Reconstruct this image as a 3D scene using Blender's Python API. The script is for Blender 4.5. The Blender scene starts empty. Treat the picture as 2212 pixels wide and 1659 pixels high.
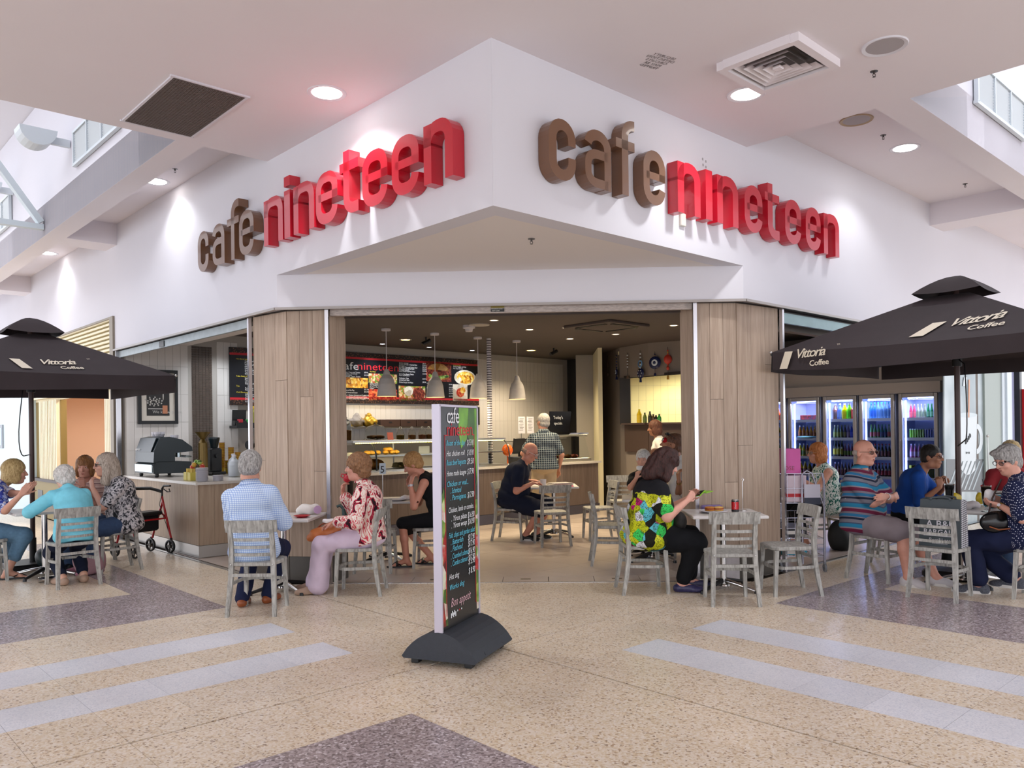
import bpy, bmesh, math, random
import numpy as np
from mathutils import Vector, Matrix, Euler
random.seed(7); rng = np.random.default_rng(7)
PI = math.pi
SC = bpy.context.scene
COL = SC.collection
# ------------------------------------------------------------------ camera, light, exposure
W_, H_ = 2212, 1659
FPX, CX, CY, YAW, ROLL, CAMH = 1737.6, 1106.0, 928.5, math.radians(-2.17), math.radians(0.732), 1.48
cam_d = bpy.data.cameras.new('camera'); cam = bpy.data.objects.new('camera', cam_d); COL.objects.link(cam)
cam_d.sensor_width = 36; cam_d.lens = FPX / W_ * 36; cam_d.shift_y = (CY - H_ / 2) / W_; cam_d.clip_end = 200
_f = Vector((math.sin(YAW), math.cos(YAW), 0)); _r = Vector((math.cos(YAW), -math.sin(YAW), 0)); _d = Vector((0, 0, -1))
_R = math.cos(ROLL) * _r + math.sin(ROLL) * _d; _D = -math.sin(ROLL) * _r + math.cos(ROLL) * _d
cam.matrix_world = Matrix.Translation((0, 0, CAMH)) @ Matrix((_R, -_D, -_f)).transposed().to_4x4()
SC.camera = cam
SC.view_settings.view_transform = 'Standard'; SC.view_settings.look = 'None'
SC.view_settings.gamma = 1; SC.view_settings.use_curve_mapping = False
SC.view_settings.exposure = 0.0
SC.cycles.max_bounces = 6; SC.cycles.diffuse_bounces = 4; SC.cycles.glossy_bounces = 3; SC.cycles.transmission_bounces = 5
SC.cycles.transparent_max_bounces = 8; SC.cycles.caustics_reflective = False; SC.cycles.caustics_refractive = False
SC.cycles.sample_clamp_indirect = 4
world = bpy.data.worlds.new('mall_daylight'); SC.world = world; world.use_nodes = True
_bg = world.node_tree.nodes['Background']; _bg.inputs[0].default_value = (0.90, 0.93, 1.0, 1); _bg.inputs[1].default_value = 2.5

def srgb(h):
    if isinstance(h, str):
        h = h.lstrip('#'); c = [int(h[i:i + 2], 16) / 255 for i in (0, 2, 4)]
    else: c = list(h)
    return tuple((x / 12.92 if x <= .04045 else ((x + .055) / 1.055) ** 2.4) for x in c) + (1,)
# ------------------------------------------------------------------ pixel geometry (photograph 2212 x 1659) and the cafe's own axes
S2 = 2 ** -.5
NU = Vector((S2, S2, 0)); NV = Vector((-S2, S2, 0)); C0 = Vector((-0.3165, 5.4725, 0))
CAMP = Vector((0, 0, CAMH))
def ray(x, y): return _f + _R * ((x - CX) / FPX) + _D * ((y - CY) / FPX)
def on_floor(x, y, z=0): v = ray(x, y); return CAMP + v * ((z - CAMH) / v.z)
def on_y(x, y, Y): v = ray(x, y); return CAMP + v * (Y / v.y)
def UVW(u, v, z=0): p = C0 + NU * u + NV * v; return Vector((p.x, p.y, z))
def on_plane(x, y, p, n): v = ray(x, y); return CAMP + v * (n.dot(p - CAMP) / n.dot(v))
def on_u(x, y, u): return on_plane(x, y, UVW(u, 0), NU)
def on_v(x, y, v): return on_plane(x, y, UVW(0, v), NV)
def uv_of(p): q = Vector((p.x, p.y, 0)) - C0; return q.dot(NU), q.dot(NV)
A45 = PI / 4
# ------------------------------------------------------------------ materials
_M = {}
def mat(name, col='#888888', rough=.5, metal=0., spec=.5, emit=None, es=1., noise=None, bump=None, alpha=None, trans=0., coat=0., ior=None):
    """noise=(scale, amount[, stretch xyz]) varies brightness; bump=(scale, strength)."""
    if name in _M: return _M[name]
    m = bpy.data.materials.new(name); m.use_nodes = True; nt = m.node_tree; b = nt.nodes['Principled BSDF']
    c = srgb(col); b.inputs['Base Color'].default_value = c; b.inputs['Roughness'].default_value = rough
    b.inputs['Metallic'].default_value = metal; b.inputs['Specular IOR Level'].default_value = spec
    b.inputs['Coat Weight'].default_value = coat
    if trans: b.inputs['Transmission Weight'].default_value = trans
    if ior: b.inputs['IOR'].default_value = ior
    if alpha is not None: b.inputs['Alpha'].default_value = alpha
    if emit: b.inputs['Emission Color'].default_value = srgb(emit); b.inputs['Emission Strength'].default_value = es
    L = nt.links
    if noise or bump:
        tc = nt.nodes.new('ShaderNodeTexCoord'); mp = nt.nodes.new('ShaderNodeMapping'); L.new(tc.outputs['Object'], mp.inputs[0])
        if noise and len(noise) > 2: mp.inputs['Scale'].default_value = noise[2]
    if noise:
        n = nt.nodes.new('ShaderNodeTexNoise'); n.inputs['Scale'].default_value = noise[0]; n.inputs['Detail'].default_value = 5
        L.new(mp.outputs[0], n.inputs[0])
        mx = nt.nodes.new('ShaderNodeMapRange'); mx.inputs[1].default_value = .3; mx.inputs[2].default_value = .7
        mx.inputs[3].default_value = 1 - noise[1]; mx.inputs[4].default_value = 1 + noise[1] * .6; L.new(n.outputs[0], mx.inputs[0])
        mu = nt.nodes.new('ShaderNodeVectorMath'); mu.operation = 'SCALE'; mu.inputs[0].default_value = c[:3]; L.new(mx.outputs[0], mu.inputs['Scale'])
        L.new(mu.outputs[0], b.inputs['Base Color'])
    if bump:
        n2 = nt.nodes.new('ShaderNodeTexNoise'); n2.inputs['Scale'].default_value = bump[0]; n2.inputs['Detail'].default_value = 4
        L.new(mp.outputs[0], n2.inputs[0]); bp = nt.nodes.new('ShaderNodeBump'); bp.inputs['Strength'].default_value = bump[1]; bp.inputs['Distance'].default_value = .01
        L.new(n2.outputs[0], bp.inputs['Height']); L.new(bp.outputs[0], b.inputs['Normal'])
    _M[name] = m; return m
class NT:
    """small helper to write node graphs"""
    def __init__(s, name, rough=.5, spec=.5):
        s.m = bpy.data.materials.new(name); s.m.use_nodes = True; s.t = s.m.node_tree; s.b = s.t.nodes['Principled BSDF']
        s.b.inputs['Roughness'].default_value = rough; s.b.inputs['Specular IOR Level'].default_value = spec; _M[name] = s.m
    def n(s, typ, **kw):
        x = s.t.nodes.new('ShaderNode' + typ)
        for k, v in kw.items():
            if k[0] == 'i' and k[1:].isdigit():
                if isinstance(v, bpy.types.NodeSocket): s.t.links.new(v, x.inputs[int(k[1:])])
                else: x.inputs[int(k[1:])].default_value = v
            else: setattr(x, k, v)
        return x
    def coord(s, kind='Object', scale=(1, 1, 1), rot=(0, 0, 0)):
        if kind == 'World': o = s.n('NewGeometry').outputs['Position']
        else: o = s.n('TexCoord').outputs[kind]
        mp = s.n('Mapping'); s.t.links.new(o, mp.inputs[0]); mp.inputs['Scale'].default_value = scale; mp.inputs['Rotation'].default_value = rot
        return mp.outputs[0]
    def noise(s, co, scale, detail=3, dist=0.): x = s.n('TexNoise'); s.t.links.new(co, x.inputs[0]); x.inputs['Scale'].default_value = scale; x.inputs['Detail'].default_value = detail; x.inputs['Distortion'].default_value = dist; return x.outputs[0]
    def vor(s, co, scale, feat='F1', out='Distance', rand=1.):
        x = s.n('TexVoronoi'); x.feature = feat; s.t.links.new(co, x.inputs[0]); x.inputs['Scale'].default_value = scale; x.inputs['Randomness'].default_value = rand; return x.outputs[out]
    def ramp(s, fac, stops, interp='LINEAR'):
        r = s.n('ValToRGB'); s.t.links.new(fac, r.inputs[0]); e = r.color_ramp.elements; r.color_ramp.interpolation = interp
        while len(e) < len(stops): e.new(.5)
        for el, (p, c) in zip(e, stops): el.position = p; el.color = srgb(c)
        return r.outputs[0]
    def mix(s, fac, a, b):
        x = s.n('Mix', data_type='RGBA')
        for i, v in ((0, fac), (6, a), (7, b)):
            if isinstance(v, bpy.types.NodeSocket): s.t.links.new(v, x.inputs[i])
            else: x.inputs[i].default_value = srgb(v) if isinstance(v, str) else v
        return x.outputs[2]
    def math(s, op, a, b=None, c=None):
        x = s.n('Math', operation=op)
        for i, v in enumerate((a, b, c)):
            if v is None: continue
            if isinstance(v, bpy.types.NodeSocket): s.t.links.new(v, x.inputs[i])
            else: x.inputs[i].default_value = v
        return x.outputs[0]
    def sep(s, co): return s.n('SeparateXYZ', i0=co).outputs
    def col(s, c):
        if isinstance(c, bpy.types.NodeSocket): s.t.links.new(c, s.b.inputs['Base Color'])
        else: s.b.inputs['Base Color'].default_value = srgb(c)
        return s
    def bump(s, h, strength=.3, dist=.01):
        bp = s.n('Bump'); bp.inputs['Strength'].default_value = strength; bp.inputs['Distance'].default_value = dist
        s.t.links.new(h, bp.inputs['Height']); s.t.links.new(bp.outputs[0], s.b.inputs['Normal']); return s
# ------------------------------------------------------------------ mesh builder
def frame(d):
    d = Vector(d).normalized(); a = Vector((0, 0, 1)) if abs(d.z) < .95 else Vector((1, 0, 0))
    x = a.cross(d).normalized(); return x, d.cross(x), d
class MB:
    def __init__(s): s.v = []; s.f = []; s.mi = []; s.sm = []
    def add(s, vs, fs, mi=0, sm=False):
        o = len(s.v); s.v += [tuple(v) for v in vs]
        for f in fs: s.f.append(tuple(i + o for i in f)); s.mi.append(mi); s.sm.append(sm)
        return s
    def box(s, c, d, rz=0., mi=0, m=None):
        c = Vector(c); hx, hy, hz = d[0] / 2, d[1] / 2, d[2] / 2
        vs = [Vector((x, y, z)) for z in (-hz, hz) for y in (-hy, hy) for x in (-hx, hx)]
        M = m if m is not None else Matrix.Rotation(rz, 3, 'Z')
        vs = [c + M @ v for v in vs]
        return s.add(vs, [(0, 2, 3, 1), (4, 5, 7, 6), (0, 1, 5, 4), (2, 6, 7, 3), (0, 4, 6, 2), (1, 3, 7, 5)], mi)
    def cbox(s, c, d, b=.004, rz=0., mi=0, m=None):
        """box with chamfered vertical and top edges (cheap bevel)"""
        c = Vector(c); hx, hy, hz = d[0] / 2, d[1] / 2, d[2] / 2; b = min(b, hx * .9, hy * .9, hz * .9)
        M = m if m is not None else Matrix.Rotation(rz, 3, 'Z')
        def ring(e, z):
            x, y = hx - e, hy - e
            return [(x, y - b, z), (x - b, y, z), (-x + b, y, z), (-x, y - b, z), (-x, -y + b, z), (-x + b, -y, z), (x - b, -y, z), (x, -y + b, z)]
        R = [ring(b * .7, -hz), ring(0, -hz + b), ring(0, hz - b), ring(b * .7, hz)]
        vs = [c + M @ Vector(p) for r in R for p in r]; fs = [tuple(reversed(range(8)))]
        for k in range(3):
            for i in range(8): j = (i + 1) % 8; fs.append((k * 8 + i, k * 8 + j, k * 8 + 8 + j, k * 8 + 8 + i))
        fs.append(tuple(range(24, 32))); return s.add(vs, fs, mi)
    def bar(s, p, q, w, h, mi=0, up=None):
        p, q = Vector(p), Vector(q); d = (q - p)
        if up is None: x, y, z = frame(d)
        else: z = d.normalized(); x = Vector(up).cross(z).normalized(); y = z.cross(x)
        m = Matrix((x, y, z)).transposed(); return s.box((p + q) / 2, (w, h, d.length), mi=mi, m=m)
    def tube(s, pts, r, n=8, mi=0, caps=True, sm=True, closed=False):
        pts = [Vector(p) for p in pts]; k = len(pts); rs = r if isinstance(r, (list, tuple)) else [r] * k
        vs = []; fs = []; px = None
        for i, p in enumerate(pts):
            a = pts[i - 1] if (i or closed) else p; b = pts[(i + 1) % k] if (i < k - 1 or closed) else p
            d = (b - a).normalized()
            if px is None: x, y, _ = frame(d)
            else:
                x = (px - d * px.dot(d))
                x = x.normalized() if x.length > 1e-6 else frame(d)[0]
                y = d.cross(x)
            px = x
            vs += [p + (x * math.cos(2 * PI * j / n) + y * math.sin(2 * PI * j / n)) * rs[i] for j in range(n)]
        for i in range(k - (0 if closed else 1)):
            i2 = (i + 1) % k
            for j in range(n): j2 = (j + 1) % n; fs.append((i * n + j, i * n + j2, i2 * n + j2, i2 * n + j))
        s.add(vs, fs, mi, sm)
        if caps and not closed:
            s.add(vs[:n], [tuple(reversed(range(n)))], mi); s.add(vs[-n:], [tuple(range(n))], mi)
        return s
    def lathe(s, prof, n=16, mi=0, c=(0, 0, 0), axis=None, sm=True, mis=None):
        """profile [(r,z)...] about z through c (or along axis)"""
        c = Vector(c); x, y, z = frame(axis) if axis is not None else (Vector((1, 0, 0)), Vector((0, 1, 0)), Vector((0, 0, 1)))
        vs = []; k = len(prof)
        for r, h in prof: vs += [c + z * h + (x * math.cos(2 * PI * j / n) + y * math.sin(2 * PI * j / n)) * max(r, 1e-5) for j in range(n)]
        for i in range(k - 1):
            fs = [(i * n + j, i * n + (j + 1) % n, i * n + n + (j + 1) % n, i * n + n + j) for j in range(n)]
            o = len(s.v)
            s.add(vs[i * n:(i + 2) * n], [tuple(q - i * n for q in f) for f in fs], mis[i] if mis else mi, sm)
        return s
    def prism(s, poly, z0, z1, mi=0, m=None):
        """poly in xy extruded z0..z1 (ngon caps), optional matrix"""
        k = len(poly); vs = [Vector((x, y, z0)) for x, y in poly] + [Vector((x, y, z1)) for x, y in poly]
        if m is not None: vs = [m @ v for v in vs]
        fs = [tuple(reversed(range(k))), tuple(range(k, 2 * k))] + [(i, (i + 1) % k, k + (i + 1) % k, k + i) for i in range(k)]
        return s.add(vs, fs, mi)
    def quad(s, a, b, c, d, mi=0): return s.add([a, b, c, d], [(0, 1, 2, 3)], mi)
    def grid(s, fn, nu, nv, mi=0, sm=True):
        vs = [fn(i / nu, j / nv) for j in range(nv + 1) for i in range(nu + 1)]
        fs = [(j * (nu + 1) + i, j * (nu + 1) + i + 1, (j + 1) * (nu + 1) + i + 1, (j + 1) * (nu + 1) + i) for j in range(nv) for i in range(nu)]
        return s.add(vs, fs, mi, sm)
    def ell(s, c, r, n=10, mi=0, m=None):
        c = Vector(c); r = r if isinstance(r, (tuple, list)) else (r, r, r); k = max(4, n // 2); vs = []; fs = []
        for i in range(k + 1):
            t = PI * i / k
            for j in range(n):
                q = Vector((r[0] * math.sin(t) * math.cos(2 * PI * j / n), r[1] * math.sin(t) * math.sin(2 * PI * j / n), -r[2] * math.cos(t)))
                vs.append(c + (m @ q if m is not None else q))
        for i in range(k):
            for j in range(n): fs.append((i * n + j, i * n + (j + 1) % n, (i + 1) * n + (j + 1) % n, (i + 1) * n + j))
        return s.add(vs, fs, mi, True)
    def mesh(s, name, mats):
        me = bpy.data.meshes.new(name); me.from_pydata(s.v, [], s.f)
        for m in (mats if isinstance(mats, (list, tuple)) else [mats]): me.materials.append(m)
        if len(me.polygons) == len(s.mi):
            me.polygons.foreach_set('material_index', s.mi); me.polygons.foreach_set('use_smooth', s.sm)
        me.update(); return me
def tag(o, label=None, cat=None, group=None, kind=None):
    if label: o['label'] = label
    if cat: o['category'] = cat
    if group: o['group'] = group
    if kind: o['kind'] = kind
    return o
def obj(name, mb, mats, parent=None, loc=None, rz=None):
    me = mb.mesh(name, mats) if isinstance(mb, MB) else mb
    o = bpy.data.objects.new(name, me); COL.objects.link(o)
    if parent is not None: o.parent = parent
    if loc is not None: o.location = loc
    if rz is not None: o.rotation_euler = (0, 0, rz)
    return o
def thing(name, label, cat, loc=(0, 0, 0), rz=0., group=None):
    o = bpy.data.objects.new(name, None); COL.objects.link(o); o.location = loc; o.rotation_euler = (0, 0, rz); o.empty_display_size = .1
    return tag(o, label, cat, group)
def struct(name, mb, mats, parent=None):
    o = obj(name, mb, mats, parent)
    if parent is None: o['kind'] = 'structure'
    return o
def copy_tree(o, parent=None):
    c = o.copy(); COL.objects.link(c)
    if parent is not None: c.parent = parent
    for ch in list(o.children): copy_tree(ch, c)
    return c
def place(o, loc, rz=0., label=None, group=None):
    o.location = loc; o.rotation_euler = (0, 0, rz)
    if label: o['label'] = label
    if group: o['group'] = group
    return o
_font_cache = {}
def text_geo(body, size=1., shear=0., ext=0., res=2, align='LEFT', space=1., offset=0.):
    key = (body, shear, ext, res, align, space, offset)
    if key not in _font_cache:
        cu = bpy.data.curves.new('t', 'FONT'); cu.body = body; cu.size = 1; cu.shear = shear; cu.extrude = ext; cu.resolution_u = res; cu.align_x = align; cu.space_character = space; cu.offset = offset
        o = bpy.data.objects.new('t', cu); me = bpy.data.meshes.new_from_object(o)
        _font_cache[key] = ([v.co.copy() for v in me.vertices], [tuple(p.vertices) for p in me.polygons])
        bpy.data.objects.remove(o); bpy.data.curves.remove(cu); bpy.data.meshes.remove(me)
    vs, fs = _font_cache[key]; return [v * size for v in vs], fs
def add_text(mb, body, M, size, mi=0, sx=1., wfit=None, **kw):
    vs, fs = text_geo(body, size, **kw)
    if wfit and vs:
        w = max(v.x for v in vs) - min(v.x for v in vs); sx = wfit / max(w, 1e-6)
    mb.add([M @ Vector((v.x * sx, v.y, v.z)) for v in vs], fs, mi); return mb
def plane_m(o, x, y):
    """matrix with origin o, x axis and y axis; z is the outward normal"""
    x = Vector(x).normalized(); z = x.cross(Vector(y)).normalized(); y = z.cross(x)
    return Matrix.Translation(Vector(o)) @ Matrix((x, y, z)).transposed().to_4x4()
# ------------------------------------------------------------------ procedural materials of the place
def terrazzo(name, base, chips, scale=95, rough=.28):
    g = NT(name, rough, .45); co = g.coord('World')
    c = g.vor(co, scale, out='Color'); r = g.sep(c)[0]
    stops = chips
    a = g.ramp(r, stops, 'CONSTANT')
    big = g.noise(co, 1.3, 3); a2 = g.mix(g.math('MULTIPLY', g.noise(co, 300, 1), .35), a, base)
    v = g.n('MapRange', i0=big, i1=.3, i2=.7, i3=.9, i4=1.06).outputs[0]
    rnd = g.math('MULTIPLY_ADD', g.n('ObjectInfo').outputs['Random'], .08, .96)
    s = g.n('VectorMath', operation='SCALE'); g.t.links.new(a2, s.inputs[0]); g.t.links.new(g.math('MULTIPLY', v, rnd), s.inputs['Scale'])
    g.col(s.outputs[0]); return g.m
M_beige = terrazzo('terrazzo_beige', '#e2d3bf', [(0, '#e6d8c6'), (.3, '#dfcdb2'), (.5, '#ebe0d3'), (.68, '#cdb594'), (.8, '#dcc8ab'), (.89, '#ab8d6e'), (.94, '#f0e8dc'), (.97, '#8a7058')])
M_dark = terrazzo('terrazzo_dark', '#a59896', [(0, '#a89b9d'), (.3, '#93868a'), (.5, '#b8acaf'), (.66, '#7d7174'), (.8, '#c9bec4'), (.9, '#6a5f62'), (.95, '#ded5dc')], 85, .22)
M_wtile = terrazzo('pale_tile', '#dcdde4', [(0, '#dfe0e7'), (.5, '#d4d6df'), (.8, '#e6e6ec'), (.93, '#c6cad6')], 130, .3)
M_joint = mat('floor_joint', '#5d4f42', .8)
M_white = mat('white_plaster', '#d9d7de', .75, noise=(1.2, .015))
M_soff = mat('soffit_paint', '#e6dfdb', .8)
M_ceilw = mat('ceiling_paint', '#e6dfe3', .8, noise=(.8, .02))
M_trim = mat('trim_aluminium', '#a39c98', .4, .4)
M_chrome = mat('brushed_chrome', '#c9c7cb', .25, .95)
M_steel = mat('stainless', '#b9b6b2', .32, .9)
M_black = mat('black_plastic', '#17181b', .4)
M_blackm = mat('black_metal', '#1d1c1e', .45, .4)
M_darkskirt = mat('dark_skirting', '#4b4640', .4)
M_glass = mat('clear_glass', '#f2f7f7', .03, trans=1., ior=1.1)
def timber(name, c0, c1, c2, zs=1.2):
    g = NT(name, .5, .35); co = g.coord('Object', (26, 26, zs))
    n = g.noise(co, 1.6, 6, 1.2); n2 = g.noise(g.coord('Object', (90, 90, 2.5)), 1.5, 3)
    a = g.ramp(n, [(.25, c0), (.5, c1), (.75, c2)])
    b = g.mix(g.math('MULTIPLY', n2, .35), a, c2)
    s = g.n('VectorMath', operation='SCALE'); g.t.links.new(b, s.inputs[0]); g.t.links.new(g.math('MULTIPLY_ADD', g.n('ObjectInfo').outputs['Random'], .22, .88), s.inputs['Scale'])
    g.col(s.outputs[0]).bump(n, .12, .004); return g.m
M_timber = timber('limed_oak', '#978372', '#b09a87', '#c2af9d')
M_timber2 = timber('counter_oak', '#8f7b69', '#ab9581', '#bba891')
M_ctop = mat('stone_top', '#cfc9c1', .25, noise=(60, .06))
M_wt = mat('white_wall_tile', '#dcd7d2', .25, noise=(3, .03))
M_grout = mat('grout', '#b5afa8', .8)
M_dceil = mat('dark_ceiling', '#5a514e', .8)
M_gwall = mat('greige_wall', '#8a8078', .75)
M_lit = mat('lamp_white', '#ffffff', .5, emit='#fffaf2', es=14)
M_warm = mat('lamp_warm', '#ffffff', .5, emit='#ffc860', es=14)
M_lathe = mat('galvanised_lath', '#a9b2b5', .5, .5, noise=(9, .12))
M_lathe2 = mat('dirty_lath', '#b5a9a2', .7, noise=(25, .28, (1, 1, 5)))

# ------------------------------------------------------------------ floors
def ctype(u, v):
    """finish of the 40 cm floor tile whose centre is (u, v)"""
    if u > 0 and v < 0:
        if v < -.638:
            if .535 < u < .935 or 1.335 < u < 1.735: return 1
            if 2.535 < u < 3.735: return 2
        if u > 3.735 and -1.038 < v < -.638: return 2
        if 2.535 < u < 3.735 and v < -.6: return 2
    if u < 0 and v > 0:
        if u < -.78 and (.59 < v < .99 or 1.39 < v < 1.79): return 1
        if u < -.78 and 2.59 < v < 3.79: return 2
        if -1.18 < u < -.78 and v > 3.79: return 2
    if u < -1.18 and v < -.63: return 2
    return 0
def cuts(lo, hi, base):
    """cut lines from lo to hi through base at 0.4 m pitch"""
    xs = [lo]; k = math.floor((lo - base) / .4) + 1
    while base + k * .4 < hi - .02:
        if base + k * .4 > lo + .02: xs.append(base + k * .4)
        k += 1
    return xs + [hi]
floor_ob = struct('floor', MB().box(UVW(2, 2, -.056), (30, 30, .1), A45), M_joint)
tiles = []
G = .007
zones = [((G, 7.2), (-6.4, -G), .535, -.638), ((-5.0, -G), (G, 8.4), -.78, .59), ((-3.0, -G), (-3.4, -G), -1.18, -.63)]
for (ua, ub), (va, vb), bu, bv in zones:
    us, vs_ = cuts(ua, ub, bu), cuts(va, vb, bv)
    for i in range(len(us) - 1):
        for j in range(len(vs_) - 1): tiles.append((us[i], us[i + 1], vs_[j], vs_[j + 1]))
for i in range(9):
    for j in range(9):
        u, v = G + i * .4, G + j * .4
        if u + v < 3.25: tiles.append((u, min(u + .4, 3.26), v, min(v + .4, 3.26)))
_fwd = Vector((_f.x, _f.y, 0))
def vis_size(t):
    c = UVW((t[0] + t[1]) / 2, (t[2] + t[3]) / 2) - CAMP; d = c.dot(_fwd)
    if d < .8: return -1
    x = CX + FPX * c.dot(_R) / d; y = CY + FPX * c.dot(_D) / d
    if x < -120 or x > W_ + 120 or y > H_ + 150: return -1
    return (t[1] - t[0]) * (t[3] - t[2]) / d ** 3
tiles.sort(key=vis_size, reverse=True)
TM = (M_beige, M_wtile, M_dark); _tm = {}; rest = MB()
def tile_mb(w, d, u=0, v=0, mi=0, mb=None):
    mb = mb or MB(); c = UVW(u, v) - C0 if mb.v or mi or u or v else Vector((0, 0, 0)); e = .0008
    m = Matrix.Rotation(A45, 3, 'Z'); x, y = w / 2 - e, d / 2 - e
    vs = [c + m @ Vector(p) for p in ((-x, -y, 0), (x, -y, 0), (x, y, 0), (-x, y, 0), (-x, -y, -.006), (x, -y, -.006), (x, y, -.006), (-x, y, -.006))]
    return mb.add(vs, [(0, 1, 2, 3), (1, 0, 4, 5), (2, 1, 5, 6), (3, 2, 6, 7), (0, 3, 7, 4)], mi)
def clip_diag(t):
    """tile polygon cut along the shop-front line u+v = 3.26"""
    P = [(t[0], t[2]), (t[1], t[2]), (t[1], t[3]), (t[0], t[3])]; out = []
    for i in range(4):
        a, b = P[i], P[(i + 1) % 4]; da, db = 3.26 - sum(a), 3.26 - sum(b)
        if da >= 0: out.append(a)
        if da * db < 0: k = da / (da - db); out.append((a[0] + k * (b[0] - a[0]), a[1] + k * (b[1] - a[1])))
    return out
for k, t in enumerate(tiles):
    uc, vc = (t[0] + t[1]) / 2, (t[2] + t[3]) / 2; w, d = t[1] - t[0], t[3] - t[2]; ty = ctype(uc, vc)
    cutd = t[0] > 0 and t[2] > 0 and t[1] + t[3] > 3.26
    if cutd:
        P = [UVW(a, b) for a, b in clip_diag(t)]
        if len(P) < 3: continue
        n = len(P); rest.add(P + [p - Vector((0, 0, .006)) for p in P], [tuple(range(n))] + [(i, n + i, n + (i + 1) % n, (i + 1) % n) for i in range(n)], ty); continue
    if k < 299 and vis_size(t) > 0:
        key = (round(w, 3), round(d, 3), ty)
        if key not in _tm: _tm[key] = tile_mb(w, d).mesh('floor_tile', TM[ty])
        o = obj('floor_tile', _tm[key], None, floor_ob); o.location = UVW(uc, vc)
    else:
        p = UVW(uc, vc); x, y = w / 2 - .0008, d / 2 - .0008; vs = [p + NU * a + NV * b + Vector((0, 0, z)) for z in (0, -.006) for a, b in ((-x, -y), (x, -y), (x, y), (-x, y))]
        rest.add(vs, [(0, 1, 2, 3), (1, 0, 4, 5), (2, 1, 5, 6), (3, 2, 6, 7), (0, 3, 7, 4)], ty)
# beyond the tiled area the terrazzo runs on
for (u0, u1, v0, v1) in ((7.2, 17, -6.4, -G), (-5, -G, 8.4, 17), (-12, -5, -3.4, 17), (-12, 17, -12, -6.4), (-12, -3, -6.4, -3.4), (-3, -G, -6.4, -3.4)):
    a, b, c, d = UVW(u0, v0), UVW(u1, v0), UVW(u1, v1), UVW(u0, v1); rest.quad(a, b, c, d, 0)
rs = obj('terrazzo_field', rest, TM, floor_ob); rs['kind'] = 'stuff'
# cafe floor: border row along the threshold, then 45 cm tiles on the diagonal
M_itile = mat('cafe_floor_tile', '#c4b5ac', .3, noise=(2.2, .06)); M_igr = mat('cafe_grout', '#5f564f', .9)
YT = 7.786; SXY = YT
def lim(p, y): return p.y > y
ifl = struct('floor_cafe', MB().prism([tuple(UVW(u, v).xy) for u, v in ((.02, 3.26), (3.26, .02), (17, .02), (17, 8.0), (.02, 8.0))], -.05, -.006), M_igr)
border = MB().prism([(-.222, -.145), (.222, -.145), (.222, .145), (-.222, .145)], -.006, 0).mesh('border_tile', M_itile)
for k in range(-5, 6):
    x = -.185 + k * .45
    if -2.0 < x < 1.4: o = obj('border_tile', border, None, ifl); o.location = (x, YT + .175, 0)
itm = None; Y2 = YT + .33
cell = .45
for i in range(0, 24):
    for j in range(0, 18):
        u0, v0 = .08 + i * cell, .08 + j * cell; P = [UVW(a, b) for a, b in ((u0, v0), (u0 + cell - .004, v0), (u0 + cell - .004, v0 + cell - .004), (u0, v0 + cell - .004))]
        if v0 + cell > 8.05 or (v0 > 5.5 and u0 > 1.0) or u0 + v0 > 15 or u0 > 9.6: continue
        if P[0].x < -4.6: continue
        ins = [p.y > Y2 for p in P]
        if not any(ins): continue
        if all(ins):
            if itm is None: q = [(0, 0), (S2 * (cell - .004), S2 * (cell - .004)), (0, S2 * 2 * (cell - .004)), (-S2 * (cell - .004), S2 * (cell - .004))]; itm = MB().prism(q, -.006, 0).mesh('cafe_tile', M_itile)
            o = obj('cafe_tile', itm, None, ifl); o.location = P[0]
        else:
            out = []
            for a in range(4):
                p, q = P[a], P[(a + 1) % 4]; da, db = p.y - Y2, q.y - Y2
                if da >= 0: out.append((p.x, p.y))
                if da * db < 0: k = da / (da - db); out.append((p.x + k * (q.x - p.x), p.y + k * (q.y - p.y)))
            if len(out) > 2: obj('cafe_tile', MB().prism(out, -.006, 0), M_itile, ifl)
mbt = MB(); mbt.bar((-2.05, YT + .012, .001), (1.45, YT + .012, .001), .03, .006)
struct('trim_1', mbt, M_chrome)
mbt = MB(); mbt.bar(UVW(.02, 3.85, .001), UVW(.02, 8.05, .001), .04, .008); mbt.bar(UVW(3.9, .02, .001), UVW(9, .02, .001), .04, .008)
struct('trim_2', mbt, M_steel)
M_brass = mat('old_brass', '#6a5a45', .4, .7)
for x in (-1.085, -.185, .715):
    dg = thing('floor_drain', 'small bronze slotted floor plate in the threshold tiles, %s' % {-1.085: 'left of the menu stand', -.185: 'just right of the menu stand', .715: 'near the bright print woman\'s chair'}[x], 'drain', (x, YT + .18, 0), 0, 'floor plates in the threshold')
    obj('plate', MB().box((0, 0, .001), (.1, .045, .003)), M_brass, dg); s_ = MB()
    for q in range(7): s_.box((-.036 + q * .012, 0, .003), (.006, .03, .001))
    obj('slot', s_, M_black, dg)
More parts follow.
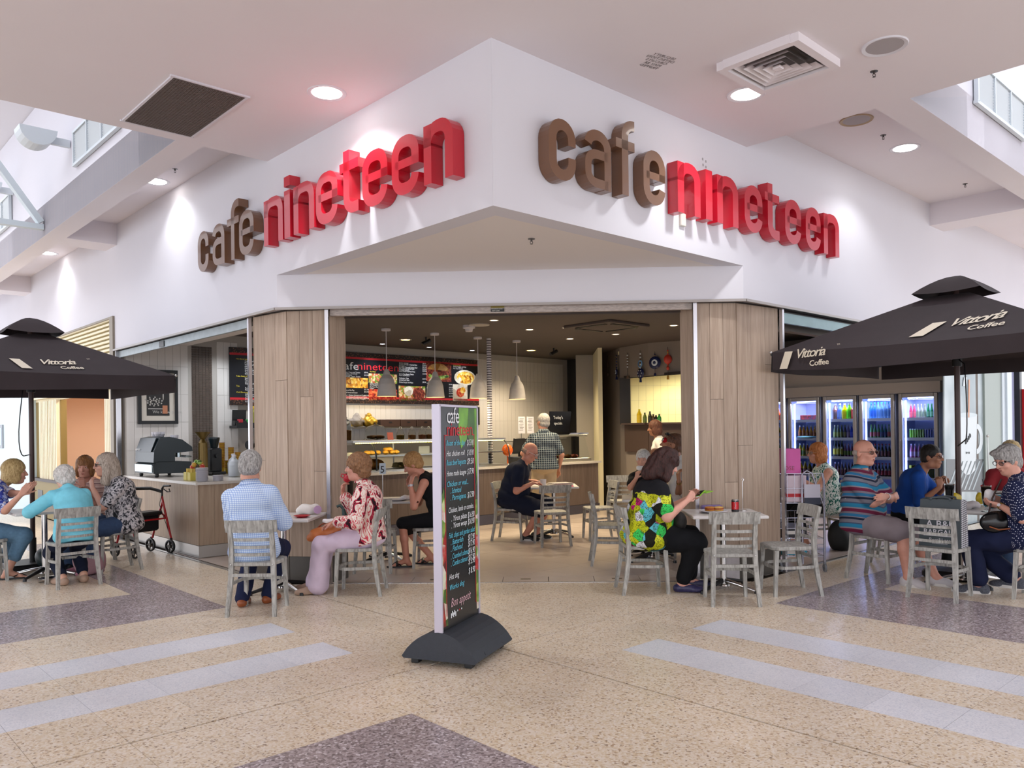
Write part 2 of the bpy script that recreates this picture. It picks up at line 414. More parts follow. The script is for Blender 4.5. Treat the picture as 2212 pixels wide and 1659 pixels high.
# ------------------------------------------------------------------ fascia walls above the shop front
FB, FS, ZC, ZK = 2.695, 3.01, 4.155, 4.45
def wall_strip(mb, axis, a, b, z0, z1, t=.18):
    """axis 'u': wall on the plane u=0 running in v; 'v': wall on v=0 running in u"""
    if axis == 'u': P = [UVW(0, a), UVW(0, b), UVW(t, b), UVW(t, a)]
    else: P = [UVW(a, 0), UVW(a, t), UVW(b, t), UVW(b, 0)]
    mb.prism([(p.x, p.y) for p in P], z0, z1)
mb = MB(); mb.prism([tuple(UVW(u, v).xy) for u, v in ((0, 0), (0, 3.165), (.18, 3.165), (.18, .18))], FS, ZK); wall_strip(mb, 'u', 3.165, 8.17, FB, ZK); wall_strip(mb, 'u', 8.17, 22, 3.167, ZK)
struct('wall_left', mb, M_white)
mb = MB(); mb.prism([tuple(UVW(u, v).xy) for u, v in ((.0005, 0), (.18, .1795), (3.165, .18), (3.165, 0))], FS, ZK); wall_strip(mb, 'v', 3.165, 18, FB, ZK)
struct('wall_right', mb, M_white)
mb = MB(); P = [UVW(0, 3.165), UVW(3.165, 0), UVW(3.165, .17), UVW(.17, 3.165)]
mb.prism([(p.x, p.y) for p in P], FB, FS + .05); struct('wall_front', mb, M_white)
mb = MB(); mb.prism([tuple(UVW(u, v).xy) for u, v in ((.17, .17), (3.0, .17), (.17, 3.0))], FS + .002, FS + .06); struct('ceiling_soffit', mb, M_soff)
mb = MB()
for a, b, n in ((UVW(-.015, 3.18), UVW(-.015, 8.15), 0), (UVW(3.18, -.015), UVW(10.5, -.015), 0), (UVW(-.015, 3.18), UVW(3.18, -.015), 0)):
    mb.bar((a.x, a.y, FB - .012), (b.x, b.y, FB - .012), .03, .024, up=(0, 0, 1))
mb.v = mb.v; struct('trim_3', mb, M_trim)
# roller door laths and tracks
def roller(name, a, b, m, label, z0=2.585, z1=2.665, d=.05):
    r = thing(name, label, 'roller door', (0, 0, 0))
    mb = MB(); mb.bar((a.x, a.y, (z0 + z1) / 2), (b.x, b.y, (z0 + z1) / 2), d, z1 - z0, up=(0, 0, 1)) if False else mb.prism([(a.x, a.y), (b.x, b.y), (b.x + (NU.x + NV.x) * d * .5, b.y + d), (a.x, a.y + d)], z0, z1)
    obj('bottom_rail', mb, m, r); mb = MB()
    mb.prism([(a.x, a.y + .08), (b.x, b.y + .08), (b.x, b.y + .3), (a.x, a.y + .3)], z1 - .02, z1 + .03); obj('slot_lining', mb, M_darkskirt, r)
    return r
r1 = roller('roller_door', Vector((-2.06, YT - .005, 0)), Vector((1.45, YT - .005, 0)), M_lathe2, 'raised white roller door, its chipped bottom rail across the main entrance', 2.615, 2.69)
mb = MB(); mb.box((-.42, YT - .012, 2.64), (.13, .006, .03), mi=0); mb.box((-.42, YT - .012, 2.672), (.13, .006, .022), mi=1)
add_text(mb, 'AUTOMATIC DOOR', plane_m((-.48, YT - .016, 2.647), (1, 0, 0), (0, 0, 1)), .012, 2); add_text(mb, 'KEEP CLEAR', plane_m((-.475, YT - .016, 2.63), (1, 0, 0), (0, 0, 1)), .014, 2)
obj('maker_plate', mb, [M_black, mat('plate_yellow', '#8a7a30', .5), mat('plate_letter', '#d8d4c8', .5)], r1)
r2 = roller('roller_door', UVW(.03, 8.05), UVW(.03, 3.84), M_lathe, 'raised grey roller door above the coffee counter', 2.575, 2.665)
mb = MB(); q = UVW(.022, 6.35); mb.box((q.x, q.y, 2.62), (.004, .16, .075), A45); obj('notice', mb, M_black, r2)
r3 = roller('roller_door', UVW(3.93, .03), UVW(9.2, .03), mat('lath_blue', '#93aeb0', .45, .3, noise=(6, .08)), 'raised pale blue roller door above the drinks fridges', 2.535, 2.64)
mb = MB()
for p, q in (((-2.085, YT - .02), .03), ((1.47, YT - .02), .03)): mb.box((p[0], p[1], 1.34), (.035, .05, 2.68))
p = UVW(.02, 3.83); mb.box((p.x, p.y, 1.34), (.035, .035, 2.68), A45)
p = UVW(.02, 8.07); mb.box((p.x, p.y, 1.34), (.06, .05, 2.68), A45)
p = UVW(3.915, .02); mb.box((p.x, p.y, 1.34), (.035, .035, 2.68), A45)
struct('trim_4', mb, M_chrome)
# ------------------------------------------------------------------ timber clad pillars
def board_face(parent, a, b, n, splits, z0=.02, z1=2.675, t=.014, base=.26):
    """n upright boards on the face a-b (outside on the right-hand side of a->b), split at given heights"""
    a, b = Vector((a[0], a[1], 0)), Vector((b[0], b[1], 0)); d = (b - a).normalized(); nrm = Vector((d.y, -d.x, 0)); L = (b - a).length; w = L / n
    for i in range(n):
        zs = [base if base else z0] + splits[i % len(splits)] + [z1]
        for k in range(len(zs) - 1):
            c = a + d * (w * (i + .5)); m = Matrix((d, -nrm, Vector((0, 0, 1)))).transposed(); h = zs[k + 1] - zs[k]
            o = obj('board', MB().box((0, 0, 0), (w - .003, t, h - .003)), M_timber, parent); o.matrix_local = Matrix.Translation(c + nrm * (t / 2) + Vector((0, 0, (zs[k] + zs[k + 1]) / 2))) @ m.to_4x4()
    if base:
        c = (a + b) / 2 + nrm * .004; m = Matrix((d, -nrm, Vector((0, 0, 1)))).transposed()
        o = obj('plinth', MB().box((0, 0, 0), (L, .016, base - .004)), M_darkskirt, parent); o.matrix_local = Matrix.Translation(c + Vector((0, 0, base / 2))) @ m.to_4x4()
def pillar(name, poly, faces):
    p = struct(name, MB().prism(poly, 0, 2.69), M_darkskirt)
    for i, n, sp in faces: board_face(p, poly[i], poly[(i + 1) % len(poly)], n, sp)
    return p
A = UVW(.06, 3.80); B = (-2.50, YT + .055); Cc = (-2.11, YT + .02); Dd = (-2.0, YT + .32); Ee = UVW(.55, 3.55)
pillar('wall_pillar_left', [(A.x, A.y), B, Cc, Dd, (Ee.x, Ee.y)], [(0, 3, [[1.2], [], [2.0]]), (1, 3, [[], [1.83], [1.1]]), (2, 2, [[]])])
A = UVW(3.885, .06); B = (1.875, YT + .055); Cc = (1.49, YT + .02); Dd = (1.40, YT + .32); Ee = UVW(3.55, .55)
pillar('wall_pillar_right', [(Cc[0], Cc[1]), B, (A.x, A.y), (Ee.x, Ee.y), Dd], [(0, 3, [[], [1.75], [.95]]), (1, 3, [[1.3], [], [2.1]]), (4, 2, [[]])])
kp = thing('kick_plate', 'low white scuffed plate against the foot of the right timber pillar', 'plate', (1.72, YT + .0, 0))
obj('panel', MB().box((0, -.0, .14), (.3, .012, .24)), mat('scuffed_white', '#c9c3c6', .6, noise=(12, .15)), kp)
# ------------------------------------------------------------------ mall ceiling, coffers, skylight wells
def rect(mb, u0, u1, v0, v1, z0, z1): mb.prism([tuple(UVW(u, v).xy) for u, v in ((u0, v0), (u1, v0), (u1, v1), (u0, v1))], z0, z1)
mb = MB(); T = .42
rect(mb, -11, 0, -11, 3.335, ZC, ZC + T); rect(mb, 0, 3.255, -11, 0, ZC, ZC + T); rect(mb, 3.255, 17, -11, -5.6, ZC, ZC + T)
rect(mb, -11, -5.0, 3.335, 22, ZC, ZC + T)
rect(mb, -.89, -.64, 3.335, 22, ZC, ZC + T); rect(mb, 3.255, 18, -1.5, -1.22, ZC, ZC + T)
for v in (7.98, 13.0, 18): rect(mb, -.64, 0, v, v + .5, ZC, ZC + .35)
for u in (7.86, 12.8): rect(mb, u, u + .5, -1.22, 0, ZC, ZC + .35)
struct('ceiling', mb, M_ceilw)
mb = MB(); rect(mb, -.66, .1, 3.3, 22, ZK, ZK + .05); rect(mb, 3.2, 18, -1.24, .1, ZK, ZK + .05); struct('ceiling_coffer', mb, M_ceilw)
mb = MB(); rect(mb, -.89, -.80, 3.335, 22, ZC + .001, 6.0); rect(mb, -5.0, -4.9, 3.335, 22, ZC + .001, 6.4); rect(mb, -5, -.8, 3.25, 3.335, ZC + .001, 6.4); struct('wall_skylight_left', mb, M_white)
mb = MB(); rect(mb, 3.255, 18, -1.5, -1.41, ZC + .001, 6.0); rect(mb, 3.255, 18, -5.7, -5.6, ZC + .001, 6.4); rect(mb, 3.17, 3.255, -5.6, -1.5, ZC + .001, 6.4); struct('wall_skylight_right', mb, M_white)
# sloped lining above the left well wall
mb = MB(); a, b = UVW(-.85, 3.3, 6.0), UVW(-.85, 22, 6.0); c, d = UVW(-2.0, 22, 6.55), UVW(-2.0, 3.3, 6.55); mb.add([a, b, c, d, a + Vector((0, 0, .08)), b + Vector((0, 0, .08)), c + Vector((0, 0, .08)), d + Vector((0, 0, .08))], [(0, 1, 2, 3), (7, 6, 5, 4), (0, 4, 5, 1), (3, 2, 6, 7)]); struct('ceiling_slope', mb, M_white)
# ------------------------------------------------------------------ cafe interior shell
VB = 8.05; ZI = 3.0
wb = struct('wall_back', MB().prism([tuple(UVW(u, v).xy) for u, v in ((.1, VB), (9.3, VB), (9.3, VB + .12), (.1, VB + .12))], 0, ZI), M_grout)
# upright white tiles 11 x 41 cm, left out where the mosaic strip and the boards hang
tl = MB().box((0, 0, 0), (.107, .012, .407)).mesh('wall_tile', M_wt); tsz = []
for i in range(82):
    for j in range(8):
        u, z = .17 + i * .11, .02 + .41 * (j + .5)
        if z + .2 > ZI + .2 or z < .8 or 1.0 < u < 1.38: continue
        if 3.4 < u < 6.65 and 2.1 < z < 2.75: continue
        if 1.75 < u < 3.3: continue
        if u > 9.2 or z > 2.9: continue
        vis = u < 1.0 or 1.38 < u < 1.9 or (3.6 < u and z > 1.2)
        tsz.append((not vis, u + z, u, z))
tsz.sort(); rest = MB(); n_ = 0
for hid, _, u, z in tsz:
    if hid: continue
    c = UVW(u, VB - .005, z)
    if n_ < 298: o = obj('wall_tile', tl, None, wb); o.location = c; o.rotation_euler = (0, 0, A45); n_ += 1
    else: rest.box(c, (.107, .012, .407), A45)
o = obj('tile_field', rest, M_wt, wb); o['kind'] = 'stuff'
M_mos = mat('brown_mosaic', '#574a41', .4, noise=(14, .2)); ms = MB()
for i in range(6):
    for j in range(52): ms.box(UVW(1.055 + i * .051 + .026, VB - .006, .95 + j * .036), (.047, .014, .032), A45)
mo = thing('mosaic_strip', 'tall dark brown mosaic strip on the tiled wall above the coffee machine', 'tiles'); x = obj('mosaic', ms, M_mos, mo); x['kind'] = 'stuff'
# ceiling, dark; light bulkhead over the coffee bar
mb = MB(); mb.prism([tuple(UVW(u, v).xy) for u, v in ((.17, 3.0), (3.0, .17), (20, .17), (20, 8.17), (.17, 8.17))], ZI, ZI + .06)
struct('ceiling_cafe', mb, M_dceil)
mb = MB(); rect(mb, .05, .95, 3.9, 8.05, 2.80, 2.83); mb.prism([tuple(UVW(u, v).xy) for u, v in ((.95, 3.9), (1.0, 3.9), (1.0, 8.05), (.95, 8.05))], 2.8, 3.0); struct('ceiling_bulkhead', mb, M_soff)
mb = MB(); mb.prism([(-2.2, YT + .3), (1.6, YT + .3), (1.6, YT + .36), (-2.2, YT + .36)], 2.63, 3.0); struct('wall_header', mb, M_dceil)
mb = MB(); rect(mb, 3.9, 9.4, .2, .3, 2.5, 3.0); struct('wall_header_right', mb, M_gwall)
# dark pier, corridor and curved greige wall with the kitchen hatch
M_pier = mat('dark_pier', '#2f2b29', .5)
struct('wall_pier', MB().prism([tuple(UVW(u, v).xy) for u, v in ((9.29, 7.56), (9.29, 8.2), (9.5, 8.2), (9.5, 7.56))], 0, ZI), M_pier)
M_cor = mat('corridor_cream', '#e6dcb4', .6)
mb = MB(); rect(mb, 10.6, 10.7, 6.0, 9.4, 0, ZI); rect(mb, 9.3, 10.6, 8.6, 8.7, 0, ZI); struct('wall_corridor', mb, M_cor)
HW = [on_floor(x, y, ZI) for x, y in ((1285, 772), (1338, 751), (1400, 741), (1478, 735), (1600, 722))]
def hw(i, t): return HW[i].lerp(HW[i + 1], t)
def hpx(x, z):
    """point of the curved wall seen at pixel column x, height z"""
    for i in range(len(HW) - 1):
        d = (HW[i + 1] - HW[i]); n = Vector((d.y, -d.x, 0)).normalized(); p = on_plane(x, 850, HW[i], n); t = (p - HW[i]).dot(d) / d.length_squared
        if t <= 1 or i == len(HW) - 2: return Vector((p.x, p.y, z)), d.normalized(), n
mb = MB(); T = Vector((.05, .14, 0))
def seg(mb, a, b, z0, z1, t=T): mb.prism([(a.x, a.y), (b.x, b.y), (b.x + t.x, b.y + t.y), (a.x + t.x, a.y + t.y)], z0, z1)
wl, _, _ = hpx(1350, 0); wr, _, _ = hpx(1485, 0)
ks = [HW[0], HW[1], wl]; ke = [HW[1], wl, HW[2]]
seg(mb, HW[0], HW[1], 0, ZI); seg(mb, HW[1], wl, 0, ZI)
for a, b in ((wl, HW[2]), (HW[2], HW[3]), (HW[3], wr)): seg(mb, a, b, 2.42, ZI); seg(mb, a, b, 0, 1.55)
seg(mb, wr, HW[4], 0, ZI); seg(mb, HW[4], UVW(9.75, 3.3), 0, ZI); rect(mb, 9.75, 9.85, 0.05, 3.3, 0, ZI)
struct('wall_kitchen', mb, M_gwall)
mb = MB()
for a, b in ((wl, HW[2]), (HW[2], HW[3]), (HW[3], wr)): mb.bar((a.x, a.y - .06, 1.56), (b.x, b.y - .06, 1.56), .22, .03, up=(0, 0, 1)); mb.bar((a.x, a.y - .035, 1.3), (b.x, b.y - .035, 1.3), .05, .5, up=(0, 0, 1))
ht = thing('serving_hatch', 'dark brown ledge and panel under the bright kitchen hatch', 'hatch'); obj('ledge', mb, mat('hatch_brown', '#4d3c36', .5), ht)
mb = MB(); mb.bar((wl.x, wl.y - .01, 1.55), (wl.x, wl.y - .01, 2.42), .05, .2); mb.bar((wl.x, wl.y, 2.43), (wr.x, wr.y - .15, 2.43), .05, .05, up=(0, 0, 1)); obj('frame', mb, M_pier, ht)
kb = HW[2] + Vector((.8, 2.2, 0)); kt = struct('wall_kitchen_back', MB().box((kb.x + .5, kb.y, 1.5), (5, .1, 3)), M_grout)
M_kt = mat('kitchen_tile', '#ece6c6', .25)
ktm = MB().box((0, 0, 0), (.147, .012, .297)).mesh('wall_tile', M_kt)
for i in range(22):
    for j in range(6): o = obj('wall_tile', ktm, None, kt); o.location = (kb.x - 1.4 + i * .15, kb.y - .055, 1.0 + j * .3)
mb = MB(); mb.prism([(wl.x - .1, wl.y + .16), (wl.x + 4, wl.y + .16), (wl.x + 4, kb.y), (wl.x - .1, kb.y)], 2.87, 2.93); struct('ceiling_kitchen', mb, M_cor)
mb = MB(); mb.box((wl.x - .45, wl.y + 1.2, 1.5), (.08, 2.2, 3)); struct('wall_kitchen_side', mb, M_cor)
# right-hand wall of the shop behind the fridges
# ------------------------------------------------------------------ coffee bar and food counter
def boards(parent, a, b, n, z0, z1, m=M_timber2, t=.012):
    a, b = Vector((a[0], a[1], 0)), Vector((b[0], b[1], 0)); d = (b - a).normalized(); nrm = Vector((d.y, -d.x, 0)); w = (b - a).length / n
    mm = Matrix((d, -nrm, Vector((0, 0, 1)))).transposed().to_4x4(); me = MB().box((0, 0, 0), (w - .002, t, z1 - z0)).mesh('board', m)
    for i in range(n): o = obj('board', me, None, parent); o.matrix_local = Matrix.Translation(a + d * (w * (i + .5)) + nrm * t / 2 + Vector((0, 0, (z0 + z1) / 2))) @ mm
def uvp(u, v): p = UVW(u, v); return (p.x, p.y)
cb = thing('coffee_counter', 'oak boarded coffee counter with pale stone top, behind the red walking frame', 'counter')
obj('carcass', MB().prism([uvp(.12, 8.03), uvp(.12, 5.46), uvp(2.1, 5.46), uvp(2.1, 5.9), uvp(.75, 5.9), uvp(.75, 8.03)], .01, .87), M_darkskirt, cb)
boards(cb, uvp(.12, 8.03), uvp(.12, 5.46), 14, .15, .868); boards(cb, uvp(.12, 5.46), uvp(2.1, 5.46), 11, .15, .868)
mb = MB(); mb.prism([uvp(.105, 8.03), uvp(.105, 5.445), uvp(2.1, 5.445), uvp(2.1, 5.46), uvp(.12, 5.46), uvp(.12, 8.03)], .005, .145); obj('kick_strip', mb, M_steel, cb)
mb = MB(); mb.prism([uvp(.06, 8.03), uvp(.06, 5.40), uvp(2.1, 5.40), uvp(2.1, 5.95), uvp(.8, 5.95), uvp(.8, 8.03)], .872, .905); obj('worktop', mb, M_ctop, cb)
fc = thing('food_counter', 'long oak fronted food counter with stone top inside the cafe', 'counter')
obj('carcass', MB().prism([uvp(2.2, 5.42), uvp(7.25, 5.42), uvp(7.25, 6.1), uvp(2.2, 6.1)], .01, .87), M_darkskirt, fc)
boards(fc, uvp(2.2, 5.42), uvp(7.25, 5.42), 28, .16, .868, timber('counter_dark', '#54473f', '#665850', '#746660')); boards(fc, uvp(7.25, 5.42), uvp(7.25, 6.1), 4, .16, .868)
mb = MB(); mb.prism([uvp(2.2, 5.40), uvp(7.27, 5.40), uvp(7.27, 5.42), uvp(2.2, 5.42)], .005, .155); obj('kick_strip', mb, mat('dark_steel', '#5b5a66', .35, .6), fc)
mb = MB(); mb.prism([uvp(2.2, 5.37), uvp(7.3, 5.37), uvp(7.3, 6.1), uvp(2.2, 6.1)], .872, .905); obj('worktop', mb, M_ctop, fc)
# glass display case standing on the counter
dc = thing('display_case', 'lit glass display case of cakes on the food counter', 'display')
M_pane = mat('case_glass', '#e9f0ee', .03, trans=1., ior=1.02)
def sh(name, u0, u1, v0, v1, z, t, m): mb = MB(); rect(mb, u0, u1, v0, v1, z, z + t); return obj(name, mb, m, dc)
sh('shelf', 2.3, 5.15, 5.55, 6.05, 1.325, .03, M_steel); sh('shelf', 2.3, 5.15, 5.6, 6.0, 1.12, .02, M_steel); sh('deck', 2.3, 5.15, 5.5, 6.05, .906, .03, M_steel)
mb = MB(); led = MB()
for u in (2.3, 3.25, 4.2, 5.14): mb = MB(); mb.bar(UVW(u, 5.98, .93), UVW(u, 5.98, 1.33), .02, .02); obj('upright', mb, M_steel, dc)
for k in range(96): led.box(UVW(2.35 + k * .029, 5.56, 1.318), (.012, .012, .012), A45)
o = obj('light_strip', led, mat('led_yellow', '#ffffff', .5, emit='#ffe070', es=8), dc); o['kind'] = 'stuff'
_l = bpy.data.lights.new('case_light', 'AREA'); _l.shape = 'RECTANGLE'; _l.size = 2.7; _l.size_y = .04; _l.energy = 16; _l.color = (1, .88, .55); _o = bpy.data.objects.new('case_light', _l); COL.objects.link(_o); _o.location = UVW(3.75, 5.62, 1.31); _o.rotation_euler = (0, 0, A45)
def curve_pane(u): return [UVW(u, 5.46, .93), UVW(u, 5.46, 1.05), UVW(u, 5.48, 1.18), UVW(u, 5.54, 1.28), UVW(u, 5.62, 1.325)]
for u0, u1 in ((2.3, 3.25), (3.25, 4.2), (4.2, 5.15)):
    A_, B_ = curve_pane(u0 + .005), curve_pane(u1 - .005); mb = MB()
    for i in range(4): mb.quad(A_[i], B_[i], B_[i + 1], A_[i + 1])
    obj('pane', mb, M_pane, dc)
for u in (2.62, 5.15): mb = MB(); mb.tube(curve_pane(u), .012, 6); obj('pane_edge', mb, M_black, dc)
# ------------------------------------------------------------------ menu boards on the back wall
M_bk = mat('board_black', '#0e1018', .35); M_red = mat('print_red', '#c8202c', .5); M_wht = mat('print_white', '#e6e4e2', .5); M_yel = mat('print_yellow', '#d8c23a', .5)
g = NT('coffee_bean_print', .5); co = g.coord('Object'); g.col(g.ramp(g.vor(co, 38), [(0, '#b58c6a'), (.25, '#5a3322'), (.5, '#1d100c')])); M_bean = g.m
def food(name, stops, sc=22):
    g = NT(name, .45); co = g.coord('Object'); c = g.sep(g.vor(co, sc, out='Color'))[0]; n = g.noise(co, sc * 1.3, 4)
    g.col(g.ramp(g.math('ADD', g.math('MULTIPLY', c, .6), g.math('MULTIPLY', n, .45)), stops)); return g.m
F_pasta = food('print_pasta', [(.2, '#6a2a14'), (.4, '#d88a24'), (.6, '#e8b53a'), (.8, '#f3dc8a')])
F_salad = food('print_salad', [(.2, '#2d4a18'), (.4, '#8aa83a'), (.55, '#c83a2a'), (.7, '#e8d8b0'), (.85, '#d8a050')])
F_meat = food('print_meat', [(.2, '#3a120e'), (.5, '#7a2a20'), (.8, '#a8503a')], 40)
F_bun = food('print_bun', [(.2, '#8a4a1c'), (.5, '#c88a3c'), (.85, '#e8c080')], 10)
F_veg = food('print_greens', [(.2, '#23401a'), (.5, '#5f8f2c'), (.85, '#b8d070')], 30)
F_red = food('print_redfood', [(.2, '#5a1410'), (.5, '#c03020'), (.85, '#e88a50')], 26)
F_cream = food('print_cream', [(.2, '#b8a890'), (.6, '#e8dcc8'), (.9, '#f4ecdc')], 8)
VBD = VB - .03
def board_axes(): return NU, Vector((0, 0, 1))
def upx(x, y): p = on_v(x, y, VBD - .02); return uv_of(p)[0], p.z
class Board:
    def __init__(s, name, label, u0, u1, z0, z1):
        s.t = thing(name, label, 'menu board'); s.u0, s.u1, s.z0, s.z1 = u0, u1, z0, z1
        mb = MB(); rect(mb, u0, u1, VBD - .012, VBD + .025, z0, z1); obj('panel', mb, M_bk, s.t); s.txt = MB()
    def fill(s, name, u0, u1, z0, z1, m, lift=.002, poly=None):
        if poly is None: poly = [(u0, z0), (u1, z0), (u1, z1), (u0, z1)]
        mb = MB(); P = [UVW(u, VBD - .012 - lift, z) for u, z in poly]; n = len(P); B = [p + NV * lift * .8 for p in P]
        mb.add(P + B, [tuple(range(n))] + [(i, n + i, n + (i + 1) % n, (i + 1) % n) for i in range(n)]); return obj(name, mb, m, s.t)
    def ell(s, name, u, z, a, b, m, lift, n=18, t0=0., t1=2 * PI): return s.fill(name, 0, 0, 0, 0, m, lift, [(u + a * math.cos(t0 + (t1 - t0) * i / n), z + b * math.sin(t0 + (t1 - t0) * i / n)) for i in range(n)])
    def text(s, body, u, z, size, mi=0, wfit=None, **kw): add_text(s.txt, body, plane_m(UVW(u, VBD - .018, z), NU, (0, 0, 1)), size, mi, wfit=wfit, **kw)
    def done(s): obj('lettering', s.txt, [M_wht, M_red, M_yel], s.t)['kind'] = 'stuff'
    def borders(s):
        h = .085; s.fill('bean_border', s.u0, s.u1, s.z1 - h, s.z1, M_bean); s.fill('bean_border', s.u0, s.u1, s.z0, s.z0 + h, M_bean)
        s.fill('red_stripe', s.u0, s.u1, s.z1 - h - .035, s.z1 - h, M_red); s.fill('red_stripe', s.u0, s.u1, s.z0 + h, s.z0 + h + .035, M_red)
u0, zt = upx(496, 749); _, zb = upx(497, 875)
b1 = Board('drinks_board', 'black drinks menu board above the coffee counter', u0, u0 + 1.35, zb, zt); b1.borders(); z = zt - .19; us = u0 + .10
for head, rows in (('Hot Beverages', ['Cup of Coffee', 'Mug', 'Vienna Coffee', 'Mocha', 'Macchiato', 'Short Black', 'Turkish Coffee', 'Baby Chino']), ('Take Away Coffee', ['Small', 'Medium', 'Large', 'Soy Milk, Almond extra']), ('Tea', ['Pot of Tea P1', 'Pot of Tea P2']), ('Cold Beverages', ['Milk Shakes', 'Thick Shakes', 'Spiders', 'Iced Coffee, Iced Choc', 'Iced Mocha'])):
    b1.text(head, us, z, .034, 2); z -= .029
    for r_ in rows: b1.text(r_, us + .14, z, .032); b1.text('$4.20', us + .52, z, .03); z -= .0285
    z -= .012
b1.done()
ul, zt2 = 3.3, None; ur, zt2 = upx(1034, 778); _, zb2 = upx(1034, 873)
b2 = Board('menu_board', 'wide black food menu board with red lettering and food pictures', ul, ur, zb2 - .02, zt2); b2.borders()
ua = lambda x, y=800: upx(x, y)
def bt(b, body, x, y, h, mi=0, **kw): u, z = upx(x, y); b.text(body, u, z, h, mi, **kw)
bt(b2, 'cafe', 730, 797, .19, 0, wfit=.40); bt(b2, 'nineteen', 771, 798, .19, 1, wfit=.86)
def pic(x0, y0, x1, y1, m, name='food_picture'): a = upx(x0, y1); c = upx(x1, y0); return b2.fill(name, a[0], c[0], a[1], c[1], m)
pic(742, 817, 795, 837, F_pasta); pic(797, 809, 858, 827, F_salad); pic(797, 842, 858, 864, F_red); pic(862, 835, 919, 865, F_salad); pic(921, 785, 975, 823, F_meat); pic(979, 831, 1010, 866, F_cream)
def food_ell(x, y, a, b, m, l, **kw): u, z = upx(x, y); b2.ell('food_picture', u, z, a, b, m, l, **kw)
food_ell(905, 851, .14, .12, F_meat, .003); food_ell(883, 845, .1, .09, F_cream, .004)
food_ell(948, 815, .24, .05, F_bun, .003); food_ell(948, 812, .25, .05, F_veg, .004); food_ell(947, 805, .24, .06, F_meat, .005); food_ell(947, 801, .25, .14, F_bun, .006, t0=0, t1=PI)
food_ell(1005, 816, .27, .15, F_cream, .003); food_ell(1006, 816, .22, .12, F_pasta, .004); food_ell(993, 820, .05, .045, F_cream, .005)
food_ell(995, 848, .1, .09, F_red, .003); food_ell(1000, 843, .07, .06, F_pasta, .004)
for x0, rows in ((745, [(805, 'Ham, Cheese and Tomato'), (808, 'Chicken, Cheese and'), (811, 'Mayonnaise'), (814, 'Avocado, Cheese, Tomato'), (844, 'Soup of the Day'), (849, 'with bread and butter'), (855, 'No. 1 Chicken Schnitzel and Cheese'), (859, 'No. 2 Chicken Parmigiana and Cheese'), (862, 'No. 3 Garlic Cheese and Pineapple')]), (799, [(804, 'Hot Meals'), (830, 'Roast of the Day with Vegetables'), (833, 'Hot Chicken Roll'), (837, 'Hot Roast Beef Roll'), (840, 'Lasagne')]), (862, [(785, 'Chicken Schnitzel'), (788, 'Chicken Schnitzel or Garden Plate'), (791, 'Parmigiana'), (794, 'Butterfish, Chips and Garden Salad'), (797, 'Fish, Chips and Garden Salad'), (800, 'Crumbed Calamari'), (803, 'Lamb, Chicken and Pork Yiros'), (809, 'Works Dog, Bacon, Cheese'), (812, 'Onion and Mustard'), (818, 'Hamburger, Chips'), (822, 'Schnitzel with Salad'), (827, 'Chicken Burger with Mayo')]), (922, [(829, 'Burger with the Lot'), (839, 'Bacon and Egg Roll'), (843, 'Steak Sandwich'), (847, 'Veggie Burger'), (852, 'Fish Burger'), (859, 'Wrap of the Day')]), (979, [(790, 'Children\'s Menu'), (793, 'Chicken Nuggets and Chips'), (797, 'Fish, Chips and Salad')])):
    for y, tx in rows: bt(b2, tx, x0, y, .036, 2 if tx in ('Hot Meals', "Children's Menu") else 0, sx=.8)
for x in (787, 913, 970): [bt(b2, '$%d.90' % (9 + k % 7), x, y, .034) for k, y in enumerate((806, 812, 843, 848, 856, 862) if x == 787 else (787, 791, 795, 799, 803, 809, 820, 827) if x == 913 else (832, 838, 842, 846, 851, 857))]
b2.done()
p0 = upx(1010, 879); p1 = upx(1037, 918)
b3 = Board('potato_board', 'small chalk board listing baked potatoes, half behind the menu stand', p0[0] - .55, p1[0], p1[1], p0[1]); b3.text('Baked potatoes', b3.u1 - .36, b3.z1 - .07, .05, 0)
for k in range(6): b3.text(('with cheese', 'with bacon', 'with coleslaw', 'sour cream', 'the works', '$9.90 each')[k], b3.u1 - .33, b3.z1 - .15 - k * .055, .04, 2 if k > 3 else 0)
b3.done()
# strip of lamps
def down(name, u, v, m, r=.045, label='', group='downlights in the cafe ceiling', z=ZI, ring=M_white):
    t = thing(name, label, 'ceiling light', UVW(u, v, z), 0, group)
    obj('trim_ring', MB().lathe([(r, .0), (r * 1.35, -.004), (r * 1.4, 0)], 16), ring, t); obj('lens', MB().lathe([(r, -.002), (0.0001, -.003)], 16), m, t); return t
def spot(loc, energy, size=2.2, blend=.6, col=(1, .85, .65), rad=.05, rot=(0, 0, 0)):
    l = bpy.data.lights.new('lamp_light', 'SPOT'); l.energy = energy; l.spot_size = size; l.spot_blend = blend; l.color = col; l.shadow_soft_size = rad
    o = bpy.data.objects.new('lamp_light', l); COL.objects.link(o); o.location = loc; o.rotation_euler = rot; return o
M_warm2 = mat('lamp_warm_dim', '#ffffff', .5, emit='#ffe2b0', es=6); M_cool = mat('lamp_cool', '#ffffff', .5, emit='#e8f0ff', es=10)
for i, (x, y, m) in enumerate(((876, 734, 0), (1147, 757, 0), (1067, 692, 2), (1224, 708, 1), (1231, 732, 1), (1330, 722, 1), (1375, 700, 2), (1455, 703, 1), (1144, 712, 1), (1426, 750, 1))):
    p = on_floor(x, y, ZI); u, v = uv_of(p); down('downlight', u, v, (M_warm, M_warm2, M_warm2)[m], (.075, .05, .05)[m], 'round recessed downlight in the dark cafe ceiling' if m else ('large glowing yellow downlight above the menu board' if i == 0 else 'large glowing yellow downlight near the striped pole'), 'downlights in the cafe ceiling' if m else None)
    spot((p.x, p.y, ZI - .03), 105 if m else 190, 2.4, .8, (1, .8, .52))
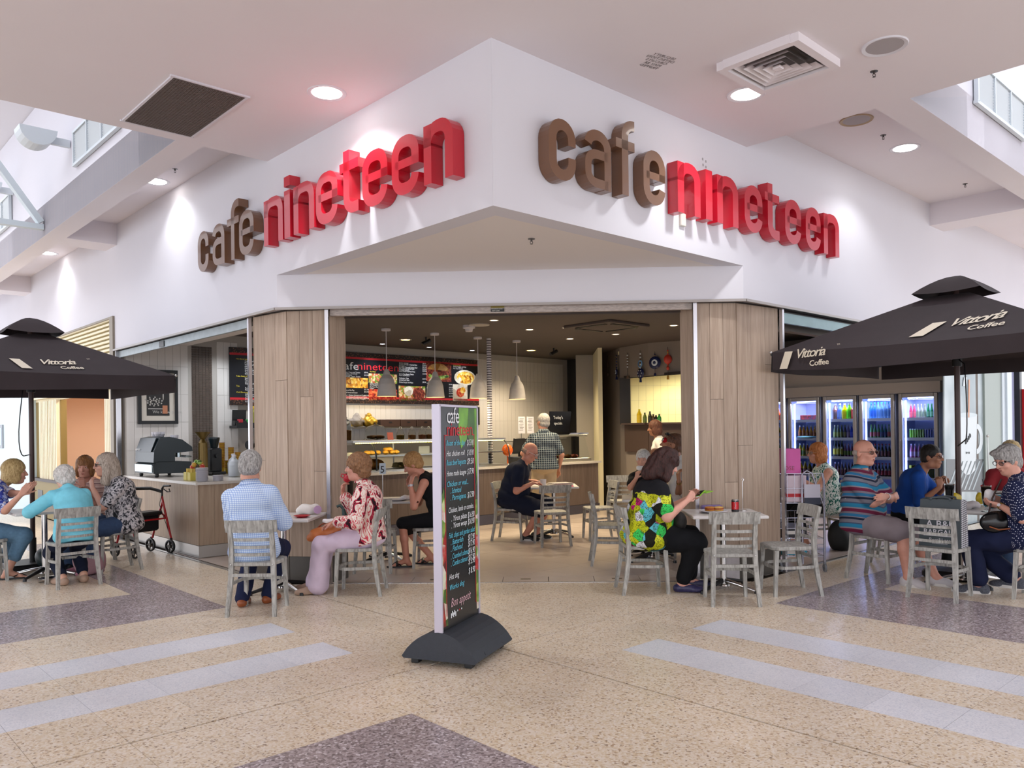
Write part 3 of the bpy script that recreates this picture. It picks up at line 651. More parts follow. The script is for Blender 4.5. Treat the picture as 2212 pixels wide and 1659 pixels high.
for i, (x, y) in enumerate(((826, 743), (927, 750), (1020, 757))):
    p = on_floor(x, y, ZI); u, v = uv_of(p); down('menu_light', u, v, M_cool, .04, 'small white downlight washing the menu board', 'white spots above the menu board'); spot((p.x, p.y, ZI - .03), 40, 2.2, .7, (.85, .92, 1))
for u in (1.35, 2.1, 3.0): p = UVW(u, 7.5, ZI); down('menu_light', u, 7.5, M_cool, .04, 'small white downlight washing the drinks board', 'white spots above the drinks board'); spot((p.x, p.y, ZI - .03), 40, 2.2, .7, (.85, .92, 1))
p = UVW(.5, 6.8, 2.8); spot((p.x, p.y, 2.75), 45, 2.6, .8, (.95, .93, .95)); down('bar_light', .5, 6.8, M_cool, .05, 'small recessed light over the coffee bar', z=2.8, group=None)
spot((kb.x + .3, kb.y - 1.2, 2.8), 260, 2.9, .5, (1, .88, .5), .2); down('kitchen_light', *uv_of(Vector((kb.x + .3, kb.y - 1.2, 0))), M_warm, .12, 'round kitchen ceiling light behind the hatch', None, 2.868)
p = UVW(10.0, 7.6, 2.7); spot(p, 120, 2.9, .4, (1, .9, .6), .1)
cl = thing('corridor_light', 'glowing wall light in the cream corridor', 'wall light', on_plane(1279, 778, UVW(10.59, 0), NU)); obj('lens', MB().ell((0, 0, 0), (.06, .06, .09), 10), M_warm, cl)
# ------------------------------------------------------------------ fascia lettering
M_lred = mat('sign_red', '#c0182c', .28, coat=.3); M_lbr = mat('sign_brown', '#74513a', .3, coat=.3)
def arcpts(cx, cy, rx, ry, a0, a1, n=6): return [(cx + rx * math.cos(math.radians(a0 + (a1 - a0) * i / n)), cy + ry * math.sin(math.radians(a0 + (a1 - a0) * i / n))) for i in range(n + 1)]
def ribbon(mb, pts, t, dep):
    pts = [p for i, p in enumerate(pts) if i == 0 or math.hypot(p[0] - pts[i - 1][0], p[1] - pts[i - 1][1]) > 1e-3]
    n = len(pts); P = [Vector((x, y, 0)) for x, y in pts]; Lf, Rt = [], []
    for i in range(n):
        a = (P[i] - P[i - 1]).normalized() if i else None; b = (P[i + 1] - P[i]).normalized() if i < n - 1 else None
        d = ((a or b) + (b or a)).normalized(); nn = Vector((-d.y, d.x, 0)); k = 1 / max(.5, nn.dot(Vector((-(b or a).y, (b or a).x, 0)))); Lf.append(P[i] + nn * t / 2 * k); Rt.append(P[i] - nn * t / 2 * k)
    Z = Vector((0, 0, dep)); vs = Lf + Rt + [p + Z for p in Lf] + [p + Z for p in Rt]; fs = []
    for i in range(n - 1):
        fs += [(2 * n + i, 3 * n + i, 3 * n + i + 1, 2 * n + i + 1), (i, i + 1, n + i + 1, n + i), (i, 2 * n + i, 2 * n + i + 1, i + 1), (n + i, n + i + 1, 3 * n + i + 1, 3 * n + i)]
    fs += [(0, n, 3 * n, 2 * n), (n - 1, 3 * n - 1, 4 * n - 1, 2 * n - 1)][0:1] + [(n - 1, 3 * n - 1, 4 * n - 1, 2 * n - 1)]
    mb.add(vs, fs)
XH = .435
def glyph(ch, w, dep=.105, dot=True, t=.098):
    mb = MB(); h = t / 2; r = min((w - t) / 2 - .002, .11); ry = .10; B, T_ = h * .92, XH - h * .92; L, R = h, w - h
    if ch == 'c': ribbon(mb, [(R, XH * .60)] + arcpts(R - r, T_ - ry, r, ry, 0, 90) + arcpts(L + r, T_ - ry, r, ry, 90, 180) + arcpts(L + r, B + ry, r, ry, 180, 270) + arcpts(R - r, B + ry, r, ry, 270, 360) + [(R, XH * .40)], t, dep)
    elif ch == 'e':
        ribbon(mb, [(R, XH * .46)] + arcpts(R - r, T_ - ry, r, ry, 0, 90) + arcpts(L + r, T_ - ry, r, ry, 90, 180) + arcpts(L + r, B + ry, r, ry, 180, 270) + arcpts(R - r, B + ry, r, ry, 270, 356), t, dep)
        ribbon(mb, [(h, XH * .53), (w - .002, XH * .53)], t * .72, dep)
    elif ch == 'a':
        ribbon(mb, [(R, 0)] + arcpts(R - r, T_ - ry, r, ry, 0, 90) + arcpts(L + r, T_ - ry * .8, r, ry * .8, 90, 175), t, dep)
        ribbon(mb, [(R, XH * .585), (L + r, XH * .585)] + arcpts(L + r * .9, XH * .585 - .075, r * .9, .075, 90, 180) + arcpts(L + r * .9, B + .075, r * .9, .075, 180, 270) + [(R, B)], t * .86, dep)
    elif ch == 'n': ribbon(mb, [(L, 0), (L, XH * .985)], t, dep); ribbon(mb, [(L, XH * .62)] + arcpts(L + r, T_ - ry, r, ry, 180, 90) + arcpts(R - r, T_ - ry, r, ry, 90, 0) + [(R, 0)], t, dep)
    elif ch == 'i':
        ribbon(mb, [(w / 2, 0), (w / 2, XH)], w, dep)
        if dot: ribbon(mb, [(w / 2, XH + .04), (w / 2, XH + .13)], w, dep)
    elif ch == 't':
        x = w * .36; ribbon(mb, [(x, XH + .09), (x, B + .09)] + arcpts(x + .1, B + .09, .1, .09, 180, 270) + [(w, B)], t, dep); ribbon(mb, [(0, XH - .042), (w, XH - .042)], .078, dep)
    elif ch == 'f':
        x = w * .48; ribbon(mb, [(x, 0), (x, .60 - h - .1)] + arcpts(x + .1, .60 - h - .1, .1, .1, 180, 90) + [(w, .60 - h)], t * .98, dep); ribbon(mb, [(0, XH - .042), (w, XH - .042)], .072, dep)
    return mb
def fascia_sign(side, letters, label):
    t = thing('cafe_sign', label, 'sign', UVW(0, 0, 3.28))
    for ch, a, b, m, dz in letters:
        mb = glyph(ch, abs(b - a), dot=(side == 'u'), t=.08 if m is M_lbr else .09); o = obj('letter', mb, m, t)
        if side == 'u': M = plane_m(UVW(-.004, a, 0) - C0 + Vector((0, 0, dz)), -NV, (0, 0, 1))
        else: M = plane_m(UVW(a, -.004, 0) - C0 + Vector((0, 0, dz)), NU, (0, 0, 1))
        o.matrix_local = M
    return t
Lr = [('c', 4.823, 4.531, M_lbr, -.015), ('a', 4.426, 4.116, M_lbr, -.012), ('f', 4.046, 3.765, M_lbr, -.01), ('e', 3.758, 3.428, M_lbr, -.01), ('n', 3.204, 2.819, M_lred, -.003), ('i', 2.788, 2.677, M_lred, -.003), ('n', 2.61, 2.236, M_lred, -.002), ('e', 2.204, 1.841, M_lred, -.008), ('t', 1.804, 1.518, M_lred, 0), ('e', 1.458, 1.102, M_lred, -.014), ('e', 1.042, .695, M_lred, -.016), ('n', .633, .294, M_lred, -.012)]
Rr = [('c', .438, .72, M_lbr, -.005), ('a', .817, 1.12, M_lbr, .01), ('f', 1.18, 1.407, M_lbr, .02), ('e', 1.517, 1.805, M_lbr, .012), ('n', 1.979, 2.31, M_lred, .014), ('i', 2.393, 2.494, M_lred, .022), ('n', 2.571, 2.915, M_lred, .022), ('e', 3.025, 3.34, M_lred, .028), ('t', 3.39, 3.66, M_lred, .024), ('e', 3.772, 4.094, M_lred, .032), ('e', 4.195, 4.516, M_lred, .03), ('n', 4.588, 4.942, M_lred, .03)]
fascia_sign('u', Lr, 'raised brown and red shop lettering on the left fascia, i still dotted')
fascia_sign('v', Rr, 'raised brown and red shop lettering on the right fascia, i without its dot')
sb = thing('switch_box', 'small cream junction box under the first red n of the right sign', 'box', on_v(1472, 476, -.0)); mb = MB(); mb.cbox((0, 0, 0), (.075, .05, .11), .006, A45); obj('body', mb, mat('cream_plastic', '#d9d5cb', .5), sb)
mb = MB(); mb.tube([(-.005, -.02, .05), (-.005, -.02, .16)], .006, 6); obj('lead', mb, M_white, sb)
mk = thing('glue_marks', 'faint grey marks where the dot of the right sign is missing', 'marks', on_v(1521, 352, -.003)); mb = MB()
for dx, dz in ((-.02, .03), (.03, .02), (-.015, -.02), (.03, -.03)): mb.box((dx * S2, dx * S2, dz), (.014, .003, .02), A45)
obj('marks', mb, mat('glue_grey', '#a5a2a4', .7), mk)['kind'] = 'stuff'
# ------------------------------------------------------------------ chairs
g = NT('grey_washed_wood', .55, .3); co = g.coord('Object', (1, 1, .16)); co2 = g.coord('Object', (.18, 1, 1))
n1 = g.noise(co, 42, 6, .8); n2 = g.noise(g.coord('Object'), 14, 5)
c_ = g.ramp(n1, [(.22, '#5e5c58'), (.38, '#95938e'), (.55, '#aeada8'), (.78, '#c6c5c0')]); c_ = g.mix(g.n('MapRange', i0=n2, i1=.56, i2=.68, i3=0., i4=.75).outputs[0], c_, '#85847f')
g.col(c_).bump(n1, .15, .003); M_ch = g.m
def make_chair():
    t = thing('cafe_chair', 'chair', 'chair')
    mb = MB(); out = [(-.165, -.19), (.165, -.19), (.185, -.08), (.2, .06), (.19, .14), (.14, .185), (0, .2), (-.14, .185), (-.19, .14), (-.2, .06), (-.185, -.08)]
    n = len(out); rings = [(.94, .398), (1, .404), (1, .425), (.97, .431)]
    vs = [(x * k, y * k, z) for k, z in rings for x, y in out]; fs = [tuple(reversed(range(n))), tuple(range(3 * n, 4 * n))] + [(r * n + i, r * n + (i + 1) % n, (r + 1) * n + (i + 1) % n, (r + 1) * n + i) for r in range(3) for i in range(n)]
    mb.add(vs, fs); obj('seat', mb, M_ch, t)
    for s in (-1, 1):
        mb = MB(); P = [(s * .192, -.235, 0), (s * .182, -.205, .16), (s * .174, -.185, .30), (s * .170, -.178, .42), (s * .168, -.184, .54), (s * .168, -.205, .66), (s * .168, -.235, .775)]
        W = [.030, .034, .037, .038, .036, .033, .028]; vs = []; fs = []
        for (x, y, z), w in zip(P, W): vs += [(x - w / 2, y - w / 2, z), (x + w / 2, y - w / 2, z), (x + w / 2, y + w / 2, z), (x - w / 2, y + w / 2, z)]
        for i in range(6): fs += [(i * 4 + j, i * 4 + (j + 1) % 4, i * 4 + 4 + (j + 1) % 4, i * 4 + 4 + j) for j in range(4)]
        fs += [(3, 2, 1, 0), (24, 25, 26, 27)]; mb.add(vs, fs); obj('back_leg', mb, M_ch, t)
        mb = MB(); P = [(s * .176, .172, 0), (s * .160, .152, .40)]; vs = []
        for (x, y, z), w in zip(P, (.028, .036)): vs += [(x - w / 2, y - w / 2, z), (x + w / 2, y - w / 2, z), (x + w / 2, y + w / 2, z), (x - w / 2, y + w / 2, z)]
        mb.add(vs, [(j, (j + 1) % 4, 4 + (j + 1) % 4, 4 + j) for j in range(4)] + [(3, 2, 1, 0), (4, 5, 6, 7)]); obj('front_leg', mb, M_ch, t)
    def slat(name, z, hgt, w, y0, bow=.03, th=.016, tilt=.0):
        mb = MB(); n = 8; vs = []
        for i in range(n + 1):
            x = -w + 2 * w * i / n; y = y0 - bow * (1 - (x / w) ** 2)
            vs += [(x, y + th / 2, z - hgt / 2), (x, y - th / 2, z - hgt / 2), (x, y - th / 2 - tilt, z + hgt / 2), (x, y + th / 2 - tilt, z + hgt / 2)]
        fs = [(i * 4 + j, i * 4 + (j + 1) % 4, i * 4 + 4 + (j + 1) % 4, i * 4 + 4 + j) for i in range(n) for j in range(4)] + [(3, 2, 1, 0), (n * 4, n * 4 + 1, n * 4 + 2, n * 4 + 3)]
        mb.add(vs, fs); obj(name, mb, M_ch, t)
    slat('top_rail', .728, .1, .21, -.195, .03, .02, .022)
    for z, y in ((.618, -.19), (.556, -.178), (.494, -.17)): slat('slat', z, .024, .166, y, .028)
    mb = MB(); pts = [(-.178, -.19, .255), (-.185, -.05, .25), (-.178, .09, .247), (-.12, .155, .245), (0, .168, .245), (.12, .155, .245), (.178, .09, .247), (.185, -.05, .25), (.178, -.19, .255)]
    for a, b in zip(pts, pts[1:]): mb.bar(a, b, .016, .026, up=(0, 0, 1))
    obj('hoop_stretcher', mb, M_ch, t); mb = MB(); mb.bar((-.175, -.195, .33), (.175, -.195, .33), .018, .026, up=(0, 0, 1)); obj('stretcher', mb, M_ch, t)
    mb = MB()
    for s in (-1, 1): mb.lathe([(.007, 0), (.006, .003), (0, .004)], 8, c=(s * .17, -.2, .415), axis=(0, -1, 0))
    obj('bolts', mb, M_steel, t)
    return t
CHAIR = make_chair(); _cu = [0]
def chair(bx, by, dx, dy, label, mid=True, group=None):
    L = math.hypot(dx, dy); dx, dy = dx / L, dy / L; k = .235 if mid else 0
    o = CHAIR if _cu[0] == 0 else copy_tree(CHAIR); _cu[0] += 1
    o.location = (bx + dx * k, by + dy * k, 0); o.rotation_euler = (0, 0, math.atan2(-dx, dy)); o['label'] = label; o['group'] = 'grey slat-back cafe chairs'; return o
CH = {}
for k, a in dict(
    aqua=(-4.53, 7.68, -.74, .67, 'grey chair, back to us, under the white-haired woman in aqua'),
    greyhair=(-4.54, 8.81, -.73, -.68, 'grey chair seen side on under the long grey-haired woman'),
    floral=(-5.73, 8.03, .73, .68, 'grey chair cut by the left edge under the blue floral blouse'),
    hidden=(-5.28, 9.12, -.05, -1, 'grey chair hidden behind the left table, under the striped-top woman'),
    check=(-2.365, 6.39, -.03, 1, 'grey chair, back to us, under the man in blue checked shirt'),
    redlady=(-1.48, 7.36, -1, -.04, 'grey chair under the woman in lilac trousers'),
    five=(-1.785, 8.30, 0, 1, 'empty grey chair pushed in at the number five table'),
    black=(-1.0, 8.8, -1, 0, 'grey chair under the woman in the black dress'),
    bald=(-.655, 10.93, .97, -.22, 'grey chair under the bald man in navy'),
    bald2=(.16, 10.13, -.27, .96, 'empty grey chair, back to us, at the bald man\'s table'),
    solo=(.51, 8.88, 1, 0, 'empty grey chair side on behind the bright print woman\'s chair'),
    inner=(.97, 10.89, -.97, -.2, 'empty grey chair inside the cafe facing left, in front of another'),
    inner2=(1.15, 12.1, .1, -1, 'grey chair at the far table, its rail just showing'),
    print_=(.68, 7.345, 1, .1, 'grey chair under the woman in the bright print top'),
    front=(1.575, 6.675, 0, 1, 'empty grey chair, back to us, at the table with the cola can'),
    side=(2.39, 7.28, -1, -.1, 'empty grey chair facing left beside the right pillar'),
    stripe=(3.07, 8.05, .65, -.75, 'grey chair under the man in the striped polo shirt'),
    bag=(3.255, 6.905, .7, .7, 'grey chair, back to us, with a charcoal shopping bag on it'),
    dots=(4.19, 6.94, -.75, .67, 'grey chair at the right edge under the polka dot woman'),
    leaf=(3.6, 9.95, -1, -.1, 'grey chair under the woman in the green leaf top'),
    spare=(3.86, 10.35, 1, .1, 'empty grey chair between the leaf top woman and the fridges'),
    blue=(3.62, 8.98, .8, -.5, 'grey chair under the woman in royal blue'),
    white=(1.36, 9.86, -.5, -.86, 'grey chair under the white-haired woman eating'),
    can=(1.9, 9.35, -1, .05, 'grey chair under the man drinking from a can'),
    far=(4.85, 8.55, -.5, -.8, 'pale grey chair behind the tall glasses at the right table')).items():
    CH[k] = chair(*a, mid=k not in ('floral', 'dots', 'hidden'))
# ------------------------------------------------------------------ tables
M_lam = mat('white_laminate', '#dcd9d8', .35, noise=(4, .04)); M_edge = mat('laminate_edge', '#c3c0c2', .4); M_polish = mat('polished_steel', '#d5d3d2', .16, 1.0)
def make_table():
    t = thing('cafe_table', 'table', 'table'); mb = MB(); mb.cbox((0, 0, .686), (.66, .66, .026), .006); obj('tabletop', mb, M_lam, t)
    mb = MB(); mb.tube([(0, 0, .05), (0, 0, .672)], .028, 14); mb.lathe([(.028, .05), (.05, .045), (.055, .03)], 14); obj('column', mb, M_polish, t)
    mb = MB(); mb.box((0, 0, .668), (.34, .05, .012)); mb.box((0, 0, .668), (.05, .34, .012)); obj('bracket', mb, M_blackm, t)
    for k in range(4):
        a = A45 + k * PI / 2; d = Vector((math.cos(a), math.sin(a), 0)); mb = MB()
        mb.tube([d * .03 + Vector((0, 0, .075)), d * .16 + Vector((0, 0, .055)), d * .33 + Vector((0, 0, .022))], [.024, .02, .014], 8); mb.lathe([(.0, .028), (.018, .026), (.02, 0)], 10, 1, c=d * .335); obj('foot', mb, [M_polish if k % 2 else M_blackm, M_black], t)
    return t
TABLE = make_table(); _cu[0] = 0
def table(x, y, rz, label, s=1.):
    o = TABLE if _cu[0] == 0 else copy_tree(TABLE); _cu[0] += 1; o.location = (x, y, 0); o.rotation_euler = (0, 0, rz); o.scale = (s, s, 1); o['label'] = label; o['group'] = 'white square cafe tables'; return o
TH = .70
table(-5.28, 8.32, A45, 'white square table among the four women on the left')
table(-2.44, 7.46, 0, 'white square table before the left pillar, with a red saucer')
table(-1.8, 9.2, .05, 'white square table bearing the number five stand')
table(.14, 11.2, .05, 'white square table of the bald man with newspapers')
table(1.22, 9.13, -.1, 'white square table of the white-haired woman inside the entrance')
table(1.64, 7.44, 0, 'white square table with cola can before the right pillar')
table(3.92, 7.66, A45 + .1, 'white square table with tall glasses under the right umbrella', 1.1)
table(1.4, 12.7, .1, 'white square table deep inside the cafe by the hatch wall')
table(3.0, 10.1, .1, 'white square table before the woman in leaf print top')
# ------------------------------------------------------------------ market umbrellas
M_can = mat('umbrella_cloth', '#3a3335', .85, spec=.2, noise=(5, .07), bump=(260, .08)); M_logo = mat('logo_cream', '#d8cdb9', .7); M_pole = mat('umbrella_pole', '#3a2420', .35, .2)
def umbrella(name, label, cx, cy, a, ze, zp, logos, drop=.17, pole0=0.):
    t = thing(name, label, 'umbrella', (cx, cy, 0), A45)
    def surf(k, s, q):
        """face k (0:-x 1:-y 2:+x 3:+y), s in -1..1 left to right seen from outside, q 0 edge..1 top"""
        w = a * (1 - q * .86); p = Vector((-w, -s * w, 0)) ; z = ze + (zp - ze) * q * .86 - .035 * math.sin(PI * q) * (1 - s * s) - .02 * (1 - q) * (1 - s * s)
        p = Matrix.Rotation(k * PI / 2, 3, 'Z') @ p; p.z = z; return p
    for k in range(4): mb = MB(); mb.grid(lambda s, q: surf(k, s * 2 - 1, q), 12, 8); mb.grid(lambda s, q: surf(k, 1 - s * 2, q) - Vector((0, 0, .006)), 12, 8); obj('canopy_panel', mb, M_can, t)
    # vent cap
    mb = MB(); zc = zp + .0
    for k in range(4):
        def cap(s, q, k=k):
            w = a * .24 * (1 - q); s = s * 2 - 1; p = Matrix.Rotation(k * PI / 2, 3, 'Z') @ Vector((-w, -s * w, 0)); z = (zp - (zp - ze) * .14) + .0 + .17 * (1 - (1 - q) ** 1.6) * 1.0 - .02 * (1 - q) * (1 - s * s); p.z = z + .03; return p
        mb.grid(cap, 8, 5)
    obj('vent_cap', mb, M_can, t)
    for k in range(4):
        mb = MB()
        def val(s, q, k=k):
            s2 = s * 2 - 1; p = surf(k, s2 * .985, 0); n = Matrix.Rotation(k * PI / 2, 3, 'Z') @ Vector((-1, 0, 0)); return p + n * (.012 * math.sin(s * 17 + k) * q + .03 * q * (1 - s2 * s2)) - Vector((0, 0, drop * q * (1 + .1 * math.sin(s * 5 + k))))
        mb.grid(val, 24, 3); obj('valance', mb, M_can, t)
        mb = MB(); c = surf(k, 1, 0); top = Vector((0, 0, zp - .18)); mb.bar(c + Vector((0, 0, -.02)), top, .018, .026); mid = c.lerp(top, .45); mb.bar(mid, (0, 0, ze - .1), .014, .02); obj('rib', mb, M_blackm, t)
        mb = MB(); mb.ell(c + Vector((0, 0, 0)), .016, 8); obj('rib_tip', mb, M_steel, t)
    mb = MB(); mb.tube([(0, 0, pole0), (0, 0, zp)], .026, 14); obj('pole', mb, M_pole, t)
    mb = MB(); mb.tube([(0, 0, ze - .16), (0, 0, ze - .04)], .045, 12); mb.tube([(0, 0, zp - .24), (0, 0, zp - .15)], .045, 12); obj('hub', mb, M_blackm, t)
    if pole0 == 0: mb = MB(); mb.cbox((0, 0, .04), (.52, .52, .075), .02); mb.tube([(0, 0, .07), (0, 0, .34)], .036, 12); obj('base', mb, M_blackm, t)
    mb = MB(); pts = [Vector((-.03, -.03, ze - .1))] + [Vector((-.1 - .05 * math.sin(i * PI / 7), -.1 - .03 * math.sin(i * PI / 7), ze - .15 - .72 * math.sin(i * PI / 14))) for i in range(8)] + [Vector((-.03, -.01, 1.27))]; mb.tube(pts, .006, 6)
    obj('cord', mb, M_black, t)
    for (k, s0, q0, sz, rise, kind) in logos:
        mb = MB(); YS = 1. if kind == 'v' else 1.75
        def put(body, x, y, size, mi=0, **kw):
            vs, fs = text_geo(body, size, **kw); out = []
            for v in vs:
                X, Y = x + v.x, (y + v.y) * YS + (x + v.x) * rise
                if kind == 'v':
                    p = surf(k, (s0 * a + X) / a, 0); n = Matrix.Rotation(k * PI / 2, 3, 'Z') @ Vector((-1, 0, 0)); out.append(p + n * .052 - Vector((0, 0, drop * .75 - Y)))
                else:
                    q = q0 + Y / math.hypot(a, zp - ze) / 1.0; p = surf(k, (s0 * a + X) / (a * (1 - q * .86)), q); n = (Matrix.Rotation(k * PI / 2, 3, 'Z') @ Vector((-(zp - ze), 0, a))).normalized(); out.append(p + n * .012)
            mb.add(out, fs, mi)
        put('Vittoria', .0, sz * .55, sz * 1.15, shear=.35, space=.82, offset=.01, res=3); put('TM', sz * 3.9, sz * 1.25, sz * .2); put('Coffee', sz * 1.35, -sz * .28, sz * .7, space=.95, offset=.015)
        q = [(-sz * 1.5, -sz * .35), (-sz * .75, -sz * .35), (-sz * (.75 - kx), sz * 1.2), (-sz * (1.5 - kx), sz * 1.2)] if (kx := (.55 if kind != 'l' else -.5)) else []
        vs = []
        for X, Y in [(x_, y_ * YS) for x_, y_ in q]:
            if kind == 'v': p = surf(k, (s0 * a + X) / a, 0); n = Matrix.Rotation(k * PI / 2, 3, 'Z') @ Vector((-1, 0, 0)); vs.append(p + n * .052 - Vector((0, 0, drop * .75 - Y)))
            else: qq = q0 + Y / math.hypot(a, zp - ze); p = surf(k, (s0 * a + X) / (a * (1 - qq * .86)), qq); n = (Matrix.Rotation(k * PI / 2, 3, 'Z') @ Vector((-(zp - ze), 0, a))).normalized(); vs.append(p + n * .012)
        mb.add(vs, [(0, 1, 2, 3)]); o = obj('logo', mb, M_logo, t); o['kind'] = 'stuff'
    return t
umbrella('market_umbrella', 'square dark brown market umbrella with coffee logo, on the left', -5.72, 8.8, 1.17, 2.13, 2.68, [(1, -.10, .15, .125, .12, 'l')])
umbrella('market_umbrella', 'square dark brown market umbrella with two coffee logos, on the right', 4.02, 7.95, 1.26, 2.2, 2.80, [(0, .17, .2, .155, .12, 'f'), (0, -.78, 0, .105, .06, 'v')])
# ------------------------------------------------------------------ menu stand
ms = thing('menu_stand', 'tall black chalk menu board on a grey curved plastic base', 'sign', (-.57, 5.30, 0), math.atan2(-.33, .945))
M_base = mat('stand_plastic', '#2f343d', .5, noise=(30, .1), bump=(180, .1))
mb = MB(); n = 14; prof = [(-.262 + .524 * i / n, .05 + .165 * (1 - (2 * i / n - 1) ** 2) ** .9) for i in range(n + 1)]
prof = [(-.25, .036)] + prof + [(.25, .036)]; k = len(prof)
vs = [(x, y, z) for y in (-.30, .30) for x, z in prof]; fs = [(i, i + 1, k + i + 1, k + i) for i in range(k - 1)] + [tuple(range(k)), tuple(reversed(range(k, 2 * k)))]
mb.add(vs, [f[::-1] for f in fs]); obj('base', mb, M_base, ms)
mb = MB(); pts = [(x * .6 + .06, y, z) for x, y, z in ()]; 
for s in (-1, 1): mb.tube([(s * (.255 - .1 * math.sin(PI * i / 10)) , -.15 + .03 * i, .06 + .098 * math.sin(PI * i / 10)) for i in range(11)], .004, 5)
obj('ridge', mb, M_base, ms)
for sx in (-.15, .15):
    for sy in (-.24, .24): mb = MB(); mb.cbox((sx * 1.25, sy, .018), (.05, .06, .036), .004); obj('foot', mb, M_black, ms)
M_frame = mat('stand_frame', '#c9c3d2', .35, .3)
mb = MB(); mb.box((0, -.289, .92), (.055, .016, 1.452)); mb.box((0, .289, .92), (.055, .016, 1.452)); mb.box((0, 0, 1.64), (.055, .59, .014)); obj('frame', mb, M_frame, ms)
mb = MB(); mb.box((0, 0, .915), (.04, .57, 1.44)); obj('panel', mb, mat('chalk_black', '#17191c', .25), ms)
g = NT('salad_print', .35); co = g.coord('Object', (1, 1, 1)); g.col(g.ramp(g.math('ADD', g.math('MULTIPLY', g.sep(g.vor(co, 11, out='Color'))[0], .7), g.math('MULTIPLY', g.noise(co, 14, 4), .35)), [(.2, '#1d3512'), (.35, '#5d8a28'), (.5, '#b8c86a'), (.62, '#d8d8c8'), (.74, '#b83228'), (.88, '#5a1a12')])); M_sal = g.m
M_leaf = mat('leaf_print', '#6faa2e', .35, noise=(7, .4)); M_leaf2 = mat('leaf_print_dark', '#3d6a20', .35, noise=(9, .4)); M_chalkb = mat('chalk_blue', '#5cc0d8', .8); M_chalkw = mat('chalk_white', '#e3e6e8', .8); M_chalkp = mat('chalk_pink', '#c9a2a8', .8)
XF = .0215
def pan(name, m, pts, lift=0.): mb = MB(); P = [Vector((XF + lift, y, z)) for y, z in pts]; nn = len(P); mb.add(P + [p - Vector((.0012, 0, 0)) for p in P], [tuple(range(nn))] + [(i, nn + i, nn + (i + 1) % nn, (i + 1) % nn) for i in range(nn)]); return obj(name, mb, m, ms)
ZT_ = 1.646
pan('leaf_picture', M_leaf, [(.0, 1.63), (.15, 1.63), (.12, 1.42), (.03, 1.36), (-.01, 1.48)]); pan('leaf_picture', M_leaf2, [(.15, 1.63), (.28, 1.63), (.28, 1.4), (.22, 1.36), (.13, 1.44)]); pan('leaf_picture', M_leaf, [(.25, 1.63), (.281, 1.63), (.281, 1.1), (.25, 1.3)], .0006)
pan('salad_picture', M_sal, [(-.281, 1.05), (-.235, 1.12), (-.215, .8), (-.222, .5), (-.2, .24), (-.281, .24)]); pan('salad_picture', M_sal, [(.281, 1.15), (.245, 1.1), (.25, .8), (.238, .55), (.25, .25), (.281, .25)])
mb = MB()
for y0, y1, z0, z1 in ((-.222, -.216, .3, 1.45), (.234, .24, .3, 1.45), (-.222, -.16, 1.447, 1.453), (.2, .24, 1.447, 1.453)): mb.box((XF + .001, (y0 + y1) / 2, (z0 + z1) / 2), (.001, y1 - y0, z1 - z0))
obj('red_line', mb, M_red, ms)
tx = MB(); fr = lambda y: ZT_ - (y - 85) / 1305 * 1.47
def chalk(body, y, x0, size, mi, x1=None, slant=.25, rise=0., **kw):
    vs, fs = text_geo(body, size, shear=slant, **kw); w = max(v.x for v in vs); sx = (x1 - x0) / w if x1 is not None else 1
    tx.add([Vector((XF + .0015, x0 + v.x * sx, fr(y) + v.y + v.x * sx * rise)) for v in vs], fs, mi)
chalk('cafe', 190, -.19, .15, 1, .0, 0, space=.9); chalk('nineteen', 262, -.19, .125, 3, .21, 0, space=.9)
for body, y, x0, x1, mi, price in (('Roast of the day', 318, -.2, .09, 0, '$15.90'), ('Hot chicken roll', 378, -.2, .08, 1, '$ 8.90'), ('Roast beef baguette', 430, -.2, .1, 0, '$9.50'), ('Home made lasagne', 492, -.2, .1, 1, '$17.90'), ('Chicken or veal...', 552, -.2, .13, 0, None), ('. Schnitzel', 592, -.15, .02, 0, None), ('. Parmigiana', 632, -.15, .09, 0, '$17.90'), ('Chicken, lamb or combo..', 702, -.18, .22, 1, None), ('. Yiros plate', 752, -.14, .1, 1, '$16.90'), ('. Yiros wrap', 792, -.14, .1, 1, '$10.90'), ('Fish, chips and garden salad', 846, -.18, .23, 0, None), ('. Butterfish', 886, -.15, .04, 0, '$17.90'), ('. Flathead', 924, -.15, .03, 0, '$17.90'), ('. Crumbed calamari', 968, -.15, .14, 0, '$16.90'), ('. Combo calamari', 1008, -.15, .11, 0, '$17.90'), ('', 1030, 0, 0, 0, '$ 5.90'), ('Hot dog', 1082, -.18, -.03, 1, ''), ('Works dog', 1142, -.18, .05, 0, '$ 8.90')):
    if body: chalk(body, y, x0, .05, mi, x1)
    if price: chalk(price, y + 4 if body != 'Works dog' else 1090, .115, .058, 1, .225)
chalk('Bon appetit', 1240, -.16, .08, 2, .15)
for k in range(5): tx.box((XF + .0015, -.155 + k * .016, fr(1288) + .012 * (k % 2)), (.001, .012, .03), mi=1)
for k, mi_ in enumerate((1, 3, 1)): tx.box((XF + .0015, -.06 + k * .03, fr(1275)), (.001, .012, .01), mi=mi_)
o = obj('lettering', tx, [M_chalkb, M_chalkw, M_chalkp, M_red], ms); o['kind'] = 'stuff'
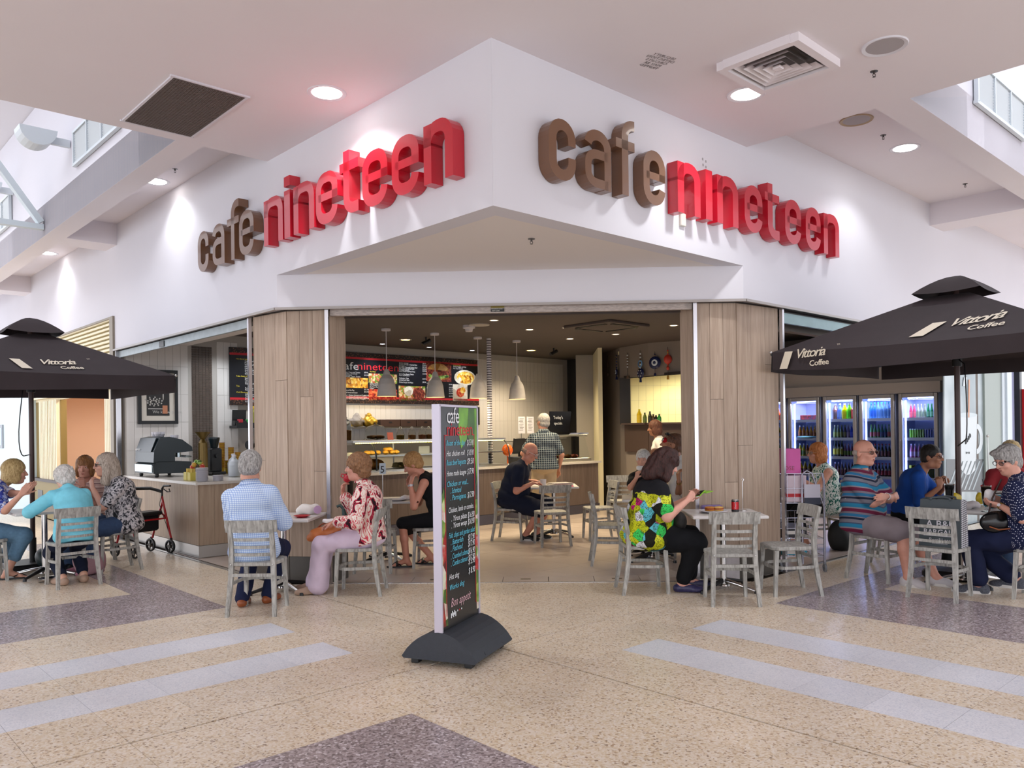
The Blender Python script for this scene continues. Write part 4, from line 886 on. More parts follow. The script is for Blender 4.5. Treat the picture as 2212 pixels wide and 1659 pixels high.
# ------------------------------------------------------------------ smooth solids for people, bags and food (signed distance field -> surface nets)
class Blob:
    def __init__(s, k=.02): s.p = []; s.k = k; s.cuts = []; s.subs = []; s.disp = None
    def cap(s, a, b, r0, r1=None, k=None): s.p.append(('c', np.array(a, float), np.array(b, float), r0, r0 if r1 is None else r1, s.k if k is None else k)); return s
    def ell(s, c, r, R=None, k=None): s.p.append(('e', np.array(c, float), np.array(r if isinstance(r, (tuple, list)) else (r, r, r), float), np.eye(3) if R is None else np.array(R, float), 0, s.k if k is None else k)); return s
    def sub(s, c, r, R=None): s.subs.append(('e', np.array(c, float), np.array(r if isinstance(r, (tuple, list)) else (r, r, r), float), np.eye(3) if R is None else np.array(R, float), 0, .01)); return s
    def cut(s, p, n): s.cuts.append((np.array(p, float), np.array(n, float) / np.linalg.norm(n))); return s
    @staticmethod
    def _d(q, X, Y, Z):
        if q[0] == 'c':
            a, b, r0, r1 = q[1:5]; ab = b - a; L = ab @ ab + 1e-12; px, py, pz = X - a[0], Y - a[1], Z - a[2]
            t = np.clip((px * ab[0] + py * ab[1] + pz * ab[2]) / L, 0, 1); return np.sqrt((px - t * ab[0]) ** 2 + (py - t * ab[1]) ** 2 + (pz - t * ab[2]) ** 2) - (r0 + (r1 - r0) * t)
        c, r, R = q[1:4]; px, py, pz = X - c[0], Y - c[1], Z - c[2]
        l = [px * R[0, i] + py * R[1, i] + pz * R[2, i] for i in range(3)]
        k0 = np.sqrt(sum((l[i] / r[i]) ** 2 for i in range(3))) + 1e-9; k1 = np.sqrt(sum((l[i] / r[i] ** 2) ** 2 for i in range(3))) + 1e-9
        return k0 * (k0 - 1) / k1
    @staticmethod
    def _bb(q):
        if q[0] == 'c': m = max(q[3], q[4]); return np.minimum(q[1], q[2]) - m, np.maximum(q[1], q[2]) + m
        e = np.sqrt(((q[3] * q[2]) ** 2).sum(1)); return q[1] - e, q[1] + e
    def mesh(s, vox=.008):
        B = [s._bb(q) for q in s.p]; pad = 3 * vox + .02; lo = np.min([b[0] for b in B], 0) - pad; hi = np.max([b[1] for b in B], 0) + pad
        n = np.ceil((hi - lo) / vox).astype(int) + 1; ax = [(lo[i] + vox * np.arange(n[i])).astype(np.float32) for i in range(3)]
        D = np.full(n, .05, np.float32)
        for q, (l, h) in zip(s.p, B):
            pd = q[5] + 2.5 * vox; i0 = np.maximum(0, ((l - pd - lo) / vox).astype(int)); i1 = np.minimum(n, ((h + pd - lo) / vox).astype(int) + 2)
            sl = tuple(slice(a, b) for a, b in zip(i0, i1)); X, Y, Z = ax[0][sl[0]][:, None, None], ax[1][sl[1]][None, :, None], ax[2][sl[2]][None, None, :]
            d = s._d(q, X, Y, Z).astype(np.float32); o = D[sl]; k = q[5]
            if k > 1e-4: h_ = np.clip(.5 + .5 * (o - d) / k, 0, 1); D[sl] = o + (d - o) * h_ - k * h_ * (1 - h_)
            else: D[sl] = np.minimum(o, d)
        X, Y, Z = ax[0][:, None, None], ax[1][None, :, None], ax[2][None, None, :]
        for q in s.subs: D = np.maximum(D, -s._d(q, X, Y, Z).astype(np.float32))
        for p, m in s.cuts: D = np.maximum(D, ((X - p[0]) * m[0] + (Y - p[1]) * m[1] + (Z - p[2]) * m[2]).astype(np.float32))
        if s.disp is not None: D = D + s.disp(X, Y, Z).astype(np.float32)
        return s.nets(D, lo, vox)
    @staticmethod
    def nets(D, lo, vox):
        S = D < 0; D = np.where(np.abs(D) < 1e-7, 1e-7, D); C = [(a, b, c) for a in (0, 1) for b in (0, 1) for c in (0, 1)]
        def cr(A, o): return A[o[0]:A.shape[0] - 1 + o[0], o[1]:A.shape[1] - 1 + o[1], o[2]:A.shape[2] - 1 + o[2]]
        cnt = sum(cr(S, o).astype(np.int8) for o in C); M = (cnt > 0) & (cnt < 8); I = np.argwhere(M); idx = np.full(M.shape, -1, np.int64); idx[M] = np.arange(len(I))
        V = np.zeros((len(I), 3)); N = np.zeros(len(I))
        val = {o: D[I[:, 0] + o[0], I[:, 1] + o[1], I[:, 2] + o[2]] for o in C}
        for o in C:
            for a in range(3):
                if o[a]: continue
                p = list(o); p[a] = 1; p = tuple(p); va, vb = val[o], val[p]; m = (va < 0) != (vb < 0); t = va[m] / (va[m] - vb[m]); q = np.tile(np.array(o, float), (m.sum(), 1)); q[:, a] += t; V[m] += q; N[m] += 1
        V = (I + V / N[:, None]) * vox + lo; F = []
        for a in range(3):
            b, c = (a + 1) % 3, (a + 2) % 3; s0 = [slice(None)] * 3; s1 = [slice(None)] * 3; s0[a] = slice(0, -1); s1[a] = slice(1, None)
            E0, E1 = S[tuple(s0)], S[tuple(s1)]; P = np.argwhere(E0 != E1); P = P[(P[:, b] > 0) & (P[:, c] > 0) & (P[:, b] < S.shape[b] - 1) & (P[:, c] < S.shape[c] - 1)]
            fl = E0[P[:, 0], P[:, 1], P[:, 2]]; db = np.zeros(3, int); dc = np.zeros(3, int); db[b] = 1; dc[c] = 1
            g = lambda Q: idx[Q[:, 0], Q[:, 1], Q[:, 2]]
            q = np.stack([g(P - db - dc), g(P - dc), g(P), g(P - db)], 1); q[~fl] = q[~fl][:, ::-1]; F.append(q)
        return V, np.concatenate(F)
    def build(s, name, m, parent=None, vox=.008, smooth=1):
        V, F = s.mesh(vox); me = bpy.data.meshes.new(name); me.vertices.add(len(V)); me.loops.add(len(F) * 4); me.polygons.add(len(F))
        if smooth:
            for _ in range(smooth):
                A = np.zeros_like(V); n = np.zeros(len(V))
                for i in range(4): np.add.at(A, F[:, i], V[F[:, (i + 1) % 4]]); np.add.at(n, F[:, i], 1)
                V = .5 * V + .5 * A / np.maximum(n, 1)[:, None]
        me.vertices.foreach_set('co', V.astype(np.float32).ravel()); me.loops.foreach_set('vertex_index', F.astype(np.int32).ravel())
        me.polygons.foreach_set('loop_start', np.arange(0, len(F) * 4, 4, dtype=np.int32)); me.polygons.foreach_set('use_smooth', np.ones(len(F), bool))
        me.materials.append(m); me.update(calc_edges=True)
        o = bpy.data.objects.new(name, me); COL.objects.link(o)
        if parent is not None: o.parent = parent
        return o
# ------------------------------------------------------------------ people
def nrm(v): v = np.array(v, float); return v / (np.linalg.norm(v) + 1e-12)
def skin(c): return mat('skin_' + c.strip('#'), c, .5, noise=(22, .07))
def hairm(c, c2=None):
    k = 'hair_' + c.strip('#') + (c2 or '').strip('#')
    if k in _M: return _M[k]
    g = NT(k, .55, .3); n = g.noise(g.coord('Object', (1, 1, .35)), 95, 4, .6); g.col(g.ramp(n, [(.3, c), (.7, c2 or c)])).bump(n, .5, .006); return g.m
def ik(S, T, a, b, pole):
    S, T = np.array(S, float), np.array(T, float); d = T - S; L = np.linalg.norm(d); L2 = min(L, (a + b) * .998); u = d / (L + 1e-9); x = (a * a - b * b + L2 * L2) / (2 * L2); h = math.sqrt(max(a * a - x * x, 0))
    p = np.array(pole, float); p = p - u * (p @ u); p = nrm(p); return S + u * x + p * h, S + u * L2
EYE_W = mat('eye_white', '#e8e2da', .3); EYE_D = mat('eye_dark', '#2a1c14', .2)
def rotm(yaw, pitch, roll=0): return np.array(Euler((-pitch, roll, 0)).to_matrix()) if False else np.array((Matrix.Rotation(yaw, 3, 'Z') @ Matrix.Rotation(-pitch, 3, 'X') @ Matrix.Rotation(roll, 3, 'Y')))
def hand(B, W, d, n, side, curl=(.35, .5), r=1., spread=1.):
    """five fingers from wrist W: d points along the hand, n out of the palm, side +1 for a right hand"""
    d = nrm(d); n = nrm(np.array(n, float) - d * (np.array(n, float) @ d)); x = np.cross(d, n) * side  # towards the thumb
    K = .0045; K0 = W + d * .012
    for i, (off, ln, rr) in enumerate(((.028, .068, .0088), (.0095, .076, .009), (-.009, .071, .0087), (-.026, .056, .0078))):
        kn = W + (d * (.085 - .004 * abs(i - 1)) + x * off * spread) * r
        B.cap(W + (d * .01 + x * off * .45) * r, kn, .0155 * r, .0118 * r, .008)
        a1 = curl[0] + .04 * i; a2 = a1 + curl[1]; f1 = d * math.cos(a1) + n * math.sin(a1) + x * off * 2.0 * (spread - .7); f2 = d * math.cos(a2) + n * math.sin(a2); f3 = d * math.cos(a2 + curl[1] * .6) + n * math.sin(a2 + curl[1] * .6)
        m = kn + nrm(f1) * ln * .48 * r; e = m + f2 * ln * .32 * r; t = e + f3 * ln * .22 * r
        B.cap(kn, m, rr * r, rr * .95 * r, K).cap(m, e, rr * .95 * r, rr * .88 * r, K).cap(e, t, rr * .88 * r, rr * .72 * r, K)
    b = W + (d * .028 + x * .022) * r; m = b + nrm(d * .6 + x * .75 + n * .35) * .042 * r; t = m + nrm(d * .85 + x * .25 + n * .45) * .036 * r
    B.cap(b, m, .0135 * r, .0105 * r, .006).cap(m, t, .0102 * r, .0082 * r, K)
def person(label, pos, face, seat=.43, s=1., lean=.1, side=0., twist=0., hunch=.1, head=(0, 0, 0), armL=None, armR=None, handL=None, handR=None, legL=None, legR=None, fat=1., bust=0, sk='#d8a189',
           top=None, sleeve=1., tloose=.012, hem=None, neckline=.0, bot=None, leg=1., bloose=.012, flare=0., skirt=None, shoe=None, shoe_m=None, hair=None, hm=None, glasses=None, vox=.0075, brow='#6a5648', extra=None, stand=False, collar=False, sw=1.):
    t = thing('person', label, 'person', (pos[0], pos[1], 0), math.atan2(-face[0], face[1])); Mw = Matrix.Translation((pos[0], pos[1], 0)) @ Matrix.Rotation(math.atan2(-face[0], face[1]), 4, 'Z'); Mi = Mw.inverted()
    loc = lambda p: np.array(Mi @ Vector(p))
    F = np.array([0, 1., 0]); U = nrm([math.sin(side), math.sin(lean), math.cos(lean)]); Rx = np.array([math.cos(twist), math.sin(twist), 0]); Fw = np.cross(U, Rx); Fw = nrm(Fw); Rx = np.cross(Fw, U); OR = np.stack([Rx, Fw, U], 1)
    P = np.array([0, 0, (.86 * s if stand else seat + .095 * s)]); N = P + U * .485 * s + F * hunch * .18 * s; mid = P + U * .26 * s - F * hunch * .02
    nk = nrm(U + F * (.25 + hunch)); Hc = N + nk * .175 * s
    hy, hp, hr = head; HR = OR @ rotm(hy, hp, hr) if False else np.array(Matrix.Rotation(twist * .5 + hy, 3, 'Z') @ Matrix.Rotation(hp, 3, 'X') @ Matrix.Rotation(hr, 3, 'Y'))
    hd = lambda x, y, z: Hc + HR @ (np.array([x, y, z]) * s)
    SH = {1: N - U * .075 * s + Rx * .158 * s * sw, -1: N - U * .075 * s - Rx * .158 * s * sw}; HP = {1: P + np.array([.085 * s, .02, -.01]), -1: P + np.array([-.085 * s, .02, -.01])}
    ua, fa, th, sn = .275 * s, .245 * s, .415 * s, .40 * s
    def tgt(v, dflt): return np.array(dflt, float) if v is None else (loc(v[1]) if isinstance(v[0], str) else np.array(v, float))
    EL, WR, KN, AN = {}, {}, {}, {}
    for sd, a in ((1, armR), (-1, armL)):
        pole = np.array([sd * .9, -.5, -.9])
        if isinstance(a, dict): pole = np.array(a['pole'], float); a = a['to']
        EL[sd], WR[sd] = ik(SH[sd], tgt(a, (sd * .14, .36, P[2] + .16) if not stand else (sd * .24, .05, P[2] - .02)), ua, fa, pole)
    for sd, l in ((1, legR), (-1, legL)):
        pole = np.array([sd * .12, 1, .35]) if not stand else np.array([0, 1, 0])
        if isinstance(l, dict): pole = np.array(l['pole'], float); l = l['to']
        KN[sd], AN[sd] = ik(HP[sd], tgt(l, (sd * .1, .40, .075) if not stand else (sd * .09, 0, .075)), th, sn, pole)
    # --- the body itself
    B = Blob(.02); fb = .86 * fat
    B.ell(P, (.15 * fb * s, .115 * fb * s, .11 * s), OR).ell(P + U * .17 * s, (.125 * fb * s, .10 * fb * s, .16 * s), OR).ell(P + U * .35 * s, (.135 * s, .095 * s, .15 * s), OR)
    B.cap(SH[-1], SH[1], .048 * s, .048 * s).cap(N - U * .05, N + nk * .10 * s, .062 * s, .05 * s, .03)
    for sd in (1, -1):
        B.cap(SH[sd], EL[sd], .046 * s * (.55 + .45 * fat), .037 * s * (.5 + .5 * fat)).cap(EL[sd], WR[sd], .038 * s * (.5 + .5 * fat), .024 * s)
        B.cap(HP[sd], KN[sd], .075 * s * fb, .052 * s * fb).cap(KN[sd], KN[sd] * .6 + AN[sd] * .4, .052 * s * fb, .052 * s * fb).cap(KN[sd] * .6 + AN[sd] * .4, AN[sd], .05 * s * fb, .033 * s)
    # head
    B.ell(hd(0, -.012, .03), (.076 * s, .094 * s, .088 * s), HR, .02).ell(hd(0, .022, -.03), (.062 * s, .072 * s, .092 * s), HR, .02).ell(hd(0, .052, -.098), (.036 * s, .034 * s, .026 * s), HR, .025).cap(hd(-.04, .0, -.085), hd(.04, 0, -.085), .036 * s, .036 * s, .03)
    B.cap(hd(0, .088, .012), hd(0, .112, -.028), .0095 * s, .0135 * s, .012).cap(hd(-.012, .098, -.03), hd(.012, .098, -.03), .0085 * s, .0085 * s, .006).cap(hd(-.04, .076, .026), hd(.04, .076, .026), .013 * s, .013 * s, .012)
    B.ell(hd(-.036, .064, -.028), (.024 * s, .022 * s, .022 * s), HR, .015).ell(hd(.036, .064, -.028), (.024 * s, .022 * s, .022 * s), HR, .015).cap(hd(-.014, .089, -.064), hd(.014, .089, -.064), .0085 * s, .0085 * s, .012)
    for sd in (1, -1): B.ell(hd(sd * .077, -.008, -.012), (.011 * s, .022 * s, .032 * s), HR, .008)
    # hands
    for sd, h in ((1, handR), (-1, handL)):
        h = h or {}; fd = nrm(WR[sd] - EL[sd]); d = h.get('d'); d = fd if d is None else nrm(np.array(d, float)); nn = np.array(h.get('n', (-sd * .5, 0, -.9)), float)
        hand(B, WR[sd], d, nn, h.get('side', -sd), h.get('curl', (.35, .5)), s * h.get('r', .98))
    bare = shoe in ('thong', 'sandal', 'slip', None)
    for sd in (1, -1):
        a = AN[sd]; fdir = nrm(np.array([sd * .15, 1, 0.]) if not isinstance(extra, dict) or ('foot%d' % sd) not in extra else np.array(extra['foot%d' % sd], float)); g0 = a * np.array([1, 1, 0])
        if a[2] < .2 or True:
            zf = max(a[2] - .075, 0)
            heel = a + np.array([0, 0, -.045]) - fdir * .03; ball = a + fdir * .12 + np.array([0, 0, -.052]) + (fdir * 0); toe = a + fdir * .17 + np.array([0, 0, -.058])
            B.cap(a, heel, .032, .03, .02).cap(a, ball, .03, .026, .02).cap(ball - np.cross(fdir, [0, 0, 1]) * .018, ball + np.cross(fdir, [0, 0, 1]) * .018, .02, .018, .01)
            if bare:
                for q in range(5): o = np.cross(fdir, [0, 0, 1]) * (.026 - .013 * q) * (sd); B.cap(ball + o * .9, toe + o + fdir * (.012 - .006 * q), .0115 - .001 * q, .0095 - .0008 * q, .003)
    B.build('body', skin(sk), t, vox)
    # --- shirt
    if top is not None:
        S = Blob(.03); L = tloose; f2 = fat
        S.ell(P + U * .05 * s, (.165 * f2 * s + L, .13 * f2 * s + L, .15 * s), OR).ell(P + U * .19 * s + F * .015 * (f2 - .9), (.15 * f2 * s + L, .122 * f2 * s + L, .17 * s), OR).ell(P + U * .35 * s, (.156 * (.5 + .5 * f2) * s + L, .116 * (.6 + .4 * f2) * s + L, .155 * s), OR)
        if hem is not None and hem < -.04: S.ell(P - U * .03 * s, (.178 * fat * s + L, .142 * fat * s + L, .13 * s), OR)
        S.cap(SH[-1], SH[1], .05 * s + L * .5)
        for sd in (1, -1): S.cap(SH[sd], N - U * .005, .048 * s + L * .4, .055 * s + L * .3, .03)
        if fat > 1.08: S.ell(P + U * .13 * s + Fw * .055 * fat, (.14 * fat * s, .11 * fat * s, .14 * s), OR, .05)
        if bust:
            for sd in (1, -1): S.ell(P + U * .31 * s + Rx * sd * .07 * s + Fw * (.075 + .02 * fat) * s, (.072 * bust * s, .062 * bust * s, .068 * bust * s), OR, .035)
        for sd in (1, -1):
            if sleeve <= 0: continue
            ru, rf = .047 * s * (.55 + .45 * fat) + L, .044 * s * (.5 + .5 * fat) + L
            if sleeve <= 1: e = SH[sd] + (EL[sd] - SH[sd]) * sleeve; S.cap(SH[sd], e, ru, ru * .98 if sleeve < .9 else rf, .02)
            else:
                S.cap(SH[sd], EL[sd], ru, rf, .02); w = EL[sd] + (WR[sd] - EL[sd]) * (sleeve - 1); S.cap(EL[sd], w, rf, rf * .82, .02)
        # clean hem, cuffs stay round; neck opening
        hz = (P[2] - .09 * s) if hem is None else P[2] + hem
        S.cut((0, 0, hz), (0, -.25 if not stand else 0, -1)); S.sub(N + nk * .06 * s + Fw * (.015 + neckline * .5), (.064 * s + neckline * .3, .064 * s + neckline * .5, .075 * s + neckline * .6))
        if sleeve <= 0:
            for sd in (1, -1): S.sub(SH[sd] + Rx * sd * .055 * s, (.07 * s, .085 * s, .10 * s), OR)
        rr = np.random.default_rng(int(abs(pos[0] * 1000)) + 5); ph = rr.uniform(0, 6, 6)
        S.disp = lambda X, Y, Z: .0035 * np.sin(31 * X + 23 * Z + ph[0]) * np.sin(27 * Y - 19 * Z + ph[1]) + .0022 * np.sin(55 * Z + 30 * X + ph[2]) * np.sin(40 * X - 22 * Y + ph[3])
        S.build('blouse' if bust else 'shirt', top, t, max(vox, .009))
        if collar:
            C = MB(); k = 16; pts = []
            for i in range(k + 1): a = PI * .58 + (2 * PI - PI * .16) * i / k; pts.append(N + nk * .035 * s + (Rx * math.cos(a) + Fw * math.sin(a)) * (.068 * s))
            C.add([Vector(p) for p in pts] + [Vector(p + nk * .03 * s + (p - N - nk * .035 * s) * -.05) for p in pts] + [Vector(p + (p - N - nk * .035 * s) * .32 - nk * .012) for p in pts], [(i, i + 1, k + 2 + i, k + 1 + i) for i in range(k)] + [(k + 1 + i, k + 2 + i, 2 * k + 3 + i, 2 * k + 2 + i) for i in range(k)], 0, True); obj('collar', C, top, t)
    if bot is not None:
        T_ = Blob(.025); L = bloose
        T_.ell(P, (.16 * fat * s + L, .125 * fat * s + L, .115 * s), OR).ell(P - np.array([0, 0, .02]), (.165 * fat * s + L, .13 * fat * s + L, .09 * s))
        for sd in (1, -1):
            rk = .06 * s * (.4 + .6 * fat) + L
            T_.cap(HP[sd], HP[sd] * .5 + KN[sd] * .5, .088 * s * (.35 + .65 * fat) + L, .078 * s * (.35 + .65 * fat) + L)
            if leg < .5: T_.cap(HP[sd] * .5 + KN[sd] * .5, HP[sd] + (KN[sd] - HP[sd]) * (leg * 2), .078 * s * (.35 + .65 * fat) + L, .072 * s * (.4 + .6 * fat) + L)
            else:
                T_.cap(HP[sd] * .5 + KN[sd] * .5, KN[sd], .078 * s * (.35 + .65 * fat) + L, rk); e = KN[sd] + (AN[sd] - KN[sd]) * (leg - .5) * 2; T_.cap(KN[sd], e, rk, (.047 * s + L + flare))
        if not stand: T_.cut((0, 0, P[2] + (.06 if top is not None else .1) * s), (0, -.15, 1))
        T_.disp = lambda X, Y, Z: .003 * np.sin(29 * X + 33 * Z) * np.sin(31 * Y - 17 * Z) + .002 * np.sin(60 * Y + 20 * X) * np.sin(30 * Z)
        T_.build('trousers' if leg > .8 else 'shorts', bot, t, max(vox, .009))
    if skirt is not None:
        K = Blob(.05)
        K.ell(P, (.17 * fat * s, .14 * fat * s, .12 * s), OR)
        for q in np.linspace(-1, 1, 5): K.cap(P + np.array([q * .07, .02, 0]), (KN[-1] * (1 - q) / 2 + KN[1] * (1 + q) / 2) + np.array([0, .0, .01]), .085 * s * fat, .07 * s * fat, .03)
        K.build('skirt', skirt, t, .011)
    # --- shoes
    sm = shoe_m or M_black
    for sd in (1, -1):
        if shoe is None: break
        a = AN[sd]; fdir = nrm(np.array([sd * .15, 1, 0.]) if not isinstance(extra, dict) or ('foot%d' % sd) not in extra else np.array(extra['foot%d' % sd], float)); up = nrm(np.cross(np.cross(fdir, [0, 0, 1.]), fdir)); xs = np.cross(fdir, up); o = a - up * .075
        if shoe in ('trainer', 'slip', 'shoe'):
            Q = Blob(.015); h = .062 if shoe == 'trainer' else .045
            Q.ell(o - fdir * .02 + up * .035, (.043, .058, h), np.stack([xs, fdir, up], 1)).ell(o + fdir * .13 + up * .022, (.047, .085, .036), np.stack([xs, fdir, up], 1)).ell(o + fdir * .06 + up * .035, (.042, .085, .045), np.stack([xs, fdir, up], 1))
            Q.cut(o + up * .004, -up)
            if shoe == 'slip': Q.sub(a + fdir * .05 + up * .02, (.032, .065, .045), np.stack([xs, fdir, up], 1))
            so = Q.build('shoe', sm, t, .006)
            if shoe == 'trainer':
                mb = MB(); pts = [(x, y) for x, y in [(math.cos(q * PI / 8) * (.047 if math.sin(q * PI / 8) > 0 else .043), .05 + math.sin(q * PI / 8) * (.17 if math.sin(q * PI / 8) > 0 else .13)) for q in range(16)]]
                mb.prism(pts, 0.001, .026, m=Matrix.Translation(Vector(o)) @ Matrix((Vector(xs), Vector(fdir), Vector(up))).transposed().to_4x4()); obj('sole', mb, mat('sole_white', '#dcdad8', .6), so)
        else:
            mb = MB(); pts = [(math.cos(q * PI / 8) * .043, .05 + math.sin(q * PI / 8) * (.165 if math.sin(q * PI / 8) > 0 else .125)) for q in range(16)]
            mm = Matrix.Translation(Vector(o)) @ Matrix((Vector(xs), Vector(fdir), Vector(up))).transposed().to_4x4(); mb.prism(pts, 0.001, .017, m=mm); so = obj('shoe', mb, sm, t)
            mb = MB(); tp = [o + fdir * .17 + up * .02 + xs * sd * -.012, o + fdir * .12 + up * .055, o + fdir * .06 + up * .03 + xs * .045]; mb.tube(tp, .006, 6); mb.tube([tp[0], tp[1] + fdir * .0, o + fdir * .06 + up * .03 - xs * .045], .006, 6)
            if shoe == 'sandal': mb.tube([o + fdir * .10 + up * .02 + xs * .045, o + fdir * .10 + up * .062, o + fdir * .10 + up * .02 - xs * .045], .016, 6)
            obj('strap', mb, sm, so)
    # --- face parts
    mb = MB()
    for sd in (1, -1): mb.ell(hd(sd * .031, .0755, .006), (.0125 * s, .010 * s, .0085 * s), 8, 0, Matrix(HR.tolist())); mb.ell(hd(sd * .031, .0845, .006), (.0055 * s, .003 * s, .0055 * s), 8, 1, Matrix(HR.tolist()))
    obj('eyes', mb, [EYE_W, EYE_D], t)
    mb = MB()
    for sd in (1, -1): mb.tube([hd(sd * .018, .088, .027), hd(sd * .034, .086, .032), hd(sd * .05, .072, .027)], [.003 * s, .004 * s, .002 * s], 5)
    obj('eyebrows', mb, mat('brow_' + brow.strip('#'), brow, .8), t)
    mb = MB(); mb.tube([hd(-.024, .083, -.064), hd(-.009, .0965, -.061), hd(0, .098, -.062), hd(.009, .0965, -.061), hd(.024, .083, -.064)], [.002 * s, .0045 * s, .005 * s, .0045 * s, .002 * s], 6); mb.tube([hd(-.02, .085, -.068), hd(0, .096, -.072), hd(.02, .085, -.068)], [.002 * s, .005 * s, .002 * s], 6)
    obj('lips', mb, mat('lips_' + ('d' if sk < '#b' else 'l'), '#a8655a' if sk >= '#b' else '#7a4a40', .45), t)
    if glasses:
        mb = MB(); gm = mat('glasses_' + glasses.strip('#'), glasses, .3, .3)
        for sd in (1, -1): mb.tube([hd(sd * .033 + .024 * math.cos(q * PI / 6), .099, .003 + .018 * math.sin(q * PI / 6)) for q in range(12)], .0022 * s, 5, closed=True); mb.tube([hd(sd * .057, .097, .008), hd(sd * .08, .04, .008), hd(sd * .083, -.02, .004)], .002 * s, 5)
        mb.tube([hd(-.009, .099, .006), hd(.009, .099, .006)], .002 * s, 5); gl = obj('glasses', mb, gm, t)
        mb = MB()
        for sd in (1, -1): mb.add([Vector(hd(sd * .033 + .022 * math.cos(q * PI / 6), .099, .003 + .0165 * math.sin(q * PI / 6))) for q in range(12)], [tuple(range(12))])
        obj('lens', mb, mat('lens', '#ffffff', .05, trans=1., ior=1.01), gl)
    # --- hair
    if hair:
        Hh = Blob(.012); kind = hair; rr = np.random.default_rng(len(label)); big = .006
        e = lambda x, y, z, a, b, c, k=.015: Hh.ell(hd(x, y, z), (a * s, b * s, c * s), HR, k)
        amp, fr = .003, 120
        if kind == 'bald': e(0, -.035, -.005, .083, .075, .05); Hh.sub(hd(0, .075, .0), (.12 * s, .09 * s, .2 * s), HR); Hh.sub(hd(0, -.02, .085), (.1 * s, .13 * s, .072 * s), HR)
        else:
            g = {'crop': .010, 'short': .017, 'curly': .03, 'bob': .022, 'long': .018, 'wavy': .03, 'tuft': .02}[kind]
            e(0, -.018, .036, .076 + g, .092 + g, .086 + g); 
            if kind == 'crop': e(0, -.04, -.03, .079, .07, .06); Hh.sub(hd(0, .095, -.06), (.11 * s, .085 * s, .10 * s), HR)
            if kind == 'short': e(0, -.045, -.02, .088, .072, .07); Hh.sub(hd(0, .10, -.055), (.12 * s, .085 * s, .085 * s), HR); amp = .004
            if kind == 'tuft': e(0, -.05, -.035, .085, .07, .07); e(.02, .07, .085, .06, .04, .03); Hh.sub(hd(0, .10, -.055), (.12 * s, .09 * s, .09 * s), HR); amp = .006; fr = 90
            if kind == 'curly':
                e(0, -.055, -.04, .09, .07, .075); Hh.sub(hd(0, .105, -.06), (.10 * s, .09 * s, .095 * s), HR); amp = .009; fr = 85
            if kind == 'bob':
                e(0, -.06, -.05, .096, .066, .09); e(.075, -.005, -.05, .03, .06, .075); e(-.075, -.005, -.05, .03, .06, .075); Hh.sub(hd(0, .105, -.065), (.072 * s, .1 * s, .098 * s), HR); amp = .004
            if kind in ('long', 'wavy'):
                dn = -.2 if kind == 'long' else -.13; w = 1. if kind == 'long' else 1.25
                Hh.cap(hd(0, -.06, -.02), hd(0, -.085, dn), .085 * s * w, .08 * s * w, .03)
                for sd in (1, -1): Hh.cap(hd(sd * .07, .0, .02), hd(sd * .085 * w, .012, dn * .95), .035 * s * w, .036 * s * w, .03)
                Hh.sub(hd(0, .115, -.075), (.068 * s, .108 * s, .11 * s), HR); amp = .005 if kind == 'long' else .01; fr = 70 if kind == 'long' else 55
        ph = rr.uniform(0, 6, 4)
        Hh.disp = lambda X, Y, Z: amp * (np.sin(fr * X + ph[0]) * np.sin(fr * .9 * Y + ph[1]) * np.sin((fr * .8 if kind in ('curly', 'wavy') else fr * .25) * Z + ph[2]) + .5 * np.sin(fr * 2.1 * X + fr * 1.3 * Y) * np.sin((fr * 1.7 if kind == 'curly' else fr * .4) * Z))
        Hh.build('hair', hm, t, .0065)
    return dict(t=t, hd=hd, WR=WR, EL=EL, N=N, P=P, U=U, KN=KN, AN=AN, SH=SH, HR=HR, s=s, Mw=Mw, Rx=Rx, Fw=Fw)
def wpt(J, p): return J['Mw'] @ Vector(p)
# ------------------------------------------------------------------ drinks fridges on the wall u = 8.95
UF = 8.95
def fu(x, y): p = on_u(x, y, UF); return uv_of(p)[1], p.z
M_fr = mat('fridge_frame', '#8d847c', .35, .5); M_frin = mat('fridge_lining', '#b9bfd8', .5); M_led = mat('fridge_led', '#ffffff', .5, emit='#9fb4ff', es=9)
M_fsh = mat('fridge_shelf', '#c9cfe2', .4, .3); M_fg = mat('fridge_glass', '#f4f8ff', .02, trans=1., ior=1.01)
doors = [(1648, 1700), (1705, 1772), (1780, 1852), (1858, 1934), (1943, 2028)]
FN = ['fridge mostly hidden behind the right pillar', 'fridge behind the woman in leaf print', 'middle fridge of yellow, green and red bottles', 'fridge behind the man in the striped polo', 'fridge nearest the coffee mug poster']
FS_ = ['mostly hidden fridge', 'leaf-top woman\'s fridge', 'middle fridge', 'striped man\'s fridge', 'fridge beside mug poster']
hd_ = thing('fridge_header', 'long beige panel above the row of drinks fridges', 'panel'); mb = MB(); va, vb = fu(1640, 800)[0], fu(2032, 800)[0]; rect(mb, UF - .03, UF + .6, vb, va, 1.955, 2.12); rect(mb, UF + .05, UF + .6, vb, va, 2.12, 2.45); obj('panel', mb, mat('header_beige', '#a2968b', .5), hd_)
mb = MB(); rect(mb, UF - .25, UF + .6, vb, va, 2.46, 2.52); obj('soffit', mb, M_gwall, hd_)
SHZ = [1.72, 1.42, 1.12, .82, .5]
_bm = {}
